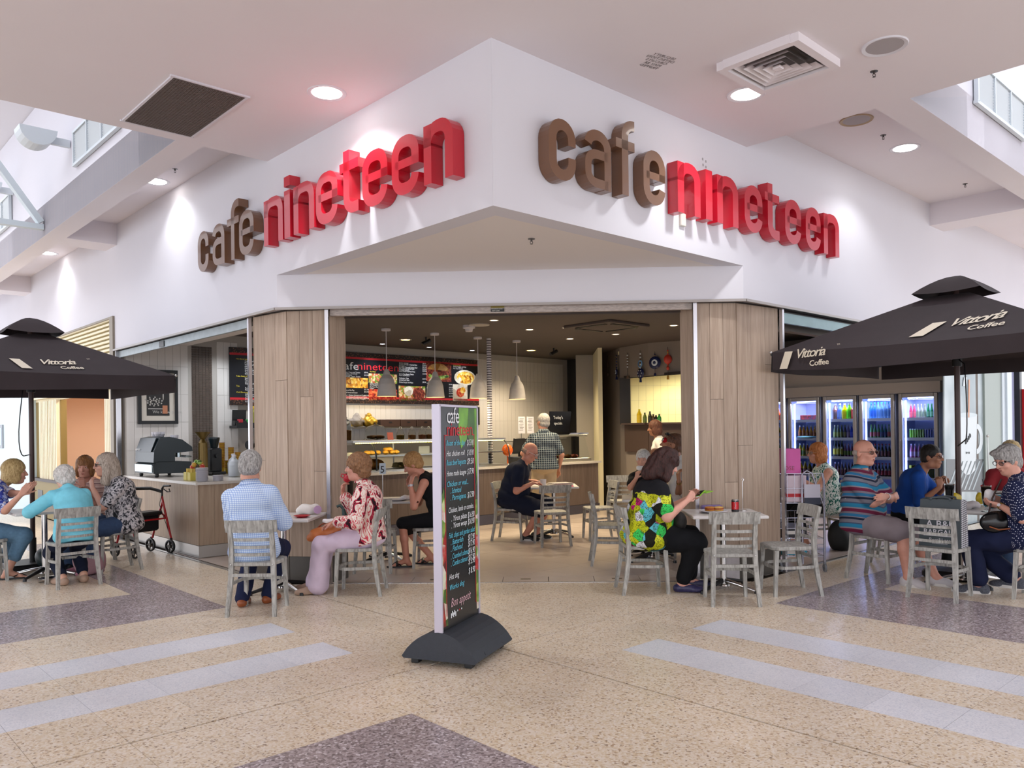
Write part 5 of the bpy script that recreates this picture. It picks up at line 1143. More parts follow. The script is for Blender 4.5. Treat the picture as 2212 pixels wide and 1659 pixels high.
def bottle_mesh(kind, body, cap_, label):
    key = (kind, body, cap_, label)
    if key in _bm: return _bm[key]
    mb = MB(); B_ = mat('drink_' + body.strip('#'), body, .15, spec=.6); C_ = mat('cap_' + cap_.strip('#'), cap_, .4); L_ = mat('label_' + label.strip('#'), label, .4)
    if kind == 'can': mb.lathe([(0, 0), (.026, 0), (.031, .008), (.031, .118), (.025, .13), (0, .13)], 10, mis=[1, 1, 0, 1, 1])
    elif kind == 'big': mb.lathe([(0, 0), (.037, 0), (.039, .05), (.039, .13), (.037, .15), (.016, .2), (.014, .215), (.016, .216), (.016, .238), (0, .238)], 10, mis=[0, 0, 2, 0, 0, 0, 1, 1, 1])
    elif kind == 'box': mb.cbox((0, 0, .09), (.06, .06, .18), .004)
    else: mb.lathe([(0, 0), (.029, 0), (.031, .04), (.031, .1), (.028, .12), (.013, .165), (.012, .178), (.014, .179), (.014, .198), (0, .198)], 10, mis=[0, 0, 2, 0, 0, 0, 1, 1, 1])
    _bm[key] = mb.mesh('bottle', [B_, C_, L_]); return _bm[key]
# per door: per shelf (top first): list of (count, kind, body, cap, label, colour word)
STOCK = [
 [[(3, 'b', '#b8562a', '#e0e0e0', '#7a3020', 'orange')], [(3, 'b', '#d8c040', '#f0f0f0', '#d0d0d0', 'yellow')], [(3, 'b', '#3f9a48', '#f0f0f0', '#2f6a38', 'green')], [(3, 'b', '#4f7a58', '#e8e8e8', '#3a8a50', 'green')]],
 [[], [(6, 'b', '#d88a20', '#f0f0f4', '#b8641a', 'orange')], [(2, 'b', '#d8c832', '#f0f0f4', '#6a8a30', 'yellow'), (4, 'b', '#b8641e', '#f0f0f4', '#d89a28', 'amber')], [(3, 'b', '#e0b81c', '#f0e8a0', '#7a3a1e', 'yellow'), (2, 'b', '#5a3422', '#d8c040', '#8a5a2a', 'brown')], [(2, 'b', '#e0b020', '#f0e8a0', '#5a2a1e', 'yellow'), (3, 'b', '#4a2c22', '#c8c8c8', '#6a3a28', 'brown')]],
 [[(1, 'big', '#4a2c28', '#f0f0f4', '#3a2a30', 'cola brown'), (1, 'big', '#5a80d8', '#f0f0f4', '#88a8f0', 'blue'), (1, 'big', '#e0d800', '#f0f0f4', '#c8b800', 'bright yellow'), (1, 'big', '#66d81e', '#f0f0f4', '#48b810', 'lime green'), (1, 'big', '#b82a3a', '#f0f0f4', '#d84a4a', 'red')], [(3, 'b', '#8a9a6a', '#c8c090', '#b0b858', 'olive'), (1, 'b', '#3a3a48', '#8a8a50', '#6a6a30', 'dark'), (1, 'b', '#9a8aa8', '#d0c8e0', '#c8a8b8', 'mauve'), (2, 'b', '#2a48c8', '#8ab0f0', '#3a5ae0', 'cobalt blue')], [(3, 'big', '#1c2e22', '#3a4a30', '#c8b828', 'dark green'), (4, 'b', '#9a5a78', '#c890a8', '#7a8a2a', 'pink')], [(7, 'b', '#5a2a32', '#b8b0c0', '#7a3a42', 'maroon')]],
 [[(2, 'big', '#3a8ae0', '#60c8e8', '#2a6ac8', 'water blue'), (5, 'big', '#88b8ec', '#58c8e0', '#6aa0e0', 'pale blue')], [(3, 'b', '#5a9a5a', '#4a8a40', '#b05a58', 'green'), (2, 'b', '#3a7a80', '#48a0a0', '#3a5a8a', 'teal'), (2, 'b', '#a8b890', '#5a9a50', '#c86a58', 'pale green')], [(7, 'b', '#2c1c22', '#b82a38', '#6a2a38', 'cola dark')], [(7, 'b', '#1e1a22', '#c0303c', '#c02a36', 'cola red label')]],
 [[(2, 'b', '#b83a58', '#c8a0b0', '#d05a68', 'red'), (3, 'b', '#a8a898', '#c0b8a0', '#8a9a80', 'clear'), (3, 'b', '#145a34', '#2a8a48', '#78b890', 'deep green')], [(6, 'can', '#7ac81e', '#c8d8c8', '#7ac81e', 'lime green'), (5, 'can', '#2a4ac0', '#c8d0e8', '#2a4ac0', 'cobalt blue')], [(3, 'b', '#d07a98', '#d8d0e0', '#e0c0d0', 'pink'), (4, 'b', '#a82a50', '#d8d0e0', '#c03a5a', 'crimson')], [(4, 'box', '#b8b838', '#b8b838', '#b8b838', 'yellow green')]]]
ORD = ['top', 'second', 'third', 'fourth', 'lowest']
for d, (x0, x1) in enumerate(doors):
    va, vb = fu(x0, 900)[0], fu(x1, 900)[0]; w = va - vb; vc = (va + vb) / 2; base = UVW(UF, vc)
    t = thing('drinks_fridge', 'glass-door drinks %s' % FN[d], 'fridge', base, A45)   # local x = U (into the wall), y = V
    mb = MB(); mb.box((.55, 0, .98), (.03, w, 1.94)); mb.box((.29, w / 2 - .012, .98), (.55, .024, 1.94)); mb.box((.29, -w / 2 + .012, .98), (.55, .024, 1.94)); mb.box((.29, 0, .06), (.55, w, .12)); mb.box((.29, 0, 1.94), (.55, w, .03)); obj('cabinet', mb, M_frin, t)
    fr_ = MB(); f = .055
    fr_.cbox((-.02, w / 2 - f / 2, .98), (.05, f, 1.94), .006); fr_.cbox((-.02, -w / 2 + f / 2, .98), (.05, f, 1.94), .006); fr_.cbox((-.02, 0, 1.92), (.05, w - 2 * f, .06), .006); fr_.cbox((-.02, 0, .06), (.05, w - 2 * f, .12), .006)
    dr = obj('door', fr_, M_fr, t); mb = MB(); mb.box((-.015, 0, 1.0), (.006, w - 2 * f, 1.78)); obj('pane', mb, M_fg, dr)
    mb = MB(); mb.tube([(-.05, w / 2 - .03, .8), (-.07, w / 2 - .03, .85), (-.07, w / 2 - .03, 1.2), (-.05, w / 2 - .03, 1.25)], .008, 6); obj('handle', mb, M_fr, dr)
    mb = MB(); mb.box((.04, w / 2 - .075, 1.0), (.02, .02, 1.7)); obj('light_strip', mb, M_led, t); mb = MB(); mb.box((.12, 0, 1.885), (.03, w - .16, .02)); obj('light_strip', mb, M_led, t)
    for z in SHZ:
        mb = MB(); mb.box((.28, 0, z - .17), (.48, w - .06, .012)); mb.box((.045, 0, z - .155), (.012, w - .06, .045)); obj('shelf', mb, M_fsh, t)
    l = bpy.data.lights.new('fridge_light', 'AREA'); l.energy = 24; l.size = .4; l.size_y = .1; l.shape = 'RECTANGLE'; l.color = (.62, .7, 1); o = bpy.data.objects.new('fridge_light', l); COL.objects.link(o); o.location = UVW(UF + .06, vc, 1.86)
    for si, row in enumerate(STOCK[d]):
        items = [it for it in row for _ in range(it[0])]
        if not items: continue
        n = len(items); sp = min(.085, (w - .16) / n); zb = SHZ[si] - .163
        for i, it in enumerate(items):
            o = obj('bottle' if it[1] in ('b', 'big') else ('drink_can' if it[1] == 'can' else 'drink_carton'), bottle_mesh(*it[1:5]), None); y = (w - .16) / 2 - sp * (i + .5) if d != 3 else (w - .16) / 2 - sp * (i + .5) - .0
            k = min(1.3, sp / .066); o.location = UVW(UF + .11, vc + y - .02, zb); o.scale = (k, k, 1.18 if it[1] != 'can' else 1.25); nm = {'b': 'bottle', 'big': 'large bottle', 'can': 'can', 'box': 'carton'}[it[1]]
            tag(o, '%s %s, %s shelf, %s' % (it[5], nm, ORD[si], FS_[d]), 'drink', '%s %ss on the %s shelf of the %s' % (it[5], nm, ORD[si], FS_[d]))
    if d == 1:
        cb_ = thing('snack_tray', 'long red and brown printed carton on the top shelf of the fridge', 'carton', UVW(UF + .16, vc - .03, SHZ[0] - .163)); mb = MB(); mb.cbox((0, 0, .055), (.16, w - .24, .1), .004, A45); obj('carton', mb, food('carton_print', [(.3, '#5a1a20'), (.5, '#a83a3a'), (.7, '#6a4a6a')], 30), cb_)
        pl = thing('wrapped_platter', 'pale teal wrapped platter on the second fridge shelf', 'platter', UVW(UF - .0, vc, 1.27)); mb = MB(); mb.lathe([(.0, .0), (.15, .005), (.2, .03), (.15, .045), (0, .05)], 18, c=(.1, .1, 0)); obj('platter', mb, mat('teal_wrap', '#7ab8c0', .3), pl)
# ------------------------------------------------------------------ mug poster, doors and red machine right of the fridges
def rv(x, y, v=.0): p = on_v(x, y, v); return uv_of(p)[0], p.z
g = NT('poster_grey', .35); co = g.coord('Object'); g.col(g.ramp(g.noise(co, 1.1, 3, .5), [(.3, '#66757c'), (.5, '#8b9a9f'), (.7, '#b2bec2')])); M_pg = g.m
po = thing('mug_poster', 'tall window poster of a white coffee mug being filled', 'poster')
class Flat:
    def __init__(s, t, v): s.t, s.v = t, v
    def poly(s, name, pts, m, lift, th=.004):
        P = [UVW(*(lambda q: (q[0], s.v - lift, q[1]))(rv(x, y, s.v))) for x, y in pts]; n = len(P); B = [p + NV * th for p in P]
        mb = MB(); mb.add(P + B, [tuple(range(n))[::-1]] + [(i, (i + 1) % n, n + (i + 1) % n, n + i) for i in range(n)]); return obj(name, mb, m, s.t)
F_ = Flat(po, .05)
F_.poly('sheet', [(2040, 700), (2131, 700), (2131, 1300), (2040, 1300)], M_pg, .0, .02)
M_mug = mat('mug_white', '#c9d2d6', .4); M_mugs = mat('mug_shade', '#bccace', .4); M_strm = mat('coffee_stream', '#c8865a', .4); M_grill = mat('grill_dark', '#3f4346', .4)
F_.poly('grill', [(2044, 992), (2131, 992), (2131, 1062), (2044, 1062)], M_grill, .002)
for k in range(7): F_.poly('grill_bar', [(2046 + k * 9, 1058), (2049 + k * 9, 1058), (2072 + k * 9, 996), (2069 + k * 9, 996)], M_pg, .004, .001)
F_.poly('mug', [(2066, 897), (2110, 897), (2109, 960), (2106, 1015), (2098, 1024), (2086, 1026), (2074, 1012), (2069, 960)], M_mug, .004)
F_.poly('mug_rim', [(2065, 897)] + [(2088 + 23 * math.cos(a), 897 - 6 * math.sin(a)) for a in [PI - i * PI / 8 for i in range(9)]] + [(2088 + 21 * math.cos(-i * PI / 8), 897 + 5 * math.sin(i * PI / 8)) for i in range(9)], M_mugs, .006, .001)
oh = [(2109 + 14 * math.cos(a), 948 - 33 * math.sin(a)) for a in [PI / 2 - i * PI / 10 for i in range(11)]]; ih = [(2109 + 7 * math.cos(a), 948 - 22 * math.sin(a)) for a in [-PI / 2 + i * PI / 10 for i in range(11)]]
F_.poly('mug_handle', oh + ih, M_mug, .005, .001)
F_.poly('coffee_stream', [(2091, 820), (2094, 820), (2093, 902), (2090, 902)], M_strm, .008, .001); F_.poly('spout', [(2081, 815), (2088, 815), (2086, 834), (2079, 834)], M_mug, .008, .001)
lt = MB()
for k, (dx, dy) in enumerate(((0, 0), (3, -4), (6, -9), (9, -14))):
    u, z = rv(2086 + dx, 955 + dy, .04); lt.ell(UVW(u, .04, z), (.02, .006, .035), 6)
for k in range(3): u, z = rv(2088 + k * 3, 978, .04); lt.box(UVW(u, .04, z), (.015, .006, .03 - .008 * (k % 2)), A45)
obj('emblem', lt, M_grill, po)['kind'] = 'stuff'
pw = struct('wall_pier_right', MB().prism([tuple(UVW(u, v).xy) for u, v in ((rv(2131, 900)[0], .02), (rv(2166, 900)[0], .02), (rv(2166, 900)[0], .3), (rv(2131, 900)[0], .3))], 0, 2.7), mat('pale_green_panel', '#97a29c', .5))
mb = MB(); u0, u1, u2, u3 = (rv(x, 900)[0] for x in (2166, 2172, 2182, 2196)); rect(mb, u0, u1, .0, .12, 0, 2.7); rect(mb, u1, u2, -.03, .05, 0, 2.7); struct('window_1', mb, mat('frame_white', '#c9d4dc', .4))
mb = MB(); rect(mb, u2, u3, .03, .06, 0, 2.7); obj('glass', mb, mat('lilac_glass', '#a9aed0', .1), bpy.data.objects['window_1'])
mb = MB(); rect(mb, u3, rv(2201, 900)[0], -.05, .1, 0, 2.7); struct('trim_5', mb, M_black)
rm = thing('drinks_machine', 'tall red machine cut by the right edge of the picture', 'machine', UVW(rv(2202, 900)[0], -.1)); ur_ = rv(2202, 900)[0]
mb = MB(); mb.prism([tuple((UVW(u, v) - UVW(ur_, -.1)).xy) for u, v in ((ur_, -.12), (ur_ + 1.1, -.12), (ur_ + 1.1, .5), (ur_, .5))], 0, 2.05); obj('cabinet', mb, mat('machine_red', '#c8222a', .35), rm)
mb = MB(); mb.prism([tuple((UVW(u, v) - UVW(ur_, -.1)).xy) for u, v in ((ur_ + .06, -.126), (ur_ + .5, -.126), (ur_ + .5, -.12), (ur_ + .06, -.12))], 1.7, 1.76); obj('yellow_band', mb, M_yel, rm)
mb = MB()
for k in range(8): mb.prism([tuple((UVW(u, v) - UVW(ur_, -.1)).xy) for u, v in ((ur_ + .08, -.126), (ur_ + .5, -.126), (ur_ + .5, -.12), (ur_ + .08, -.12))], 1.0 + k * .04, 1.02 + k * .04)
obj('vent', mb, M_black, rm)['kind'] = 'stuff'
bh = thing('broom_handle', 'thin white broom handle with knob leaning beside the mug poster', 'broom', UVW(rv(2138, 1000)[0], -.06)); p0 = on_v(2141, 1180, -.08) - UVW(rv(2138, 1000)[0], -.06); p1 = on_v(2133, 942, -.02) - UVW(rv(2138, 1000)[0], -.06); p0.z = .02
mb = MB(); mb.tube([p0, p1], .012, 8); obj('handle', mb, mat('handle_white', '#d5dad8', .4), bh); mb = MB(); mb.ell(p1, .022, 8); obj('knob', mb, M_steel, bh)
# ------------------------------------------------------------------ neighbour shop on the left, mall wall beyond
M_bat = mat('cream_batten', '#efe3c2', .55, noise=(6, .05)); M_batb = mat('batten_back', '#f0e6c6', .6); M_col = mat('taupe_frame', '#8c8172', .5); M_peach = mat('peach_wall', '#f2d3bf', .7); M_olive = mat('olive_panel', '#8d7d4c', .55)
sl = struct('trim_neighbour_frame', MB(), M_col); mb = MB(); rect(mb, -.03, .2, 8.12, 8.27, 0, 3.17); rect(mb, -.03, .12, 8.27, 13, 3.14, 3.17); sl.data = mb.mesh('trim', M_col)
bk = struct('wall_slats', MB(), M_batb); mb = MB(); rect(mb, .06, .10, 8.27, 13, 2.1, 3.14); bk.data = mb.mesh('wall', M_batb)
for k in range(17): mb = MB(); c = UVW(.02, 10.63, 2.16 + k * .061); mb.box((0, 0, 0), (.06, 4.72, .032)); o = obj('slat', mb, M_bat, bk); o.location = c; o.rotation_euler = (0, 0, A45)
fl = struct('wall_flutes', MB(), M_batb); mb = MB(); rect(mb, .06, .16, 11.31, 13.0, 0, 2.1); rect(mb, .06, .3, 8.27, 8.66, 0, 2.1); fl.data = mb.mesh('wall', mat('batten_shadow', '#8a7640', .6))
fm = MB().box((0, 0, 1.4), (.06, .062, 1.4)).mesh('batten', M_bat)
for k in range(5): o = obj('batten', fm, None, fl); o.location = UVW(.03, 8.31 + k * .076); o.rotation_euler = (0, 0, A45)
for k in range(12): o = obj('batten', fm, None, fl); o.location = UVW(.03, 11.35 + k * .1 + (.03 if k > 5 else 0)); o.rotation_euler = (0, 0, A45)
mb = MB(); rect(mb, 2.2, 2.3, 8.2, 14, 0, 3); rect(mb, .3, 2.3, 8.17, 8.27, 0, 3); rect(mb, .5, 2.3, 13.0, 13.1, 0, 3); struct('wall_peach', mb, M_peach)
mb = MB(); rect(mb, .1, 2.3, 8.2, 13.1, 3.0, 3.05); struct('ceiling_peach', mb, M_peach)
pt = struct('wall_peach_tiles', MB(), M_peach); mb = MB(); rect(mb, 2.17, 2.2, 9.0, 13, .4, 1.34); pt.data = mb.mesh('wall', mat('peach_grout', '#c08a64', .7)); M_pt = mat('peach_tile', '#f2d6c0', .3); tm_ = MB().box((0, 0, 0), (.012, .285, .085)).mesh('tile', M_pt)
for r_ in range(8):
    for c_2 in range(12): o = obj('tile', tm_, None, pt); o.location = UVW(2.165, 9.3 + c_2 * .29 + (.145 if r_ % 2 else 0), .68 + r_ * .09); o.rotation_euler = (0, 0, A45)
mb = MB(); rect(mb, -.01, .1, 8.27, 13, .02, .66); lw = struct('wall_low', mb, M_olive); mb = MB(); rect(mb, -.03, .14, 8.27, 13, .66, .71); obj('ledge', mb, mat('ledge_brown', '#3a2a26', .5), lw)
for k in range(4): mb = MB(); rect(mb, -.016, -.008, 9.4 + k * .95, 9.75 + k * .95, .2, .5); obj('vent', mb, M_black, lw)
spot(UVW(1.2, 10.2, 2.95), 330, 2.8, .5, (1, .86, .7), .2); lp = thing('shop_light', 'round warm ceiling light inside the peach shop', 'ceiling light', UVW(1.2, 10.2, 2.99)); obj('lens', MB().lathe([(.1, 0), (.0001, -.02)], 16), M_warm, lp)
sh2 = thing('side_shelf', 'small brown bracket shelf with folded papers in the peach shop', 'shelf'); mb = MB(); a = on_u(172, 956, 1.6); va_ = uv_of(a)[1]; rect(mb, 1.3, 2.1, va_ - 1.6, va_, 1.34, 1.42); obj('board', mb, mat('shelf_brown', '#8a5a3a', .5), sh2)
mb = MB(); mb.bar(UVW(1.5, va_ - .3, 1.34), UVW(1.5, va_ + .5, .72), .03, .03); mb.bar(UVW(1.6, va_ - .9, 1.34), UVW(1.6, va_ - .9, .7), .05, .05); obj('bracket', mb, M_black, sh2)
pp_ = thing('folded_papers', 'white folded papers lying on the bracket shelf', 'papers', UVW(1.6, va_ - .6, 1.421)); mb = MB()
for k in range(4): mb.cbox((.02 * k, -.1 * k, .012 + .022 * k), (.3, .5 - .08 * k, .02), .006, A45 + .1 * k)
obj('sheet', mb, M_whitec if 'M_whitec' in globals() else mat('paper_white', '#e2ddd8', .6), pp_)['kind'] = 'stuff'
tw = thing('twig_ornament', 'dark dry twigs fanned out on the peach wall', 'twigs'); mb = MB(); c = on_u(224, 896, 2.15)
for x, y in ((203, 891), (206, 895), (210, 889), (196, 921), (200, 932), (208, 899)): mb.tube([on_u(x, y, 2.12), c.lerp(on_u(224, 900 if y < 905 else y - 6, 2.12), .9)], .008, 5)
obj('twigs', mb, mat('twig_brown', '#4a2418', .7), tw)['kind'] = 'stuff'; mb = MB(); mb.ell(on_u(221, 899, 2.1), .05, 8); obj('red_bead', mb, mat('bead_red', '#c83a2a', .4), tw)
mb = MB(); rect(mb, -.05, .15, 13.0, 22, 0, 3.17); struct('wall_mall_left', mb, mat('mall_blue_white', '#cfe0e6', .5))
ps = thing('wall_notice', 'small framed notice on the pale wall at the left edge', 'notice'); mb = MB(); a, b_ = on_u(-6, 918, -.055), on_u(7, 918, -.055); va_, vb_ = uv_of(a)[1], uv_of(b_)[1]; z0, z1 = on_u(0, 968, -.055).z, on_u(0, 918, -.055).z; rect(mb, -.075, -.05, vb_, va_, z0, z1); obj('frame', mb, mat('notice_frame', '#9aa0a8', .5), ps); mb = MB(); rect(mb, -.08, -.074, vb_ + .06, va_ - .06, z0 + .06, z1 - .06); obj('sheet', mb, mat('notice_blue', '#b8cbe0', .5), ps)
# ------------------------------------------------------------------ clothes prints
def cloth(name, c, rough=.85): return mat(name, c, rough, spec=.2, noise=(9, .08))
def px(x, y, Y): return ('w', on_y(x, y, Y))
def fract_line(g, sock, period, width, off=0.): return g.math('LESS_THAN', g.math('FRACT', g.math('MULTIPLY_ADD', sock, 1 / period, off)), width)
def m_check(name, base, line, line2, per, w=.34, w2=None):
    g = NT(name, .85, .2); X, Y, Z = g.sep(g.coord('Object'))[:3]; a = fract_line(g, g.math('ADD', X, g.math('MULTIPLY', Y, .6)), per, w); b = fract_line(g, Z, per, w)
    c = g.mix(g.math('MULTIPLY', a, .75), base, line); c = g.mix(g.math('MULTIPLY', b, .75), c, line2)
    if w2: c = g.mix(fract_line(g, Z, per, .09, .6), c, w2); c = g.mix(fract_line(g, X, per, .09, .6), c, w2)
    g.col(c); return g.m
M_ging = m_check('blue_check', '#d3e2f6', '#86a4dc', '#7fa0dc', .017, .28)
M_plaid = m_check('dark_plaid', '#4a5866', '#10161f', '#151c28', .034, .55, '#b9c4c6')
def m_vor(name, sc, stops, dist=None, mixn=0., base='Color', interp='CONSTANT', scale3=(1, 1, 1)):
    g = NT(name, .85, .2); co = g.coord('Object', scale3); v = g.vor(co, sc, out=base); f = g.sep(v)[0] if base == 'Color' else v
    if mixn: f = g.math('ADD', g.math('MULTIPLY', f, 1 - mixn), g.math('MULTIPLY', g.noise(co, sc * 1.2, 4, .6), mixn))
    g.col(g.ramp(f, stops, interp)); return g.m
M_floral = m_vor('blue_floral', 34, [(0, '#dfe2f2'), (.22, '#7f94d6'), (.4, '#e6e3ee'), (.5, '#3a46a0'), (.66, '#aab6e6'), (.8, '#23286a'), (.9, '#cfc6e0')], mixn=.35)
g = NT('black_white_print', .85, .2); co = g.coord('Object', (1, 1, .7)); g.col(g.ramp(g.noise(co, 26, 6, 1.4), [(.38, '#1b1c20'), (.46, '#55565c'), (.52, '#b9b6bb'), (.62, '#d9d4d6'), (.72, '#3a3a40')])); M_bw = g.m
g = NT('red_brush_print', .85, .2); co = g.coord('Object', (1, 1, .55), (.4, .6, .3)); n = g.noise(co, 8.5, 3, 1.6); g.col(g.ramp(n, [(.30, '#2f1a20'), (.39, '#b8344a'), (.44, '#ecdcd2'), (.51, '#e3c0b6'), (.54, '#cf4a58'), (.575, '#f0e4da'), (.64, '#d3626c'), (.69, '#2b1a1e')], 'CONSTANT')); M_brush = g.m
g = NT('leaf_blouse_print', .85, .2); co = g.coord('Object', (1, 1, .5), (.5, .4, .7)); g.col(g.ramp(g.noise(co, 30, 3, 1.8), [(.40, '#1f5a50'), (.46, '#4f8f80'), (.49, '#e6ebe4'), (.58, '#e9ede8'), (.61, '#2d6f60'), (.66, '#dfe8e2')])); M_leafp = g.m
g = NT('polka_dots', .85, .2); v = g.vor(g.coord('Object', (1, 1, 1), (.2, .3, .785)), 62, rand=0.); g.col(g.ramp(v, [(0, '#d5d8e4'), (.27, '#1b2142')], 'CONSTANT')); M_dots = g.m
def m_stripe(name, per, stops, tilt=.0):
    g = NT(name, .85, .2); X, Y, Z = g.sep(g.coord('Object'))[:3]; f = g.math('FRACT', g.math('MULTIPLY', g.math('ADD', Z, g.math('MULTIPLY', g.math('ABSOLUTE', X), tilt)), 1 / per)); g.col(g.ramp(f, stops, 'CONSTANT')); return g.m
M_polo = m_stripe('polo_stripes', .20, [(0, '#6b2440'), (.16, '#8d8792'), (.22, '#2b7fa6'), (.40, '#45546e'), (.46, '#787884'), (.62, '#20283c'), (.72, '#8d8792'), (.76, '#2f6f9a'), (.9, '#7b7480')], -.25)
M_pinkst = m_stripe('pale_stripes', .05, [(0, '#c9a9a2'), (.5, '#8f6f70'), (.7, '#d8c0b8')])
g = NT('bright_patch_print', .8, .25); co = g.coord('Object'); Z = g.sep(co)[2]; v = g.sep(g.vor(co, 12, out='Color'))[0]; c = g.ramp(v, [(0, '#c7cc1e'), (.2, '#17170f'), (.36, '#d01a78'), (.48, '#b8c420'), (.62, '#5fc0cf'), (.72, '#d8de3a'), (.84, '#3fd060'), (.92, '#e8eaf2')], 'CONSTANT')
fil = g.n('MapRange', i0=g.noise(co, 46, 5, 1.5), i1=.52, i2=.56).outputs[0]; c = g.mix(g.math('MULTIPLY', fil, .7), c, '#26260e'); up = g.n('MapRange', i0=g.math('ADD', Z, g.math('MULTIPLY', g.noise(co, 9, 2), .12)), i1=.96, i2=.965).outputs[0]
g.col(g.mix(up, c, '#15151a')); M_bright = g.m
M_aqua = mat('aqua_linen', '#80d2e6', .85, spec=.2, noise=(30, .06), bump=(60, .1)); M_navy = cloth('navy_jersey', '#191f33'); M_blackc = cloth('black_cloth', '#15161a'); M_royal = cloth('royal_blue', '#1d4a9a'); M_lilac = cloth('lilac_trouser', '#dcc9de')
M_denim = mat('washed_denim', '#5f83a0', .85, noise=(40, .16)); M_jean = mat('dark_denim', '#2f4566', .85, noise=(40, .14)); M_khaki = cloth('khaki_shorts', '#8b8187'); M_stone = cloth('stone_trouser', '#b3a184'); M_dnavy = cloth('navy_trouser', '#1d2340'); M_whitec = cloth('white_cloth', '#d9d5d0')
M_tan = mat('tan_leather', '#8e4a22', .4); M_nude = cloth('beige_canvas', '#b09482', .7); M_trn = cloth('trainer_white', '#c6c2c6', .6); M_knit = mat('grey_knit', '#5a5d68', .9, noise=(120, .5)); M_pshoe = mat('purple_shoe', '#33305a', .35, noise=(60, .4))
HG = hairm('#6b6867', '#b9b7b4'); HW_ = hairm('#a9a6a2', '#e4e1dc'); HB = hairm('#6a4a34', '#9a7250'); HBL = hairm('#8f7448', '#cdb582'); HGB = hairm('#8a7c70', '#c9bcae'); HD = hairm('#221512', '#4a2a26'); HK = hairm('#14110f', '#2c2522'); HRD = hairm('#8a4a24', '#c07a44'); HSAND = hairm('#8a6038', '#c49a66')
PP = {}
def pp(key, *a, **k): PP[key] = person(*a, **k); return PP[key]
pp('floral', 'blonde woman in blue floral blouse and denim capris, cut by the left edge', (-5.86, 8.08), (.8, .6), lean=.36, hunch=.34, head=(0, -.05, 0), bust=.95, fat=1.05, sk='#d09a84', top=M_floral, sleeve=.9, bot=M_denim, leg=.78, bloose=.018, hair='bob', hm=HBL, shoe='thong', shoe_m=M_black,
   armR={'to': px(44, 1070, 7.9), 'pole': (.3, -.2, -1)}, armL={'to': px(60, 1066, 8.05), 'pole': (-.3, -.2, -1)}, handR=dict(d=(.1, .55, .8), n=(-1, .2, 0), curl=(.1, .15), spread=1.3), handL=dict(d=(-.1, .6, .75), n=(1, .2, 0), curl=(.1, .2), spread=1.3), legR=(.16, .27, .075), legL=(-.12, .12, .075))
pp('aqua', 'white-haired woman in aqua shirt seen from behind on the left', (-4.66, 7.83), (-.74, .67), s=.9, lean=.26, hunch=.5, head=(.15, -.35, 0), fat=1.12, sk='#d8a892', top=M_aqua, sleeve=1.7, tloose=.02, hem=-.10, bot=M_navy, leg=.92, hair='curly', hm=HW_, shoe='slip', shoe_m=M_nude,
   armL={'to': px(72, 1104, 7.95), 'pole': (-.8, -.3, -.4)}, armR={'to': px(160, 1092, 8.2), 'pole': (.4, -.2, -.9)}, legL=(-.10, .05, .075), legR=(.10, .08, .075))
pp('hidden', 'red-haired woman in striped top, hand over her mouth, behind the left table', (-5.22, 9.06), (.28, -.96), s=.95, lean=.12, hunch=.2, head=(0, -.12, 0), sk='#c08a78', top=M_pinkst, sleeve=.7, bot=M_jean, hair='bob', hm=hairm('#6a4428', '#9a6c44'), shoe='shoe', bust=.9,
   armR={'to': px(163, 1062, 8.75), 'pole': (.3, .2, -1)}, armL={'to': px(181, 1052, 8.72), 'pole': (-.3, .2, -1)}, handL=dict(d=(.25, .1, 1), n=(.3, -1, 0), curl=(.6, .6)), handR=dict(d=(0, .9, .2), n=(0, 0, -1)))
pp('greyhair', 'woman with long grey hair, dark glasses and black and white top', (-4.6, 8.7), (-.75, -.66), lean=.14, hunch=.22, head=(-.12, .0, 0), fat=1.12, bust=1., sk='#cf9c88', top=M_bw, sleeve=.75, tloose=.025, hem=-.12, bot=M_jean, leg=.97, hair='long', hm=HGB, glasses='#2a2024', shoe='shoe', shoe_m=mat('pink_shoe', '#a06a7c', .6),
   armL={'to': px(200, 1054, 8.45), 'pole': (-.3, .1, -1)}, armR={'to': px(196, 1062, 8.7), 'pole': (.5, -.2, -.9)}, handL=dict(d=(.3, .1, 1), n=(.3, -1, 0), curl=(.6, .6)), legL=(-.1, .32, .075), legR=(.1, .38, .075))
pp('check', 'grey-haired man in blue checked shirt, back to us, at the left pillar table', (-2.42, 6.63), (-.03, 1), side=-.10, lean=.08, hunch=.12, head=(.12, -.28, 0), s=1.04, fat=1.02, sw=1.0, sk='#d09a84', top=M_ging, sleeve=1.3, tloose=.028, hem=-.14, bot=M_dnavy, hair='short', hm=HG, shoe='shoe', shoe_m=M_tan, collar=True,
   armL={'to': (-.10, .40, .76), 'pole': (-.55, -.3, -1)}, armR={'to': (.10, .40, .76), 'pole': (.55, -.3, -1)}, legL=(-.16, .17, .075), legR=(.02, .3, .075))
pp('red', 'curly-haired woman in red print jacket and lilac trousers sipping from a red cup', (-1.61, 7.36), (-1, -.03), s=.97, lean=.03, hunch=.12, head=(0, .0, 0), bust=1.0, fat=1.02, sk='#cf9480', top=M_brush, sleeve=1.8, tloose=.024, hem=-.06, bot=M_lilac, bloose=.02, flare=.032, leg=.98, hair='curly', hm=HB, shoe='slip', shoe_m=M_nude, collar=True,
   armR={'to': px(741, 1066, 7.52), 'pole': (.3, -.1, -1)}, armL={'to': px(722, 1128, 7.2), 'pole': (-.6, -.5, -.7)}, handR=dict(d=(-.1, -.05, 1), n=(-.3, -1, .1), curl=(.75, .7)), handL=dict(d=(.2, .9, -.25), n=(.2, 0, -1)), legL=(-.06, .46, .075), legR=(.08, .52, .075))
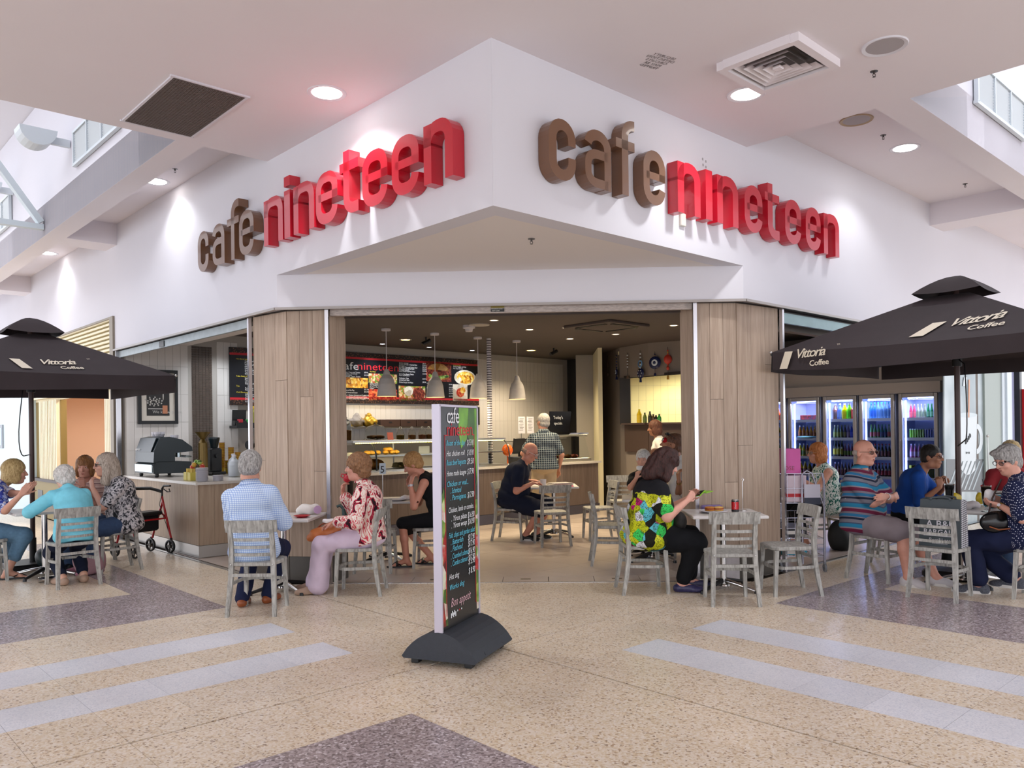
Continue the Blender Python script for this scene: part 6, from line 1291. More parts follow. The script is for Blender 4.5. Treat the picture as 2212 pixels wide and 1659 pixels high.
pp('black', 'woman in sleeveless black dress, face in her hands, behind the menu stand', (-1.1, 8.8), (-1, -.02), lean=.30, hunch=.36, head=(0, -.5, 0), sk='#cf8f78', top=M_blackc, sleeve=0, neckline=.05, bust=.9, skirt=M_blackc, hem=-.08, hair='short', hm=HSAND, shoe='sandal', shoe_m=M_black,
   armL={'to': px(887, 1046, 8.62), 'pole': (-.2, .3, -1)}, armR={'to': px(882, 1046, 8.95), 'pole': (.2, .3, -1)}, handL=dict(d=(.1, -.25, 1), n=(.6, -.8, 0), curl=(.5, .5)), handR=dict(d=(-.1, -.25, 1), n=(-.6, -.8, 0), curl=(.5, .5)), legL=(-.08, .4, .075), legR=(.1, .14, .075))
pp('bald', 'bald man in navy t-shirt and shorts reading at a table inside', (-.42, 10.88), (.97, -.22), s=1.05, lean=.2, hunch=.26, head=(-.05, -.5, 0), fat=1.3, sk='#cf8f7a', top=M_navy, sleeve=.6, tloose=.03, bot=M_navy, leg=.46, bloose=.03, hair='bald', hm=hairm('#8a6a5a', '#b89a88'), glasses='#d8d8d8', shoe='trainer', shoe_m=M_black,
   armR={'to': px(1150, 1044, 10.75), 'pole': (.6, -.6, -.6)}, armL={'to': px(1158, 1040, 11.1), 'pole': (-.6, -.6, -.6)}, handR=dict(d=(-.6, .8, 0), n=(0, 0, -1)), handL=dict(d=(.5, .8, 0), n=(0, 0, -1)), legR=(.10, .2, .075), legL=(-.1, .3, .075))
pp('plaid', 'white-haired man in dark plaid shirt standing at the food counter', (.02, 12.55), (-.1, 1), stand=True, s=1.06, lean=.02, hunch=.1, head=(.55, .0, 0), fat=1.12, sk='#c58d76', top=M_plaid, sleeve=.75, tloose=.02, hem=-.05, bot=M_stone, bloose=.015, hair='crop', hm=hairm('#8a8683', '#c9c5c0'), glasses='#4a3020', shoe='shoe', collar=True,
   armL={'to': (-.22, .3, 1.0), 'pole': (-.8, -.6, -.3)}, armR={'to': (.24, .12, .85), 'pole': (.6, -.6, -.3)}, vox=.009)
pp('bright', 'dark-haired woman in bright patterned top holding a phone', (.93, 7.36), (1, .06), lean=.14, hunch=.2, head=(.1, -.42, 0), fat=1.45, bust=1.15, sk='#e0a592', top=M_bright, sleeve=.72, tloose=.03, hem=-.17, bot=M_blackc, bloose=.02, leg=.93, hair='wavy', hm=HD, shoe='slip', shoe_m=M_pshoe,
   armR={'to': px(1484, 1082, 7.15), 'pole': (.5, -.5, -.8)}, armL={'to': px(1487, 1076, 7.5), 'pole': (-.5, -.5, -.8)}, handR=dict(d=(-.25, .6, .6), n=(-.9, 0, .3), curl=(.6, .7)), handL=dict(d=(.2, .6, .6), n=(.9, 0, .2), curl=(.5, .6)), legR=(.08, .30, .075), legL=(-.1, .42, .075))
pp('white', 'white-haired woman in black eating a sandwich inside the entrance', (1.24, 9.7), (-.42, -.9), s=.92, lean=.08, hunch=.15, head=(.1, -.08, 0), sk='#cf9a84', top=M_blackc, sleeve=.75, bust=.9, bot=M_blackc, hair='short', hm=HW_, shoe='shoe',
   armR={'to': px(1374, 1034, 9.3), 'pole': (.5, .0, -1)}, armL={'to': px(1400, 1050, 9.35), 'pole': (-.5, 0, -1)}, handR=dict(d=(-.3, .1, .9), n=(-.5, -.8, 0), curl=(.8, .7)), legR=(.1, .1, .075))
pp('can', 'man in white t-shirt with sunglasses on his head drinking from a red can', (1.63, 9.6), (-1, .03), seat=.45, lean=.02, hunch=.1, head=(0, .22, 0), s=1.12, sk='#b07a5c', top=M_whitec, sleeve=.6, bot=M_jean, hair='crop', hm=hairm('#4a3428', '#7a5440'), shoe='shoe',
   armR={'to': px(1452, 968, 9.62), 'pole': (.7, .3, -.5)}, armL={'to': px(1467, 1040, 9.25), 'pole': (-.2, .1, -1)}, handR=dict(d=(-.5, .5, .6), n=(-.7, -.4, 0), curl=(.8, .8)), handL=dict(d=(.1, .1, 1), n=(.3, -1, 0), curl=(.6, .6)))
pp('staff', 'brown-haired staff member in white walking past below the kitchen hatch', (1.92, 13.2), (-.95, .1), stand=True, s=.98, lean=.03, head=(0, -.1, 0), sk='#9a6a50', top=M_whitec, sleeve=.7, bust=.8, bot=M_blackc, hair='bob', hm=hairm('#4a2c20', '#6a4434'), shoe='shoe', vox=.009)
pp('leaf', 'woman in white and green leaf print sleeveless top by the fridges', (3.45, 9.93), (-1, -.06), s=.97, lean=.06, hunch=.12, head=(0, .02, 0), bust=1.1, fat=1.25, sk='#c48a72', top=M_leafp, sleeve=0, tloose=.025, hem=-.1, bot=M_blackc, leg=.75, hair='bob', hm=HRD, glasses='#b0a090', shoe='shoe',
   armL={'to': px(1728, 1034, 9.7), 'pole': (-.3, -.5, -1)}, armR={'to': px(1724, 1028, 10.1), 'pole': (.3, -.5, -1)}, handL=dict(curl=(.7, .7)), legL=(-.1, .3, .075), legR=(.1, .36, .075))
pp('stripe', 'man in striped polo shirt and khaki shorts with folded arms', (3.12, 7.99), (.66, -.75), s=1.05, lean=-.07, hunch=.08, head=(-.12, -.02, 0), fat=1.26, sk='#d59a86', top=M_polo, sleeve=.8, tloose=.026, hem=-.08, bot=M_khaki, leg=.47, bloose=.02, hair='bald', hm=hairm('#8f8681', '#b8afa8'), glasses='#6a5a4a', shoe='trainer', shoe_m=M_trn, collar=True,
   armR={'to': (-.10, .25, .79), 'pole': (1, .1, -.7)}, armL={'to': (.11, .29, .81), 'pole': (-1, .1, -.7)}, handR=dict(d=(-1, .0, .1), n=(0, -1, -.2), curl=(.3, .4)), handL=dict(d=(1, -.1, 0), n=(0, -1, -.3), curl=(.25, .35)), legR=(.16, .5, .075), legL=(-.05, .66, .075))
pp('blue', 'short-haired woman in royal blue with hands clasped at her chin', (3.9, 8.82), (.86, -.5), lean=.22, hunch=.25, head=(-.25, -.04, 0), bust=1.0, fat=1.05, sk='#9c6a50', top=M_royal, sleeve=1.15, tloose=.02, neckline=.05, bot=M_blackc, hair='crop', hm=HK, glasses='#5a1e22', shoe='shoe', brow='#1c1412',
   armR={'to': px(2030, 1052, 8.42), 'pole': (.4, .1, -1)}, armL={'to': px(2042, 1050, 8.5), 'pole': (-.4, .1, -1)}, handR=dict(d=(-.1, -.1, 1), n=(-.8, -.4, 0), curl=(.9, .9)), handL=dict(d=(.1, -.1, 1), n=(.8, -.4, 0), curl=(.7, .9)))
pp('dots', 'grey-haired woman in navy polka dot top at the right edge with napkin', (4.12, 7.0), (-.8, .6), lean=.1, hunch=.14, head=(.9, -.32, 0), bust=1.05, fat=1.18, sk='#d8a08c', top=M_dots, sleeve=.85, tloose=.028, hem=-.12, bot=M_dnavy, bloose=.016, flare=.018, leg=.92, hair='tuft', hm=HG, glasses='#3a4048', shoe='trainer', shoe_m=M_knit,
   armL={'to': px(2160, 1092, 7.0), 'pole': (-.5, -.3, -.8)}, armR={'to': px(2166, 1080, 7.35), 'pole': (.5, -.3, -.8)}, handL=dict(d=(.1, .95, .15), n=(.7, 0, .7), curl=(.4, .4)), handR=dict(d=(-.2, .95, .2), n=(-.8, 0, .3), curl=(.4, .5)), legL=(-.06, .36, .075), legR=(.05, .1, .13))
pp('far', 'fair-haired person mostly hidden behind the polka dot woman', (4.95, 8.75), (-.3, -.9), lean=.08, head=(0, -.05, 0), sk='#d8a892', top=cloth('dusty_red', '#8a2a30'), sleeve=.7, bot=M_jean, hair='short', hm=HBL, shoe='shoe')
# ------------------------------------------------------------------ pendants and cafe ceiling fittings
M_conc = mat('pendant_grey', '#bdb7b2', .6, noise=(20, .05)); M_glow = mat('pendant_glow', '#ffffff', .5, emit='#ffd98a', es=9)
for i, (x, u) in enumerate(((836, 3.1), (941, 4.0), (1034, 4.88), (1119, 5.75))):
    t = thing('pendant_lamp', 'bell shaped grey pendant lamp, %s of the row' % ('leftmost', 'second', 'third', 'rightmost')[i], 'lamp', UVW(u, 5.9, ZI), 0, 'pendant lamps over the counter')
    obj('rose', MB().lathe([(.07, 0), (.07, -.03), (0, -.03)], 16), M_white, t); obj('cord', MB().tube([(0, 0, -.03), (0, 0, -.64)], .006, 6), M_white, t)
    obj('shade', MB().lathe([(.03, -.60), (.045, -.64), (.055, -.68), (.1, -.74), (.125, -.82), (.142, -.98), (.150, -1.0), (.143, -1.0), (.12, -.84), (.09, -.74)], 24), M_conc, t); obj('bulb', MB().lathe([(.138, -.985), (.0001, -.965)], 20), M_glow, t)
    spot(UVW(u, 5.9, 1.98), 30, 2.4, .6, (1, .85, .55), .08)
sp = thing('striped_pole', 'thin white pole ringed with dark stripes rising to the ceiling', 'pole', UVW(5.12, 5.9, .905)); mb = MB(); mb.tube([(0, 0, 0), (0, 0, 2.09)], .037, 12); obj('pole', mb, M_white, sp); mb = MB()
for k in range(52): mb.lathe([(.0375, k * .04), (.041, k * .04 + .004), (.041, k * .04 + .014), (.0375, k * .04 + .018)], 12)
obj('stripe', mb, mat('stripe_grey', '#5d5860', .5), sp)['kind'] = 'stuff'
def cz(x, y): return on_floor(x, y, ZI)
t = thing('ceiling_speaker', 'round cream speaker flush in the dark cafe ceiling', 'speaker', cz(1035, 701)); obj('grille', MB().lathe([(.15, 0), (.15, -.012), (0, -.014)], 20), M_conc, t)
t = thing('smoke_detector', 'white smoke detector under the dark cafe ceiling', 'detector', cz(1013, 703)); obj('base', MB().lathe([(.09, 0), (.09, -.04), (.06, -.05), (.05, -.09), (0, -.095)], 16), M_white, t)
t = thing('air_unit', 'dark square four-way air unit in the cafe ceiling', 'air conditioner', cz(1310, 702), A45); mb = MB(); mb.cbox((0, 0, -.02), (.9, .9, .04), .01); obj('panel', mb, M_dceil, t)
for k in range(4): mb = MB(); d = Vector((math.cos(k * PI / 2), math.sin(k * PI / 2), 0)) * .34; mb.box((d.x, d.y, -.043), (.06 if k % 2 == 0 else .56, .56 if k % 2 == 0 else .06, .008)); obj('slot', mb, M_black, t)
for i, (x, y) in enumerate(((920, 733), (1196, 757))):
    t = thing('security_camera', 'small black camera hanging from the cafe ceiling, %s' % ('above the menu board' if i == 0 else 'near the dark pier'), 'camera', cz(x, y - 5)); mb = MB(); mb.tube([(0, 0, 0), (0, 0, -.06)], .015, 8); obj('mount', mb, M_black, t); mb = MB(); mb.tube([(-.06, -.03, -.12), (.06, .05, -.05)], .035, 10); obj('body', mb, M_black, t)
# ------------------------------------------------------------------ back shelf, display food, till end of the counter
M_bread = mat('bread', '#c07a2a', .6, noise=(30, .25)); M_choc = mat('choc_box', '#3f2a24', .6, noise=(8, .1)); M_gold = mat('gold_card', '#b8922c', .35, .4); M_cello = mat('cellophane', '#e6e4ea', .08, trans=.85, ior=1.05)
bs = thing('wall_shelf', 'long dark shelf under the menu board holding hampers and boxes', 'shelf'); mb = MB(); rect(mb, 3.3, 6.4, 7.74, 8.03, 1.535, 1.56); obj('board', mb, M_darkskirt, bs)
for i, (a, b) in enumerate(((815, 858), (859, 893), (894, 931))):
    pa, pb = on_v(a, 915, 7.85), on_v(b, 915, 7.85); c = (pa + pb) / 2; o = thing('storage_box', 'dark brown storage box on the shelf below the menu board, %s of three' % ('left', 'middle', 'right')[i], 'box', (c.x, c.y, 1.56), A45, 'brown boxes on the wall shelf'); w = (pb - pa).length; mb = MB(); mb.cbox((0, 0, .065), (w - .01, .2, .13), .006); obj('body', mb, M_choc, o); mb = MB(); mb.box((0, -.101, .08), (.06, .004, .025)); obj('label_slot', mb, M_black, o)
for i, (x, w) in enumerate(((770, .28), (796, .32))):
    c = on_v(x, 915, 7.86); o = thing('gift_hamper', 'cellophane wrapped gift hamper on the wall shelf, %s' % ('silvery, left of the golden one' if i == 0 else 'golden, beside the brown boxes'), 'hamper', (c.x, c.y, 1.56)); B = Blob(.03); B.ell((0, 0, .09), (w / 2, .12, .09)).ell((0, 0, .17), (.06, .06, .08)).cut((0, 0, 0), (0, 0, -1)); B.disp = lambda X, Y, Z: .012 * np.sin(60 * X) * np.sin(50 * Z); B.build('wrap', M_cello if i == 0 else M_gold, o, .012); mb = MB(); mb.cbox((.0, 0, .14 if i else .06), (.09 if i else .2, .1, .16 if i else .1), .004, .5); obj('contents', mb, M_gold, o)
M_gl = mat('jar_glass', '#eef2f0', .04, trans=1., ior=1.05); DT = 1.356
def jar(x, label, fillm, r=.06, h=.12, z=DT, v=5.75, y=945):
    c = on_v(x, y, v); t = thing('glass_jar', label, 'jar', (c.x, c.y, z)); obj('glass', MB().lathe([(0, 0), (r, .002), (r * 1.05, h * .6), (r * .75, h), (r * .72, h + .01), (0, h + .012)], 14), M_gl, t); obj('biscuits', MB().lathe([(0, .006), (r * .9, .008), (r * .94, h * .55), (0, h * .6)], 12), fillm, t); mb = MB(); mb.lathe([(r * .74, h + .012), (r * .5, h + .035), (.012, h + .045), (.022, h + .065), (0, h + .08)], 12); obj('lid', mb, M_gl, t)
jar(865, 'glass biscuit jar with lid on the display top, just right of the red card', mat('biscuit_yellow', '#e0b24a', .6, noise=(60, .3))); jar(890, 'middle glass biscuit jar on the display top', mat('biscuit_brown', '#b8783e', .6, noise=(60, .3))); jar(912, 'glass biscuit jar with dark filling, right on the display top', mat('biscuit_dark', '#a05a30', .6, noise=(60, .3))); jar(926, 'glass jar partly behind the menu stand', M_bread); jar(748, 'tall jar of orange biscuits at the left end of the display', mat('biscuit_orange', '#c8822c', .6, noise=(50, .3)), .075, .26)
c = on_v(812, 945, 5.78); t = thing('cake_dome', 'clear dome over pastries on the display top', 'cake stand', (c.x, c.y, DT)); obj('plate', MB().lathe([(0, .0), (.15, .004), (.19, .02), (0, .016)], 20), M_gl, t); obj('dome', MB().lathe([(.14, .02), (.145, .14), (.12, .2), (.02, .225), (.02, .25), (0, .255)], 20), M_gl, t)
for k in range(6): a = k * 1.05; q = thing('pastry', 'small sugared pastry under the clear dome', 'pastry', (c.x + .075 * math.cos(a), c.y + .075 * math.sin(a), DT + .02), a, 'pastries under the dome'); B = Blob(.01); B.ell((0, 0, .025), (.05, .035, .025)); B.disp = lambda X, Y, Z: .003 * np.sin(120 * X); B.build('crust', M_bread, q, .008)
c = on_v(843, 947, 5.62); t = thing('price_card', 'tilted salmon red card on the display top', 'card', (c.x, c.y, DT), A45 - .2); mb = MB(); mb.box((0, 0, .055), (.09, .006, .11), m=Matrix.Rotation(-.25, 3, 'X')); obj('card', mb, mat('card_red', '#d8705a', .6), t)
for k in range(7):
    c = on_v((794, 803, 815, 832, 845, 853, 838)[k], 975, 5.8); q = thing('bread_roll', ('golden roll lying in the lower row of the lit display' if k in (0, 1, 2) else 'golden roll piled on the right heap in the lit display'), 'bread', (c.x, c.y, 1.142 + (.045 if k == 6 else 0)), A45 + k * .4, 'rolls left of the heap' if k < 3 else 'rolls in the heap'); B = Blob(.01); B.ell((0, 0, .03), (.075, .045, .03)); B.disp = lambda X, Y, Z: .003 * np.sin(70 * X + 30 * Y); B.build('crust', mat('roll_gold', '#d8992c', .5, noise=(25, .2)), q, .009)
for i, (x, m, lab) in enumerate(((808, M_bread, 'sliced brown loaf at the bottom of the display'), (870, mat('tray_food', '#b8a060', .6, noise=(30, .3)), 'plate of filled sandwiches at the bottom of the display'), (755, mat('cake_cream', '#d8d0b0', .5, noise=(20, .15)), 'pale iced cake at the left of the display'))):
    c = on_v(x, 1005 if i < 2 else 990, 5.78); t = thing(('bread_loaf', 'sandwich_plate', 'iced_cake')[i], lab, 'food', (c.x, c.y, .94), A45); B = Blob(.02)
    if i == 0: B.ell((0, 0, .07), (.16, .08, .075)); B.disp = lambda X, Y, Z: .006 * np.sin(160 * X)
    elif i == 1: B.ell((0, 0, .02), (.2, .12, .02)); [B.ell((dx, 0, .05), (.05, .08, .035), None, .005) for dx in (-.12, -.04, .04, .12)]
    else: B.cap((0, 0, .02), (0, 0, .12), .14, .13)
    B.build('food', m, t, .012)
c = on_v(915, 966, 5.9); t = thing('case_notice', 'white blank sign hanging in the display case', 'sign', (c.x, c.y, 1.19), A45); mb = MB(); mb.box((0, 0, .0), (.2, .01, .1)); obj('card', mb, M_white, t)
t = thing('balloon_ball', 'shiny orange ball beside the glass display', 'ball', on_v(1096, 990, 5.6)); t.location.z = 1.02; mb = MB(); mb.ell((0, 0, .13), (.092, .092, .1), 18); mb.tube([(0, 0, -.11), (0, 0, .03)], .012, 6); obj('ball', mb, mat('ball_orange', '#e0601c', .15), t)
def ctop(name, label, cat, x, v, z=.905, rz=A45): c = on_v(x, 990, v); return thing(name, label, cat, (c.x, c.y, z), rz)
t = ctop('till', 'black till screen and base at the serving end of the counter', 'till', 1125, 5.85); mb = MB(); mb.cbox((0, 0, .06), (.36, .3, .12), .01); obj('base', mb, M_black, t); mb = MB(); mb.box((0, .0, .3), (.34, .04, .26), m=Matrix.Rotation(.2, 3, 'X')); mb.bar((0, .02, .1), (0, .02, .3), .05, .04); obj('screen', mb, M_black, t)
t = ctop('hot_case', 'low glass hot food case behind the standing man', 'display', 1212, 5.8); mb = MB(); mb.cbox((0, 0, .03), (1.15, .42, .06), .008); mb.cbox((0, .0, .46), (1.05, .34, .03), .008); obj('tray', mb, M_steel, t)
for k, x_ in enumerate((-.5, .0, .5)): mb = MB(); mb.bar((x_, .15, .06), (x_, .15, .45), .03, .03); obj('post', mb, M_blackm, t)
mb = MB(); mb.quad((-.55, -.2, .06), (.55, -.2, .06), (.5, -.12, .44), (-.5, -.12, .44)); obj('pane', mb, M_pane, t)
mb = MB(); [mb.ell((-.35 + k * .17, 0, .09), (.07, .09, .035), 8, k % 3) for k in range(5)]; obj('food', mb, [M_bread, F_red, F_veg], t)['kind'] = 'stuff'
for i, x in enumerate((1127, 1146)):
    c = on_v(x, 938, 5.9); t = thing('price_list', 'white printed price sheet standing behind the counter, %s of two' % ('left' if i == 0 else 'right'), 'paper', (c.x, c.y, 1.42), A45); mb = MB(); mb.box((0, 0, .14), (.16, .006, .29)); obj('sheet', mb, M_white, t); tm = MB()
    for k in range(9): tm.box((-.01 * (k % 3), -.0035, .25 - k * .025), (.1 - .02 * (k % 2), .001, .006))
    obj('print', tm, M_darkskirt, t)['kind'] = 'stuff'; mb = MB(); mb.bar((0, .01, -.515), (0, .01, .02), .012, .012); obj('holder', mb, M_steel, t)
c = on_v(1213, 960, 6.0); t = thing('chalkboard', 'black chalkboard leaning behind the standing man', 'board', (c.x, c.y, 1.385), A45); mb = MB(); mb.box((0, .05, .2), (.55, .025, .44), m=Matrix.Rotation(.15, 3, 'X')); obj('board', mb, M_bk, t); mb = MB(); add_text(mb, "Today's", plane_m((-.2, .01, .28), (1, 0, 0), (0, .15, 1)), .08); add_text(mb, 'specials', plane_m((-.2, .0, .18), (1, 0, 0), (0, .15, 1)), .07); mb.v = [(x, y - .012, z) for x, y, z in mb.v]; obj('lettering', mb, M_chalkw, t)['kind'] = 'stuff'
t = thing('menu_pile', 'thin stack of blue and white menus on the hot case', 'menus', on_v(1250, 944, 5.75)); t.location.z = 1.38; t.rotation_euler = (0, 0, A45); mb = MB(); [mb.cbox((.01 * k, 0, .004 + .008 * k), (.3, .2, .007), .002, .05 * k, mi=k % 2) for k in range(4)]; obj('sheets', mb, [M_white, mat('menu_blue', '#5a6a9a', .5)], t)['kind'] = 'stuff'
c = on_u(1254, 912, 9.28); t = thing('wall_notice', 'cream certificate pinned to the dark pier', 'notice', c, A45); mb = MB(); mb.box((0, 0, 0), (.012, .21, .31)); obj('sheet', mb, mat('cream_paper', '#d8cfae', .6), t); mb = MB(); [mb.box((-.007, .0, .09 - .03 * k), (.001, .12, .006)) for k in range(6)]; obj('print', mb, M_darkskirt, t)['kind'] = 'stuff'
# hanging charms on the curved wall
M_ev = mat('charm_blue', '#15204e', .2); M_evw = mat('charm_white', '#dfe6ee', .3); M_evl = mat('charm_pale', '#6aa0d8', .3); M_bead = mat('wood_bead', '#6a5444', .6); M_rb = mat('red_bead2', '#c23a2a', .4); M_yb = mat('amber_bead', '#c89a3a', .4)
for i, (x, yt, yb, kind, lab) in enumerate(((1319, 768, 812, 0, 'thin strand of brown beads, leftmost charm on the curved wall'), (1338, 762, 820, 1, 'string of dark beads ending in a small blue eye charm'), (1361, 762, 818, 2, 'strand of pale beads between two eye charms'), (1389, 757, 826, 3, 'large spotted blue charm under a string of glass rings'), (1418, 760, 813, 1, 'big round blue eye charm with short tassel'), (1446, 750, 820, 4, 'red and amber beaded strand, rightmost charm'))):
    top, d, n = hpx(x, 2.9); p_, _, _ = hpx(x, 2.9); zt = on_plane(x, yt, Vector((top.x, top.y, 0)), n).z; zb_ = on_plane(x, yb, Vector((top.x, top.y, 0)), n).z; zt = min(zt, 2.97)
    t = thing('wall_charm', lab, 'charm', Vector((top.x, top.y, zb_)) + n * (.05 if n.y < 0 else -.05)); L_ = zt - zb_; nn = n if n.y < 0 else -n; mb = MB(); mb.tube([(0, 0, 0), (0, 0, L_)], .004, 5); obj('cord', mb, M_black, t); mb = MB()
    bm_ = {0: M_bead, 1: M_ev, 2: M_evw, 3: M_evw, 4: M_rb}[kind]
    for k in range(9): mb.ell((0, 0, L_ * (.45 + .055 * k)), .016 if kind != 0 else .011, 6, k % 2)
    obj('beads', mb, [bm_, M_yb if kind == 4 else M_bead], t)['kind'] = 'stuff'
    if kind in (1, 3):
        r_ = .10 if kind == 3 else (.075 if i == 1 else .115); zc = L_ * (.28 if kind == 3 or i == 1 else .55); mb = MB(); mb.lathe([(0, .02), (r_ * .7, .018), (r_, 0), (r_ * .7, -.012), (0, -.012)], 16, c=(0, 0, zc), axis=tuple(nn)); obj('disc', mb, M_ev, t)
        if kind == 1: mb = MB(); mb.lathe([(0, .026), (r_ * .5, .022), (r_ * .5, .016)], 14, c=(0, 0, zc), axis=tuple(nn)); obj('eye_ring', mb, M_evw, t); mb = MB(); mb.lathe([(0, .03), (r_ * .25, .027), (r_ * .25, .02)], 12, c=(0, 0, zc), axis=tuple(nn)); obj('pupil', mb, M_ev, t)
        else:
            mb = MB(); [mb.ell(Vector((0, 0, zc)) + nn * .02 + d * (.055 * math.cos(k)) + Vector((0, 0, .055 * math.sin(k))), .011, 6) for k in (0, 1, 2, 3, 4.1, 5.2)]; obj('spots', mb, M_evw, t)['kind'] = 'stuff'; mb = MB(); mb.lathe([(.05, .02), (.07, .01), (.05, 0)], 14, c=(0, 0, L_ * .58), axis=tuple(nn)); obj('ring', mb, M_evl, t)
    if kind == 4: mb = MB(); mb.ell((0, 0, L_ * .62), (.075, .04, .085), 10); mb.ell((0, 0, L_ * .35), (.03, .03, .04), 8); obj('pomegranate', mb, M_rb, t)
    mb = MB(); mb.lathe([(.006, L_ * .14), (.02, L_ * .1), (.024, 0), (0, 0)], 8); obj('tassel', mb, M_bead if kind in (0, 2) else M_ev if kind != 4 else M_yb, t)
# bottles on the hatch ledge
for i, (x, h_, m, lab) in enumerate(((1389, .25, '#d8b820', 'yellow cooking oil bottle on the hatch ledge'), (1401, .18, '#5a6a2a', 'olive bottle next to the yellow oil'), (1408, .2, '#2a2a1e', 'dark slim bottle on the hatch ledge'), (1415, .15, '#4a3a22', 'brown short bottle on the hatch ledge'), (1421, .13, '#1e1e1c', 'black small bottle on the hatch ledge'), (1428, .15, '#2f8a3a', 'green bottle, rightmost on the hatch ledge'))):
    c, d, n = hpx(x, 1.576); t = obj('sauce_bottle', bottle_mesh('big' if i == 0 else 'b', m, '#2a2a20' if i else '#d8c830', m), None); t.location = c + (n if n.y < 0 else -n) * .09; t.scale = (1.2, 1.2, h_ / (.238 if i == 0 else .198)); tag(t, lab, 'bottle')
# ------------------------------------------------------------------ coffee bar
CT = .906
cm = thing('coffee_machine', 'black and chrome espresso machine on the coffee counter', 'coffee machine', UVW(.36, 7.28, CT), A45)     # local x = U (inwards), y = V
M_cg = mat('machine_black', '#15242a', .28); M_cch = mat('machine_chrome', '#b8c6cc', .15, .9)
mb = MB(); mb.prism([(-.26, .05), (.22, .05), (.24, .12), (.24, .2), (-.2, .22), (-.27, .16)], -.36, .36, m=Matrix(((1, 0, 0, 0), (0, 0, 1, 0), (0, 1, 0, 0), (0, 0, 0, 1)))); obj('base', mb, M_cg, cm)
mb = MB(); P_ = [(-.26, .2), (.02, .2), (.02, .32), (.26, .34), (.25, .4), (.12, .5), (-.05, .54), (-.18, .52), (-.25, .36)]; mb.prism(P_, -.36, .36, m=Matrix(((1, 0, 0, 0), (0, 0, 1, 0), (0, 1, 0, 0), (0, 0, 0, 1)))); obj('body', mb, M_cg, cm)
mb = MB(); mb.prism([(-.265, .34), (-.2, .51), (-.1, .535), (-.1, .545), (-.205, .525), (-.275, .34)], -.3, .3, m=Matrix(((1, 0, 0, 0), (0, 0, 1, 0), (0, 1, 0, 0), (0, 0, 0, 1)))); obj('back_panel', mb, M_cg, cm); mb = MB(); mb.box((-.267, 0, .12), (.012, .66, .1)); obj('grille', mb, M_cch, cm); mb = MB(); add_text(mb, 'espresso', plane_m((-.277, .3, .36), (0, -1, 0), (.25, 0, 1)), .05); obj('lettering', mb, M_wht, cm)['kind'] = 'stuff'
for y_ in (-.2, 0., .2): mb = MB(); mb.lathe([(.035, .32), (.035, .26), (0, .26)], 12, c=(.12, y_, 0)); mb.tube([(.14, y_, .275), (.3, y_, .26)], .014, 8); obj('group_head', mb, M_cch, cm)
for sx in (-.2, .18):
    for sy in (-.3, .3): mb = MB(); mb.lathe([(.02, 0), (.028, .02), (.025, .055)], 10, c=(sx, sy, 0)); obj('foot', mb, M_black, cm)
cupm = MB().lathe([(0, 0), (.025, 0), (.038, .03), (.04, .062), (.036, .062), (.033, .03), (0, .01)], 14).mesh('cup', M_white)
for i, (du, dv) in enumerate(((-.1, -.05), (-.1, .06), (-.02, 0), (.06, -.2), (.05, -.3), (-.02, .12))): o = obj('coffee_cup', cupm, None); o.location = UVW(.36 + du, 7.28 + dv, CT + (.545 if du < .03 else .50)); tag(o, 'white cup upside down on top of the espresso machine', 'cup', 'cups on the espresso machine')
o = thing('funnel', 'brass grinder hopper rim behind the cups', 'hopper', UVW(.75, 6.9, CT)); obj('bowl', MB().lathe([(.07, .0), (.06, .45), (.03, .5), (.11, .6), (.12, .6)], 16), mat('hopper_brass', '#6a5424', .3, .5), o)
gr = thing('coffee_grinder', 'black coffee grinder beside the gold paper cups', 'grinder', UVW(1.0, 7.1, CT), A45); mb = MB(); mb.cbox((0, 0, .02), (.2, .3, .04), .01); mb.cbox((0, .03, .2), (.17, .17, .34), .02); mb.tube([(0, -.1, .26), (0, .0, .26)], .03, 8); obj('body', mb, M_black, gr); mb = MB(); mb.lathe([(.05, .37), (.08, .5), (.08, .52), (0, .53)], 14, c=(0, .03, 0)); obj('hopper', mb, M_cg, gr)
M_jug = mat('milk_plastic', '#d3dae2', .35, trans=.2)
for i, (u, v) in enumerate(((.95, 6.35), (1.2, 6.95))):
    o = thing('milk_bottle', 'translucent milk bottle on the coffee counter, %s' % ('behind the stacked plates' if i == 0 else 'behind the espresso machine'), 'bottle', UVW(u, v, CT if u < .8 else CT)); obj('body', MB().lathe([(0, 0), (.075, .005), (.078, .15), (.06, .2), (.025, .24), (.025, .26)], 16), M_jug, o); obj('cap', MB().lathe([(.028, .26), (.028, .285), (0, .287)], 12), M_whitec if 0 else M_white, o)
st = thing('bench_extension', 'stainless bench behind the coffee counter carrying bottles and cups', 'bench'); mb = MB(); rect(mb, .8, 2.0, 5.95, 8.02, .86, .9); obj('benchtop', mb, M_steel, st); mb = MB(); rect(mb, .85, 1.95, 6.0, 8.0, .02, .86); obj('cupboard', mb, M_darkskirt, st)
plm = MB().lathe([(0, .0), (.055, 0), (.06, .004), (.075, .012), (.074, .014), (.05, .006), (0, .006)], 18).mesh('plate', M_white); spm = MB().lathe([(0, .0), (.05, 0), (.065, .010), (.064, .012), (.045, .006), (0, .005)], 18).mesh('plate', M_white)
for k in range(14): o = obj('saucer', plm, None); o.location = UVW(.2, 5.56, CT + k * .0115); o.rotation_euler = (0, 0, k * .3); tag(o, 'white plate in the tall stack on the coffee counter', 'plate', 'tall stack of plates')
for k in range(6): o = obj('saucer', spm, None); o.location = UVW(.38, 5.52, CT + k * .0115); tag(o, 'small white saucer in the low stack beside the tall one', 'plate', 'low stack of saucers')
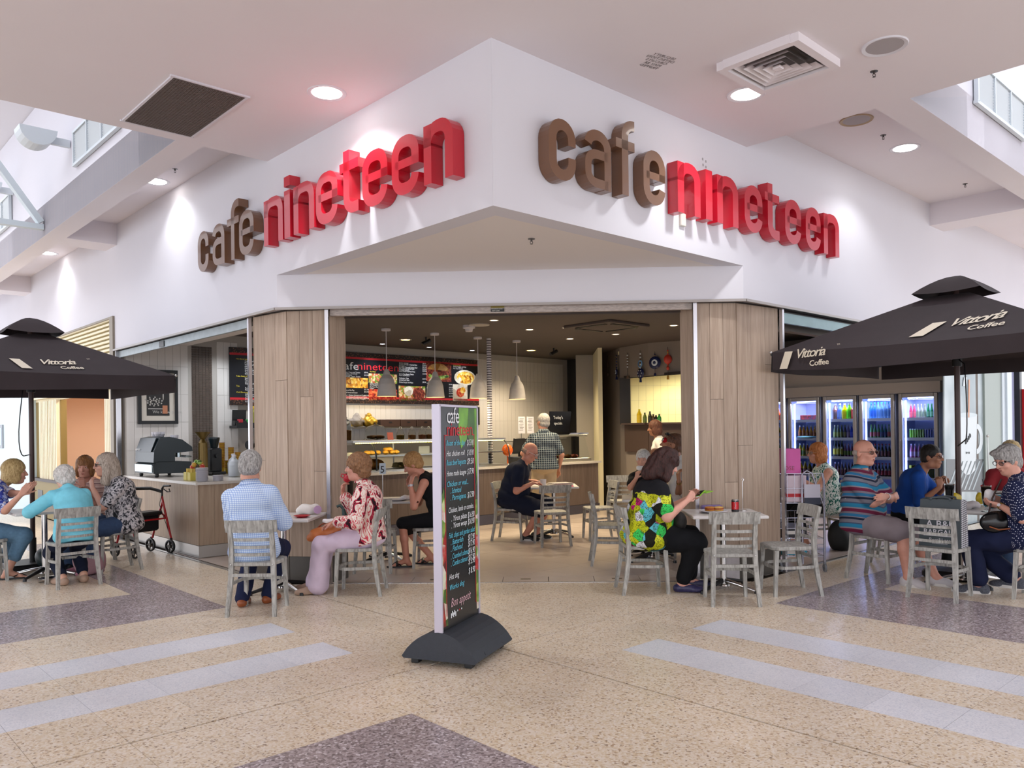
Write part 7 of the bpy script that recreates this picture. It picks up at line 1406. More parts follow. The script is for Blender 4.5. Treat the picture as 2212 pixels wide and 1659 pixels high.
for i, v in enumerate((5.98, 5.86)): o = thing('sugar_box', 'open yellow box of sugar sticks on the coffee counter, %s' % ('left' if i == 0 else 'right, next to the plates'), 'box', UVW(.2, v, CT), A45); mb = MB(); mb.cbox((0, 0, .05), (.09, .1, .1), .004); obj('box', mb, mat('sugar_yellow', '#c8b84a', .5), o); mb = MB(); [mb.box((-.02 + .02 * (k % 3), -.03 + .02 * (k // 3), .12), (.008, .008, .05), .3 * k) for k in range(9)]; obj('sticks', mb, mat('stick_yellow', '#d8c060', .6), o)['kind'] = 'stuff'
o = thing('flower_pot', 'small red and yellow artificial flowers by the plates', 'flowers', UVW(.3, 5.95, CT)); mb = MB(); mb.lathe([(.04, 0), (.05, .1), (.0, .1)], 12); obj('pot', mb, M_black, o); mb = MB(); [mb.ell((.06 * math.cos(k * 1.1), .06 * math.sin(k * 1.1), .16 + .03 * (k % 3)), .032, 7, k % 3) for k in range(7)]; obj('petals', mb, [M_rb, M_yb, F_veg], o)['kind'] = 'stuff'
M_gcup = mat('gold_cup', '#c8a428', .35, .35); M_rcup = mat('gold_cup_band', '#8a2a22', .4)
gcm = MB().lathe([(.028, 0), (.04, .085), (.043, .088), (.043, .094), (.039, .094), (.027, .004), (0, .004)], 14, mis=[0, 0, 1, 0, 0, 0]).mesh('paper_cup', [M_gcup, M_rcup])
for i, (x, yt) in enumerate(((478, 955), (491, 966), (501, 975), (497, 1000))):
    p = on_floor(x, 1021, .9); u, v = uv_of(p); n_ = (16, 13, 10, 5)[i]
    u, v = (1.25, 7.45) if i == 0 else (1.33, 7.32) if i == 1 else (1.38, 7.2) if i == 2 else (1.24, 7.24)
    for k in range(n_): o = obj('paper_cup', gcm, None); o.location = UVW(u, v, .902 + k * .0235); tag(o, 'gold paper cup in the %s stack by the grinder' % ('tallest', 'second tallest', 'third', 'shortest')[i], 'cup', 'gold cups, %s stack' % ('tallest', 'second tallest', 'third', 'shortest')[i])
o = thing('beer_tap', 'chrome water font with round dark head behind the pillar edge', 'tap', UVW(1.75, 7.6, .9)); obj('column', MB().lathe([(.05, 0), (.045, .3), (.05, .34)], 14), M_cch, o); mb = MB(); mb.lathe([(0, -.04), (.07, -.03), (.07, .03), (0, .04)], 14, c=(0, 0, .40), axis=(-.3, -.9, 0)); obj('head', mb, M_black, o)
sf = thing('side_wall_shelf', 'short black wall shelf with packets left of the pillar', 'shelf'); mb = MB(); rect(mb, 1.62, 2.2, 7.78, 8.03, 1.56, 1.60); rect(mb, 1.62, 2.2, 7.76, 7.78, 1.56, 1.64); obj('board', mb, M_black, sf)
o = thing('black_box', 'open black display box on the side shelf', 'box', UVW(1.74, 7.93, 1.602), A45); mb = MB(); mb.box((0, .02, .12), (.22, .02, .24), m=Matrix.Rotation(.1, 3, 'X')); mb.box((0, -.03, .04), (.22, .1, .07)); obj('box', mb, M_black, o)
for i, (u, m, lab) in enumerate(((1.70, '#c02838', 'red tea packets in the black shelf box'), (1.83, '#2f9a48', 'green tea packets in the black shelf box'))): o = thing('tea_packet', lab, 'packet', UVW(u, 7.86, 1.645 if i == 0 else 1.645)); mb = MB(); [mb.cbox((.012 * k, .012 * k, .025), (.05, .03, .05), .004, .3 * k) for k in range(3)]; obj('packet', mb, mat('packet_' + m.strip('#'), m, .5), o)['kind'] = 'stuff'
o = thing('gold_tin', 'olive gold coffee tin at the end of the side shelf', 'tin', UVW(1.98, 7.9, 1.602)); obj('body', MB().lathe([(0, 0), (.075, 0), (.08, .02), (.08, .2), (.06, .25), (.05, .26)], 16), mat('tin_gold', '#8a8438', .35, .3), o); obj('lid', MB().lathe([(.055, .26), (.055, .3), (0, .305)], 14), M_gcup, o)
fp = thing('framed_poster', 'black framed black and white coffee poster above the espresso machine', 'picture'); VBP = VB - .02
def fpx(x, y): p = on_v(x, y, VBP); return uv_of(p)[0], p.z
ua_, zb3 = fpx(297, 916); ub_, _ = fpx(383, 916); zt3 = 2.42
mb = MB(); f_ = .045
for a, b, c_, d_ in ((ua_, ub_, zb3, zb3 + f_), (ua_, ub_, zt3 - f_, zt3), (ua_, ua_ + f_, zb3 + f_, zt3 - f_), (ub_ - f_, ub_, zb3 + f_, zt3 - f_)): rect(mb, a, b, VBP - .045, VBP - .0, c_, d_)
obj('frame', mb, M_black, fp); mb = MB(); rect(mb, ua_ + f_, ub_ - f_, VBP - .025, VBP - .005, zb3 + f_, zt3 - f_); obj('mount', mb, mat('mount_cream', '#cfc8bc', .7), fp)
mb = MB(); i0, i1, j0, j1 = ua_ + .12, ub_ - .12, zb3 + .12, zt3 - .12; rect(mb, i0, i1, VBP - .028, VBP - .024, j0, j1); obj('photo', mb, mat('photo_black', '#222120', .4), fp)
Fp = MB(); um, zm = (i0 + i1) / 2, j0 + .17
for k in range(26): a = k * .61; rr_ = .03 + .004 * k; Fp.ell(UVW(um - .06 + rr_ * math.cos(a), VBP - .03, zm + .03 + rr_ * .55 * math.sin(a)), (.016, .004, .012), 6)
rect(Fp, i0 + .02, i1 - .05, VBP - .031, VBP - .028, zm - .075, zm - .065); Fp.ell(UVW(um + .04, VBP - .03, zm + .3), (.03, .004, .06), 8); Fp.ell(UVW(um + .07, VBP - .03, zm + .12), (.012, .004, .07), 6); add_text(Fp, 'We know coffee.', plane_m(UVW(i0 + .08, VBP - .032, j0 + .035), NU, (0, 0, 1)), .062)
obj('photo_lights', Fp, mat('photo_pale', '#b9b6b0', .5), fp)['kind'] = 'stuff'; mb = MB(); rect(mb, i1 - .10, i1 - .03, VBP - .033, VBP - .028, j0 + .03, j0 + .15); obj('stamp', mb, mat('stamp_orange', '#b87a5a', .5), fp)
# ------------------------------------------------------------------ things on tables, in hands and on the floor
def at(x, y, z): p = on_floor(x, y, z); return Vector((p.x, p.y, z))
TT = .70
M_redc = mat('red_ceramic', '#b01c2c', .2); M_paper = mat('paper_white', '#e4e0e2', .75); M_napk = mat('napkin', '#e9e6e8', .85)
def paper_bag(name, label, loc, s=(.11, .07, .06), m=M_paper, seed=0, cat='bag', rz=0.):
    t = thing(name, label, cat, loc, rz); B = Blob(.03); B.ell((0, 0, s[2]), s).ell((-s[0] * .6, 0, s[2] * .8), (s[0] * .5, s[1] * .8, s[2] * .8)).ell((s[0] * .7, s[1] * .2, s[2] * 1.1), (s[0] * .4, s[1] * .6, s[2] * .7)); B.cut((0, 0, .0), (0, 0, -1)); q = 24 + seed
    B.disp = lambda X, Y, Z: .006 * np.sin(q * 2 * X + 40 * Z + seed) * np.sin(45 * Y - 20 * Z); B.build('paper', m, t, .008); return t
t = thing('saucer', 'red saucer on the table before the left pillar', 'saucer', at(672, 1111, TT)); t.location = (-2.22, 7.32, TT); obj('dish', MB().lathe([(0, 0), (.045, 0), (.05, .005), (.078, .016), (.077, .019), (.045, .008), (0, .007)], 20), M_redc, t)
paper_bag('paper_bag', 'crumpled white paper bag with lilac opening on the left pillar table', (-2.24, 7.58, TT), (.10, .06, .05)); mb = MB(); 
t = bpy.data.objects['paper_bag']; mb.lathe([(0, .0), (.035, .005), (.04, .012), (.0, .014)], 10, c=(.105, -.055, .05), axis=(.5, -.85, 0)); obj('bag_opening', mb, mat('lilac_paper', '#c2a2c8', .8), t)
J = PP['red']; w = wpt(J, J['WR'][1]); t = thing('coffee_cup', 'red coffee cup held to the lips of the curly-haired woman', 'cup', on_y(750, 1034, 7.45)); R_ = Matrix.Rotation(-.7, 3, 'Y'); mb = MB(); mb.lathe([(0, -.03), (.025, -.03), (.04, .0), (.043, .035), (.039, .035), (.034, .0), (0, -.02)], 16); mb.tube([(-.04, 0, .02), (-.068, 0, .012), (-.062, 0, -.012), (-.034, 0, -.015)], .006, 6); mb.v = [tuple(Matrix.Rotation(.55, 3, 'Y') @ Vector(v)) for v in mb.v]; obj('cup', mb, M_redc, t)
t = thing('handbag', 'tan orange leather handbag on the lap of the lilac-trousered woman', 'handbag', on_y(700, 1150, 7.3)); B = Blob(.03); B.cap((.1, 0, .02), (-.13, 0, -.05), .06, .035).ell((.0, 0, .0), (.13, .06, .05)); B.disp = lambda X, Y, Z: .007 * np.sin(45 * X + 30 * Z) * np.sin(30 * Y); B.build('body', mat('tan_bag', '#c8743f', .45), t, .009); mb = MB(); mb.tube([(.1, 0, .05), (.05, .02, .1), (-.03, .02, .07), (-.1, 0, .0)], .008, 6); obj('strap', mb, mat('tan_bag2', '#8a4426', .5), t)
paper_bag('napkin', 'white napkin under the hand of the lilac-trousered woman', on_y(713, 1128, 7.22), (.06, .04, .012), M_napk, 3, 'napkin')
t = thing('walking_stick', 'dark folded umbrella hooked beside the curly-haired woman', 'umbrella', on_y(742, 1122, 7.4)); mb = MB(); mb.tube([(0, 0, .1), (-.03, 0, .13), (-.06, 0, .12)], .014, 8); mb.tube([(0, 0, .1), (.02, 0, -.02)], [.016, .03], 8); obj('handle', mb, mat('green_black', '#1e3a3a', .4), t)
t = thing('order_number', 'white number five card on a metal stand', 'sign', (-1.81, 9.02, TT), -.1); obj('stand', MB().lathe([(.045, 0), (.045, .012), (.005, .016), (.005, .30), (0, .30)], 14), M_polish, t); mb = MB(); mb.box((0, 0, .36), (.075, .004, .125)); obj('card', mb, mat('card_white', '#d5e2ee', .5), t); mb = MB(); add_text(mb, '5', plane_m((-.028, -.004, .315), (1, 0, 0), (0, 0, 1)), .11); obj('numeral', mb, M_bk, t)
paper_bag('napkin', 'crumpled white napkin on the number five table', (-1.55, 9.1, TT), (.07, .05, .025), M_napk, 7, 'napkin')
t = thing('dinner_plate', 'white plate on the number five table', 'plate', (-1.66, 9.0, TT)); obj('dish', MB().lathe([(0, 0), (.07, 0), (.12, .016), (.119, .02), (.07, .007), (0, .006)], 24), M_white, t)
t = thing('coffee_mug', 'white mug on the bald man\'s table', 'mug', (.0, 10.98, TT)); mb = MB(); mb.lathe([(0, 0), (.038, 0), (.042, .1), (.038, .1), (.034, .01), (0, .01)], 16); mb.tube([(-.04, 0, .08), (-.07, 0, .075), (-.068, 0, .03), (-.038, 0, .025)], .006, 6); obj('body', mb, M_white, t)
t = thing('newspaper', 'folded newspaper on the bald man\'s table', 'newspaper', (.22, 11.1, TT), .2)
for k in range(3): mb = MB(); mb.cbox((.01 * k, .01 * k, .008 + .014 * k), (.34 - .03 * k, .26, .012), .003, .08 * k); obj('section', mb, mat('newsprint', '#b5b0ae', .8, noise=(40, .35)), t)
t = thing('folder', 'bright pink folder poking out under the newspaper', 'folder', (.3, 10.97, TT)); mb = MB(); mb.cbox((0, 0, .004), (.22, .1, .007), .002, .1); obj('cover', mb, mat('hot_pink', '#d0206a', .5), t)
# table with the cola can
t = thing('dinner_plate', 'white plate with a half eaten sandwich before the dark-haired woman', 'plate', (1.55, 7.42, TT)); obj('dish', MB().lathe([(0, 0), (.07, 0), (.13, .018), (.129, .022), (.07, .008), (0, .007)], 24), M_white, t)
for i, (dx, m) in enumerate(((-.03, M_bread), (.05, mat('toast', '#d8a85a', .6, noise=(40, .2))))):
    q = thing('sandwich', 'piece of toasted sandwich with red filling on the white plate, %s' % ('left' if i == 0 else 'right'), 'food', (1.55 + dx, 7.42, TT + .012), .4 * i); B = Blob(.008); B.ell((0, 0, .012), (.05, .04, .012)).ell((0, 0, .034), (.05, .038, .012)); B.build('bread', m, q, .007); mb = MB(); mb.ell((0, 0, .023), (.052, .041, .008), 12); obj('filling', mb, mat('filling_red', '#9a2c1c', .5), q)
t = thing('cola_can', 'red and black cola can on the right pillar table', 'can', (1.745, 7.4, TT)); obj('body', MB().lathe([(0, 0), (.026, 0), (.033, .01), (.033, .03), (.033, .098), (.033, .112), (.027, .122), (0, .12)], 18, mis=[2, 2, 1, 0, 1, 2, 2]), [mat('can_red', '#c01a24', .25, .3), M_black, M_steel], t); mb = MB(); add_text(mb, 'Coca-Cola', Matrix.Translation((-.006, -.0338, .034)) @ Matrix.Rotation(-PI / 2, 4, 'Y') @ Matrix.Rotation(PI / 2, 4, 'X') if False else plane_m((.0, -.0345, .035), (0, 0, 1), (-1, 0, 0)), .02, shear=.3); obj('lettering', mb, M_white, t)['kind'] = 'stuff'
t = thing('order_stand', 'empty metal order number stand beside the cola can', 'stand', (1.85, 7.55, TT)); obj('base', MB().lathe([(.04, 0), (.04, .01), (.004, .014)], 14), M_polish, t); mb = MB(); mb.tube([(0, 0, .01), (0, 0, .27), (.012, 0, .29), (0, 0, .31), (-.01, 0, .29)], .0035, 6); obj('rod', mb, M_polish, t)
t = thing('glasses_case', 'purple patterned case behind the white plate', 'case', (1.58, 7.63, TT), .1); mb = MB(); mb.cbox((0, 0, .025), (.2, .08, .05), .015); obj('case', mb, mat('purple_case', '#7a68a0', .5, noise=(50, .3)), t)
J = PP['bright']; h = (wpt(J, J['WR'][1]) + wpt(J, J['WR'][-1])) / 2; t = thing('phone', 'phone in a lime green cover held by the dark-haired woman', 'phone', on_y(1512, 1066, 7.3)); Rm = Matrix.Rotation(-.75, 3, 'Y') @ Matrix.Rotation(.2, 3, 'Z'); mb = MB(); mb.cbox((0, 0, 0), (.075, .15, .009), .004, m=Rm); obj('cover', mb, mat('lime_cover', '#8ac81e', .4), t); mb = MB(); mb.box(Rm @ Vector((0, 0, .0055)), (.066, .138, .002), m=Rm); obj('screen', mb, mat('phone_screen', '#14181a', .1), t); mb = MB(); mb.cbox(Rm @ Vector((.05, -.02, -.03)), (.07, .14, .006), .003, m=Matrix.Rotation(.5, 3, 'Y') @ Rm); obj('flap', mb, _M['lime_cover'], t)
t = thing('handbag', 'dark patterned bag on the lap of the dark-haired woman', 'handbag', (1.22, 7.32, .565)); B = Blob(.03); B.ell((0, 0, .07), (.07, .12, .09)).cut((0, 0, -.0), (0, 0, -1)); B.build('body', mat('bag_dark', '#1d1b1a', .7, noise=(50, .5)), t, .01)
J = PP['white']; paper_bag('wrapped_sandwich', 'white wrapped sandwich at the mouth of the white-haired woman', on_y(1383, 1016, 9.28), (.035, .03, .028), M_paper, 2, 'food')
t = thing('dinner_plate', 'white plate on the table of the woman eating', 'plate', (1.12, 9.25, TT)); obj('dish', MB().lathe([(0, 0), (.07, 0), (.12, .018), (.119, .022), (.07, .008), (0, .007)], 24), M_white, t)
J = PP['can']; p = on_y(1441, 953, 9.58); t = thing('cola_can', 'red can raised to the mouth of the man with sunglasses', 'can', p); mb = MB(); ax_ = Vector((-.9, 0, .42)); mb.lathe([(0, -.06), (.028, -.06), (.033, -.05), (.033, .05), (.027, .06), (0, .06)], 14, axis=ax_, mis=[1, 1, 0, 1, 1]); obj('body', mb, [_M['can_red'], M_steel], t)
t = thing('sunglasses', 'dark sunglasses pushed up on the head of the man drinking', 'sunglasses', (0, 0, 0)); hd_ = lambda x, y, z: wpt(J, J['hd'](x, y, z)); mb = MB()
for sd in (1, -1): mb.ell(hd_(sd * .034, .072, .098), (.026, .026, .02), 8); mb.tube([hd_(sd * .06, .06, .1), hd_(sd * .088, -.02, .06)], .003, 5)
obj('frame', mb, M_black, t)
# right-hand table under the umbrella
def soda(name, label, loc, fillc, foam):
    t = thing(name, label, 'glass', loc); obj('drink', MB().lathe([(0, .055), (.018, .058), (.03, .12), (.036, .19), (0, .195)], 16), mat('drink_' + name, fillc, .3), t); obj('froth', MB().lathe([(.0365, .185), (.04, .215), (.03, .23), (0, .232)], 16), mat('froth_' + name, foam, .8), t)
    mb = MB(); mb.lathe([(0, 0), (.045, .002), (.04, .01), (.012, .02), (.01, .045), (.022, .06), (.034, .12), (.042, .22), (.044, .235)], 18); obj('glass', mb, mat('thin_glass', '#f4f7f8', .03, trans=1., ior=1.02), t); mb = MB(); mb.tube([(.01, 0, .1), (-.025, .01, .29)], .004, 6); obj('straw', mb, M_black if fillc != '#dfe2e4' else M_paper, t)
soda('milkshake', 'tall glass of white milkshake with pale straw', (3.72, 7.52, TT), '#dfe2e4', '#eceef0'); soda('iced_coffee', 'tall glass of iced coffee with foam', (3.92, 7.28, TT), '#b07a48', '#dfc8b4')
paper_bag('napkin', 'big crumpled napkin between the two tall glasses', (3.93, 7.55, TT), (.075, .06, .035), M_napk, 4, 'napkin'); paper_bag('napkin', 'flat torn napkin beside the iced coffee', (4.05, 7.3, TT), (.06, .05, .012), M_napk, 9, 'napkin')
t = thing('soup_bowl', 'white bowl behind the milkshake', 'bowl', (3.8, 7.75, TT)); obj('bowl', MB().lathe([(0, 0), (.035, 0), (.04, .008), (.075, .055), (.072, .055), (.036, .012), (0, .01)], 20), M_white, t); t = thing('saucer', 'pale saucer at the foot of the milkshake glass', 'saucer', (3.60, 7.55, TT)); obj('dish', MB().lathe([(0, 0), (.05, 0), (.078, .012), (.077, .015), (.045, .006), (0, .006)], 20), M_white, t)
t = thing('sugar_shaker', 'small glass sugar shaker behind the iced coffee', 'shaker', (4.13, 7.55, TT)); obj('glass', MB().lathe([(0, 0), (.03, 0), (.03, .08), (.025, .09)], 14), M_glass, t); obj('sugar', MB().lathe([(0, .004), (.026, .005), (.026, .055), (0, .056)], 12), M_white, t); obj('lid', MB().lathe([(.028, .09), (.024, .11), (0, .115)], 14), M_steel, t)
for i, x in enumerate((3.98, 4.22)): t = thing('snack_packet', 'yellow snack packet standing %s' % ('left of the umbrella pole' if i == 0 else 'right of the umbrella pole'), 'packet', (x, 7.93, TT), .2); B = Blob(.02); B.ell((0, 0, .06), (.06, .03, .06)); B.disp = lambda X, Y, Z: .004 * np.sin(90 * X); B.cut((0, 0, 0), (0, 0, -1)); B.build('packet', mat('packet_yellow', '#c8b02a', .35, noise=(20, .2)), t, .009)
t = thing('teal_pouch', 'teal zip pouch at the back of the right table', 'pouch', (4.36, 7.86, TT), -.3); B = Blob(.02); B.cap((-.09, 0, .05), (.09, 0, .05), .05, .05); B.cut((0, 0, 0), (0, 0, -1)); B.build('body', mat('teal_nylon', '#1f8aa0', .5), t, .01); mb = MB(); mb.tube([(-.1, 0, .1), (0, 0, .115), (.1, 0, .1)], .006, 5); obj('zip', mb, M_black, t)
J = PP['dots']; paper_bag('napkin', 'white napkin held in both hands of the polka dot woman', on_y(2138, 1086, 7.15), (.035, .035, .06), M_napk, 5, 'napkin')
t = thing('handbag', 'black patent shoulder bag on the lap of the polka dot woman', 'handbag', on_y(2160, 1128, 7.0)); B = Blob(.02); B.ell((0, 0, 0), (.17, .06, .10)); B.build('body', mat('patent_black', '#121214', .2), t, .01); mb = MB(); mb.tube([(-.12, -.06, -.03), (-.05, -.075, -.055), (.1, -.07, -.04)], .006, 6); obj('zip', mb, M_tan, t); mb = MB(); mb.tube([(-.1, 0, .05), (-.04, .04, .2), (.06, .08, .36)], .008, 6); obj('strap', mb, mat('strap_brown', '#3a2622', .5), t)
for key, sd, m, lab in (('dots', -1, mat('watch_gold', '#c8a85a', .25, .8), 'gold wristwatch on the polka dot woman'), ('stripe', -1, mat('watch_steel', '#b8b8b8', .25, .8), 'steel wristwatch on the man in the striped polo'), ('black', -1, mat('watch_silver', '#c0c0c4', .3, .7), 'silver bracelet watch on the woman in black'), ('red', -1, _M['watch_gold'], 'gold bangle on the woman in the red print jacket'), ('can', -1, _M['watch_gold'], 'gold bracelet on the man drinking from a can')):
    J = PP[key]; a, b = wpt(J, J['EL'][sd]), wpt(J, J['WR'][sd]); d_ = (b - a).normalized(); c = b - d_ * .015; t = thing('wristwatch' if 'watch' in lab else 'bracelet', lab, 'watch' if 'watch' in lab else 'bracelet', c); mb = MB(); mb.lathe([(.03, -.009), (.033, -.009), (.033, .009), (.03, .009)], 16, axis=d_); obj('band', mb, m, t)
    if 'watch' in lab: x_, y_, _ = frame(d_); nrm_ = (CAMP - c).normalized(); nrm_ = (nrm_ - d_ * nrm_.dot(d_)).normalized(); mb = MB(); mb.lathe([(.0, .006), (.014, .005), (.015, 0)], 14, c=nrm_ * .031, axis=nrm_); obj('dial', mb, M_white, t)
# shopping bag on the chair
def bag_on_chair():
    o = CH['bag']; t = thing('shopping_bag', 'charcoal shopping bag with white lettering standing on the chair', 'bag', (o.location.x + .02, o.location.y + .0, .432), o.rotation_euler.z); M_bag = mat('bag_charcoal', '#4b5358', .8)
    w, d = .17, .085; mb = MB(); bt_, tp = [(-w, -d), (w, -d), (w, d), (-w, d)], [(-w * .96, -d * .8), (w * .96, -d * .8), (w * .96, d * .8), (-w * .96, d * .8)]; vs = [(x, y, .0) for x, y in bt_] + [(x, y + .01, .40 + .01 * (i % 2)) for i, (x, y) in enumerate(tp)]
    mb.add(vs, [(3, 2, 1, 0), (0, 1, 5, 4), (2, 3, 7, 6), (3, 0, 4, 7)]); obj('body', mb, M_bag, t)
    g = NT('houndstooth', .8, .2); co = g.coord('Object', (1, 1, 1)); v = g.sep(co); a = fract_line(g, g.math('ADD', v[1], v[2]), .035, .5); b = fract_line(g, g.math('SUBTRACT', v[2], g.math('MULTIPLY', v[1], .4)), .03, .5); g.col(g.mix(g.math('ABSOLUTE', g.math('SUBTRACT', a, b)), '#e0e2e8', '#23252e'))
    mb = MB(); mb.add([vs[1], vs[2], vs[6], vs[5]], [(0, 1, 2, 3)]); obj('gusset', mb, g.m, t)
    tx_ = MB(); P_ = lambda z: plane_m((0, -d - .002 + .0425 * z * 1.0, z), (1, 0, 0), (0, .06, 1))
    for body, z, s_, sh in (('A B&L', .165, .085, 0), ('BARGAIN', .105, .062, 0), ('Best&Less', .045, .042, 0), ('www.bestandless.com', .024, .014, 0)): add_text(tx_, body, P_(z), s_, align='CENTER', offset=.012 if s_ > .05 else 0)
    tx_.box((0, -d + .002, .093), (.26, .001, .006)); obj('lettering', tx_, M_white, t)['kind'] = 'stuff'
    mb = MB()
    for y in (-d * .8, d * .8): mb.tube([(-.08, y, .40), (-.07, y + .02, .415), (-.0, y + .05, .42), (.07, y + .02, .415), (.08, y, .40)], .01, 6)
    obj('handles', mb, M_bag, t)
bag_on_chair()
t = thing('handbag', 'large dark green bag on the floor under the left table', 'bag', (-5.35, 8.72, 0), .3); B = Blob(.05); B.ell((0, 0, .13), (.26, .14, .17)).ell((.1, 0, .24), (.12, .1, .08)); B.cut((0, 0, .004), (0, 0, -1)); B.disp = lambda X, Y, Z: .008 * np.sin(24 * X + 20 * Z); B.build('body', mat('bag_green', '#18292c', .45), t, .012)
t = thing('backpack', 'dusty pink backpack on the floor behind the aqua woman\'s chair', 'bag', (-4.85, 8.42, 0), .5); B = Blob(.05); B.ell((0, 0, .15), (.16, .11, .19)).ell((0, -.1, .1), (.12, .05, .1)); B.cut((0, 0, .004), (0, 0, -1)); B.disp = lambda X, Y, Z: .006 * np.sin(28 * X + 20 * Z); B.build('body', mat('bag_pink', '#a8828a', .7), t, .012)
t = thing('rucksack', 'black bag on the floor under the leaf-top woman\'s chair', 'bag', (3.52, 9.72, 0), .2); B = Blob(.05); B.ell((0, 0, .16), (.14, .12, .2)).ell((.03, -.08, .1), (.09, .07, .09)); B.cut((0, 0, .004), (0, 0, -1)); B.build('body', mat('bag_black', '#1c1f20', .6), t, .012)
t = thing('water_bottle', 'small steel flask lying on the floor by the left table', 'bottle', (-5.02, 7.98, .03), .6); mb = MB(); mb.lathe([(0, -.1), (.028, -.1), (.03, .06), (.015, .08), (.015, .11), (0, .11)], 12, axis=(1, .2, 0)); obj('body', mb, M_polish, t)
# ------------------------------------------------------------------ red walking frame
p0 = on_floor(372, 1194); wf = thing('rollator', 'red four-wheeled walking frame with black bag, beside the coffee counter', 'walking frame', (p0.x, p0.y, 0), math.atan2(.43, -.9))   # local +x runs along V (to the left), y across
M_wr = mat('frame_red', '#b0161e', .25, coat=.4)
for y in (-.0, .5):
    mb = MB(); mb.tube([(0, y, .12), (.16, y, .64), (.175, y, .70)], .014, 8); mb.tube([(.16, y, .64), (.33, y, .26), (.36, y, .17)], .014, 8); mb.tube([(.10, y, .43), (.2, y, .50)], .011, 8); obj('side_frame', mb, M_wr, wf)
    mb = MB(); mb.tube([(.175, y, .69), (.17, y, .80), (.14, y, .83), (.02, y, .835)], .013, 8); obj('handle', mb, M_black, wf); mb = MB(); mb.tube([(.13, y + .02, .80), (.05, y + .02, .76), (.0, y + .02, .765), (.02, y + .02, .80)], .007, 6); obj('brake_lever', mb, M_black, wf)
    for wx in (.0, .36):
        mb = MB(); mb.lathe([(.068, -.016), (.082, -.012), (.086, 0), (.082, .012), (.068, .016), (.068, -.016)], 20, c=(wx, y + .03, .086), axis=(0, 1, 0)); wh = obj('wheel', mb, M_black, wf); mb = MB()
        for k in range(5): a = k * 1.257; mb.bar((wx, y + .03, .086), (wx + .07 * math.cos(a), y + .03, .086 + .07 * math.sin(a)), .014, .012)
        mb.lathe([(0, -.02), (.022, -.02), (.022, .02), (0, .02)], 10, c=(wx, y + .03, .086), axis=(0, 1, 0)); obj('spokes', mb, M_darkskirt, wh); mb = MB(); mb.bar((wx, y + .03, .09), (wx + (.02 if wx else .01), y, .18), .022, .022); obj('fork', mb, M_black, wf)
mb = MB(); mb.bar((.28, .5, .33), (.28, 0, .33), .02, .02); mb.bar((.1, .5, .43), (.1, 0, .43), .02, .02); obj('cross_bar', mb, M_wr, wf)
mb = MB(); mb.cbox((.24, .25, .50), (.24, .44, .05), .015); obj('seat', mb, M_black, wf); mb = MB(); mb.cbox((.27, .25, .38), (.2, .42, .2), .02); obj('basket', mb, mat('bag_cloth', '#14151a', .8), wf); mb = MB(); mb.tube([(.18, .5, .76), (.34, .46, .80), (.38, .25, .81), (.34, .04, .80), (.18, 0, .76)], .02, 10); obj('back_bar', mb, M_black, wf); mb = MB(); mb.box((.135, .2, .5), (.004, .1, .02)); obj('name_plate', mb, M_paper, wf)
mb = MB(); mb.tube([(.14, .012, .78), (.2, .02, .6), (.1, .02, .4), (.02, .0, .17)], .004, 5); obj('brake_cable', mb, M_black, wf)
# ------------------------------------------------------------------ wire shopping trolley
p0 = Vector((2.62, 8.62, 0)); tr = thing('shopping_trolley', 'wire shopping trolley with chrome frame beside the right pillar', 'trolley', p0, 0.)
M_wire = mat('wire_chrome', '#9c9aa6', .25, .8); W2, D2, Z0, Z1 = .22, .36, .30, 1.02
for sy in (-D2, D2):
    mb = MB(); mb.tube([(W2, sy, .08), (W2, sy, .92), (W2 - .02, sy, 1.0)], .012, 8); mb.tube([(W2, sy, .66), (W2 - .12, sy, 1.0), (W2 - .17, sy, 1.03), (W2 - .22, sy, .99), (W2 - .22, sy, .08)], .012, 8); obj('post', mb, M_wire, tr)
for z0, z1, xw in ((.70, 1.0, W2), (.34, .55, W2), (.16, .28, W2)):
    wm = MB()
    for k in range(12): y = -D2 + 2 * D2 * k / 11; wm.bar((-W2, y, z0), (-W2, y, z1), .004, .004); wm.bar((-W2, y, z0), (xw, y, z0), .004, .004)
    for k in range(7): x = -W2 + 2 * W2 * k / 6; wm.bar((x, -D2, z0), (x, -D2, z1), .004, .004); wm.bar((x, D2, z0), (x, D2, z1), .004, .004); wm.bar((x, -D2, z0), (x, D2, z0), .004, .004)
    for z in (z0, (z0 + z1) / 2, z1):
        wm.bar((-W2, -D2, z), (W2, -D2, z), .006, .006); wm.bar((-W2, D2, z), (W2, D2, z), .006, .006); wm.bar((-W2, -D2, z), (-W2, D2, z), .006, .006)
    o = obj('basket', wm, M_wire, tr); o['kind'] = 'stuff'
for sx in (-W2, W2):
    for sy in (-D2, D2): mb = MB(); mb.lathe([(.03, -.012), (.042, -.01), (.042, .01), (.03, .012)], 14, c=(sx, sy, .044), axis=(1, 0, 0)); mb.box((sx, sy, .075), (.02, .03, .05)); obj('castor', mb, mat('castor_grey', '#7b7f86', .5), tr)
mb = MB(); mb.box((.1, -D2 - .01, .82), (.16, .004, .14)); obj('advert_card', mb, mat('card_lilac', '#c9c6d4', .5), tr); mb = MB(); mb.box((.1, -D2 - .012, .72), (.16, .004, .07)); obj('advert_card', mb, mat('card_navy', '#2f3448', .5), tr)
mb = MB(); add_text(mb, 'IN A CAN', plane_m((-.21, -D2 - .016, .735), (1, 0, 0), (0, 0, 1)), .04); obj('lettering', mb, M_white, tr)['kind'] = 'stuff'
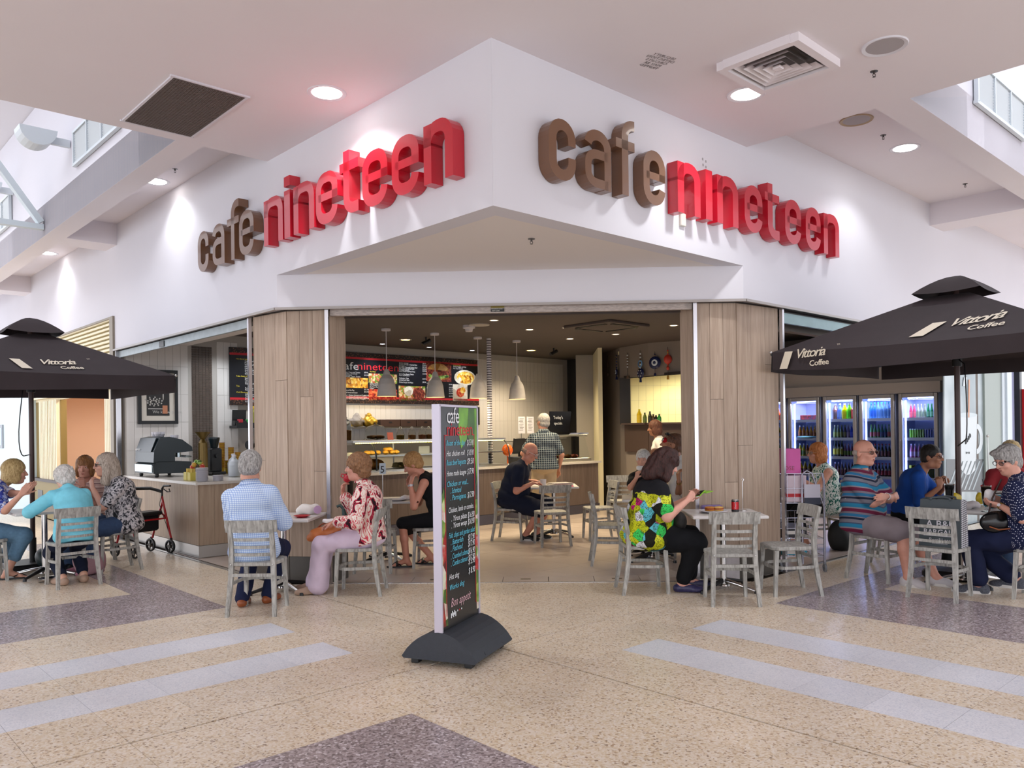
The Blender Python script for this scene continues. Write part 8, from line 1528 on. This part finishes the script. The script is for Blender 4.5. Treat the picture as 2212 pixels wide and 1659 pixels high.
t = thing('parcel', 'bright pink carton standing in the top of the trolley', 'carton', p0 + Vector((-.08, -.12, .99))); mb = MB(); mb.cbox((0, 0, .13), (.2, .3, .26), .005); obj('carton', mb, mat('carton_pink', '#d85aa8', .5), t); mb = MB(); add_text(mb, 'OSE', plane_m((-.07, -.153, .04), (1, 0, 0), (0, 0, 1)), .06); obj('lettering', mb, mat('carton_print', '#a83a80', .5), t)['kind'] = 'stuff'
for i, (z, m, lab) in enumerate(((.706, '#dcc8d4', 'white and red carton in the trolley\'s upper basket'), (.346, '#2f2c34', 'black box in the trolley\'s middle basket'), (.166, '#2a9ab8', 'teal flat box in the trolley\'s bottom basket'))): t = thing('parcel', lab, 'carton', p0 + Vector((-.07, -.1, z))); mb = MB(); mb.cbox((0, 0, (.27, .1, .06)[i] / 2), (.26, .44, (.27, .1, .06)[i]), .006); obj('carton', mb, mat('parcel_%d' % i, m, .5), t); mb = MB(); mb.box((0, -.222, (.07, .05, .03)[i]), (.2, .002, .035)); obj('print_band', mb, _M['print_red'] if i == 0 else M_paper, t)
# ------------------------------------------------------------------ fittings of the mall ceiling and skylight wells
M_grl = mat('brown_grille', '#554a46', .7, noise=(8, .12)); M_gbar = mat('grille_bar', '#6f625c', .6)
rg = thing('return_grille', 'large square brown mesh air grille in the left ceiling', 'air grille', UVW(-1.11, 2.57, ZC), A45)
mb = MB(); mb.box((0, 0, .0), (.56, 1.13, .01)); obj('backing', mb, M_grl, rg); gm_ = MB()
for k in range(48): gm_.box((0, -.55 + k * .0234, -.008), (.55, .008, .012))
for k in range(24): gm_.box((-.27 + k * .0234, 0, -.008), (.008, 1.11, .012))
obj('mesh', gm_, M_gbar, rg)['kind'] = 'stuff'; mb = MB()
for x, y, w, d in ((0, -.575, .62, .02), (0, .575, .62, .02), (-.29, 0, .02, 1.13), (.29, 0, .02, 1.13)): mb.box((x, y, -.006), (w, d, .014))
obj('frame', mb, M_white, rg)
df = thing('air_diffuser', 'square white stepped air diffuser in the right ceiling', 'air diffuser', UVW(1.815, -1.12, ZC), A45)
mb = MB()
for x, y, w, d in ((0, -.29, .62, .06), (0, .29, .62, .06), (-.29, 0, .06, .52), (.29, 0, .06, .52)): mb.box((x, y, -.03), (w, d, .06))
obj('frame', mb, M_ceilw, df); mb = MB(); mb.box((0, 0, -.003), (.52, .52, .004)); obj('recess_shade', mb, M_darkskirt, df)  # dark plate flush under the slab, its colour stands in for the recess's shade
for q, (w, z) in enumerate(((.46, -.045), (.36, -.049), (.26, -.053), (.16, -.057))):
    mb = MB(); a, b = w / 2, w / 2 - .035
    for k in range(4): R_ = Matrix.Rotation(k * PI / 2, 3, 'Z'); mb.quad(R_ @ Vector((-a, -a, z)), R_ @ Vector((a, -a, z)), R_ @ Vector((b, -b, z + .035)), R_ @ Vector((-b, -b, z + .035))); mb.quad(R_ @ Vector((-b, -b, z + .037)), R_ @ Vector((b, -b, z + .037)), R_ @ Vector((a, -a, z + .002)), R_ @ Vector((-a, -a, z + .002)))
    obj('vane', mb, M_ceilw, df)
mb = MB(); mb.cbox((0, 0, -.05), (.06, .06, .02), .004); obj('centre', mb, M_ceilw, df)
for x, y, z, lab in ((1911, 99, ZC, 'round white ceiling speaker to the right of the air diffuser'), (1850, 259, ZK, 'round ceiling speaker with tan rim in the right coffer')): t = thing('ceiling_speaker', lab, 'speaker', on_floor(x, y, z)); obj('ring', MB().lathe([(.125, -.004), (.15, -.010), (.155, 0)], 28), M_white if z == ZC else mat('tan_rim', '#b09a7c', .6), t); obj('grille', MB().lathe([(.125, -.004), (0, -.005)], 28), mat('speaker_grey', '#a7a1a3', .7), t)
M_spr = mat('sprinkler_steel', '#5d5856', .35, .7)
for x, y, z, lab in ((1888, 154, ZC, 'small sprinkler head below the speaker in the main right ceiling'), (1908, 292, ZK, 'sprinkler head in the right coffer near the bright downlight'), (2085, 397, ZK, 'sprinkler head at the far end of the right coffer'), (1148, 516, FS, 'sprinkler head under the triangular soffit'), (378, 365, ZK, 'tiny sprinkler near the first left coffer light')):
    t = thing('sprinkler', lab, 'sprinkler', on_floor(x, y, z)); t.scale = (.72,) * 3; obj('plate', MB().lathe([(.04, 0), (.038, -.006), (.012, -.008)], 14), M_spr, t); mb = MB(); mb.tube([(0, 0, -.005), (0, 0, -.03)], .011, 8); mb.tube([(-.011, 0, -.028), (-.014, 0, -.045), (0, 0, -.058)], .004, 5); mb.tube([(.011, 0, -.028), (.014, 0, -.045), (0, 0, -.058)], .004, 5); mb.lathe([(0, -.058), (.018, -.06), (0, -.063)], 10); obj('head', mb, M_spr, t)
pl_ = thing('ceiling_sign', 'tiny printed safety notice upside down on the ceiling above the right sign', 'notice', on_floor(1412, 137, ZC - .001), 0); mb = MB()
for k, body in enumerate(('SECURITY', 'DETECTION', 'CIRCUITS', 'MAY BE', 'TRIPPED')): add_text(mb, body, plane_m((0, 0, -.002), -NU * .35 - NV * .0 + Vector((-.5, -.2, 0)), (.2, -.5, 0)) @ Matrix.Translation((0, .11 - k * .045, 0)), .045, align='CENTER')
mb.f = [tuple(reversed(f)) for f in mb.f]; obj('lettering', mb, M_darkskirt, pl_)['kind'] = 'stuff'
M_lv = mat('louvre_white', '#d5dde2', .5); M_lvd = mat('louvre_dark', '#4d5358', .8)
def louvre(label, side, a, b, z0, z1, n=14, cols=3):
    c = UVW(-.90, (a + b) / 2) if side == 'u' else UVW((a + b) / 2, -1.51); t = thing('wall_louvre', label, 'louvre', (c.x, c.y, (z0 + z1) / 2), A45 + (PI / 2 if side == 'u' else 0)); L = abs(b - a); h = z1 - z0   # local x along the wall
    s = 1 if side == 'u' else -1; obj('backing', MB().box((0, s * .004, 0), (L, .008, h)), M_lvd, t); mb = MB()
    for x, z, w, d in ((0, -h / 2, L + .06, .03), (0, h / 2, L + .06, .03), (-L / 2, 0, .03, h), (L / 2, 0, .03, h)): mb.box((x, s * .02, z), (w, .04, d))
    for k in range(1, cols): mb.box((-L / 2 + L * k / cols, s * .02, 0), (.02, .04, h))
    obj('frame', mb, M_lv, t)
    for k in range(n): mb = MB(); mb.box((0, s * .018, -h / 2 + (k + .5) * h / n), (L, .006, h / n * .75), m=Matrix.Rotation(s * -.6, 3, 'X')); obj('slat', mb, M_lv, t)
louvre('white wall louvre high in the left skylight well, right of the nearer drum lamp', 'u', 4.84, 6.46, 4.70, 5.09); louvre('further white wall louvre in the left skylight well, cut by the left edge', 'u', 9.92, 11.5, 4.69, 5.13); louvre('white wall louvre high in the right skylight well', 'v', 4.775, 6.27, 4.52, 4.91)
for i, (x, y) in enumerate(((150, 312), (28, 415))):
    p = on_u(x, y, -.90); t = thing('drum_lamp', 'white half-drum wall lamp in the left skylight well, %s' % ('nearer' if i == 0 else 'further, cut by the left edge'), 'lamp', p, A45); mb = MB(); mb.box((-.1, 0, 0), (.2, .05, .09)); obj('arm', mb, M_lv, t)
    mb = MB(); n = 12; R2 = .2; vs = []
    for y_ in (-.14, .14): vs += [(-.36 + R2 * math.cos(PI + PI * k / n), y_, .08 + R2 * math.sin(PI + PI * k / n)) for k in range(n + 1)]
    mb.add(vs, [(k, k + 1, n + 2 + k, n + 1 + k) for k in range(n)] + [tuple(range(n + 1))[::-1], tuple(range(n + 1, 2 * n + 2))] + [(0, n + 1, 2 * n + 1, n)]); obj('drum', mb, M_lv, t)
M_tr = mat('truss_white', '#cdd7dc', .5)
for i, v in enumerate((8.06,)):
    t = thing('roof_truss', 'white steel truss across the left skylight well', 'truss', UVW(-.9, v, 0)); a = UVW(-.9, v) - UVW(-.9, v); d = -NU
    for name, z0, l0, z1, l1, w in (('bottom_chord', 4.27, 0, 4.27, 4.0, .10), ('diagonal', 4.33, .03, 5.3, .72, .11), ('diagonal', 5.3, .72, 4.3, 1.6, .09), ('top_chord', 5.4, 0, 5.4, 4.0, .09)):
        if name == 'top_chord': continue
        mb = MB(); mb.bar(d * l0 + Vector((0, 0, z0)), d * l1 + Vector((0, 0, z1)), w, w * .7); obj(name, mb, M_tr, t)
# mall downlights
for (x, y, z, lab, grp, e) in ((706, 201, ZC, 'bright round downlight left of the fascia corner', None, 95), (1612, 204, ZC, 'bright round downlight below the air diffuser, right of the corner', None, 95), (337, 392, ZK, 'bright downlight in the first left ceiling coffer', None, 55), (103, 547, ZK, 'bright downlight in the second left ceiling coffer', None, 55), (1955, 320, ZK, 'bright round downlight in the right ceiling coffer', None, 55)):
    p = on_floor(x, y, z); t = thing('mall_downlight', lab, 'ceiling light', p)
    obj('trim_ring', MB().lathe([(.115, 0), (.15, -.006), (.155, 0)], 24), M_white, t); obj('lens', MB().lathe([(.115, -.003), (.0001, -.004)], 24), M_lit, t)
    spot((p.x, p.y, p.z - .02), e, 2.3, .5, (.95, .98, 1), .1)
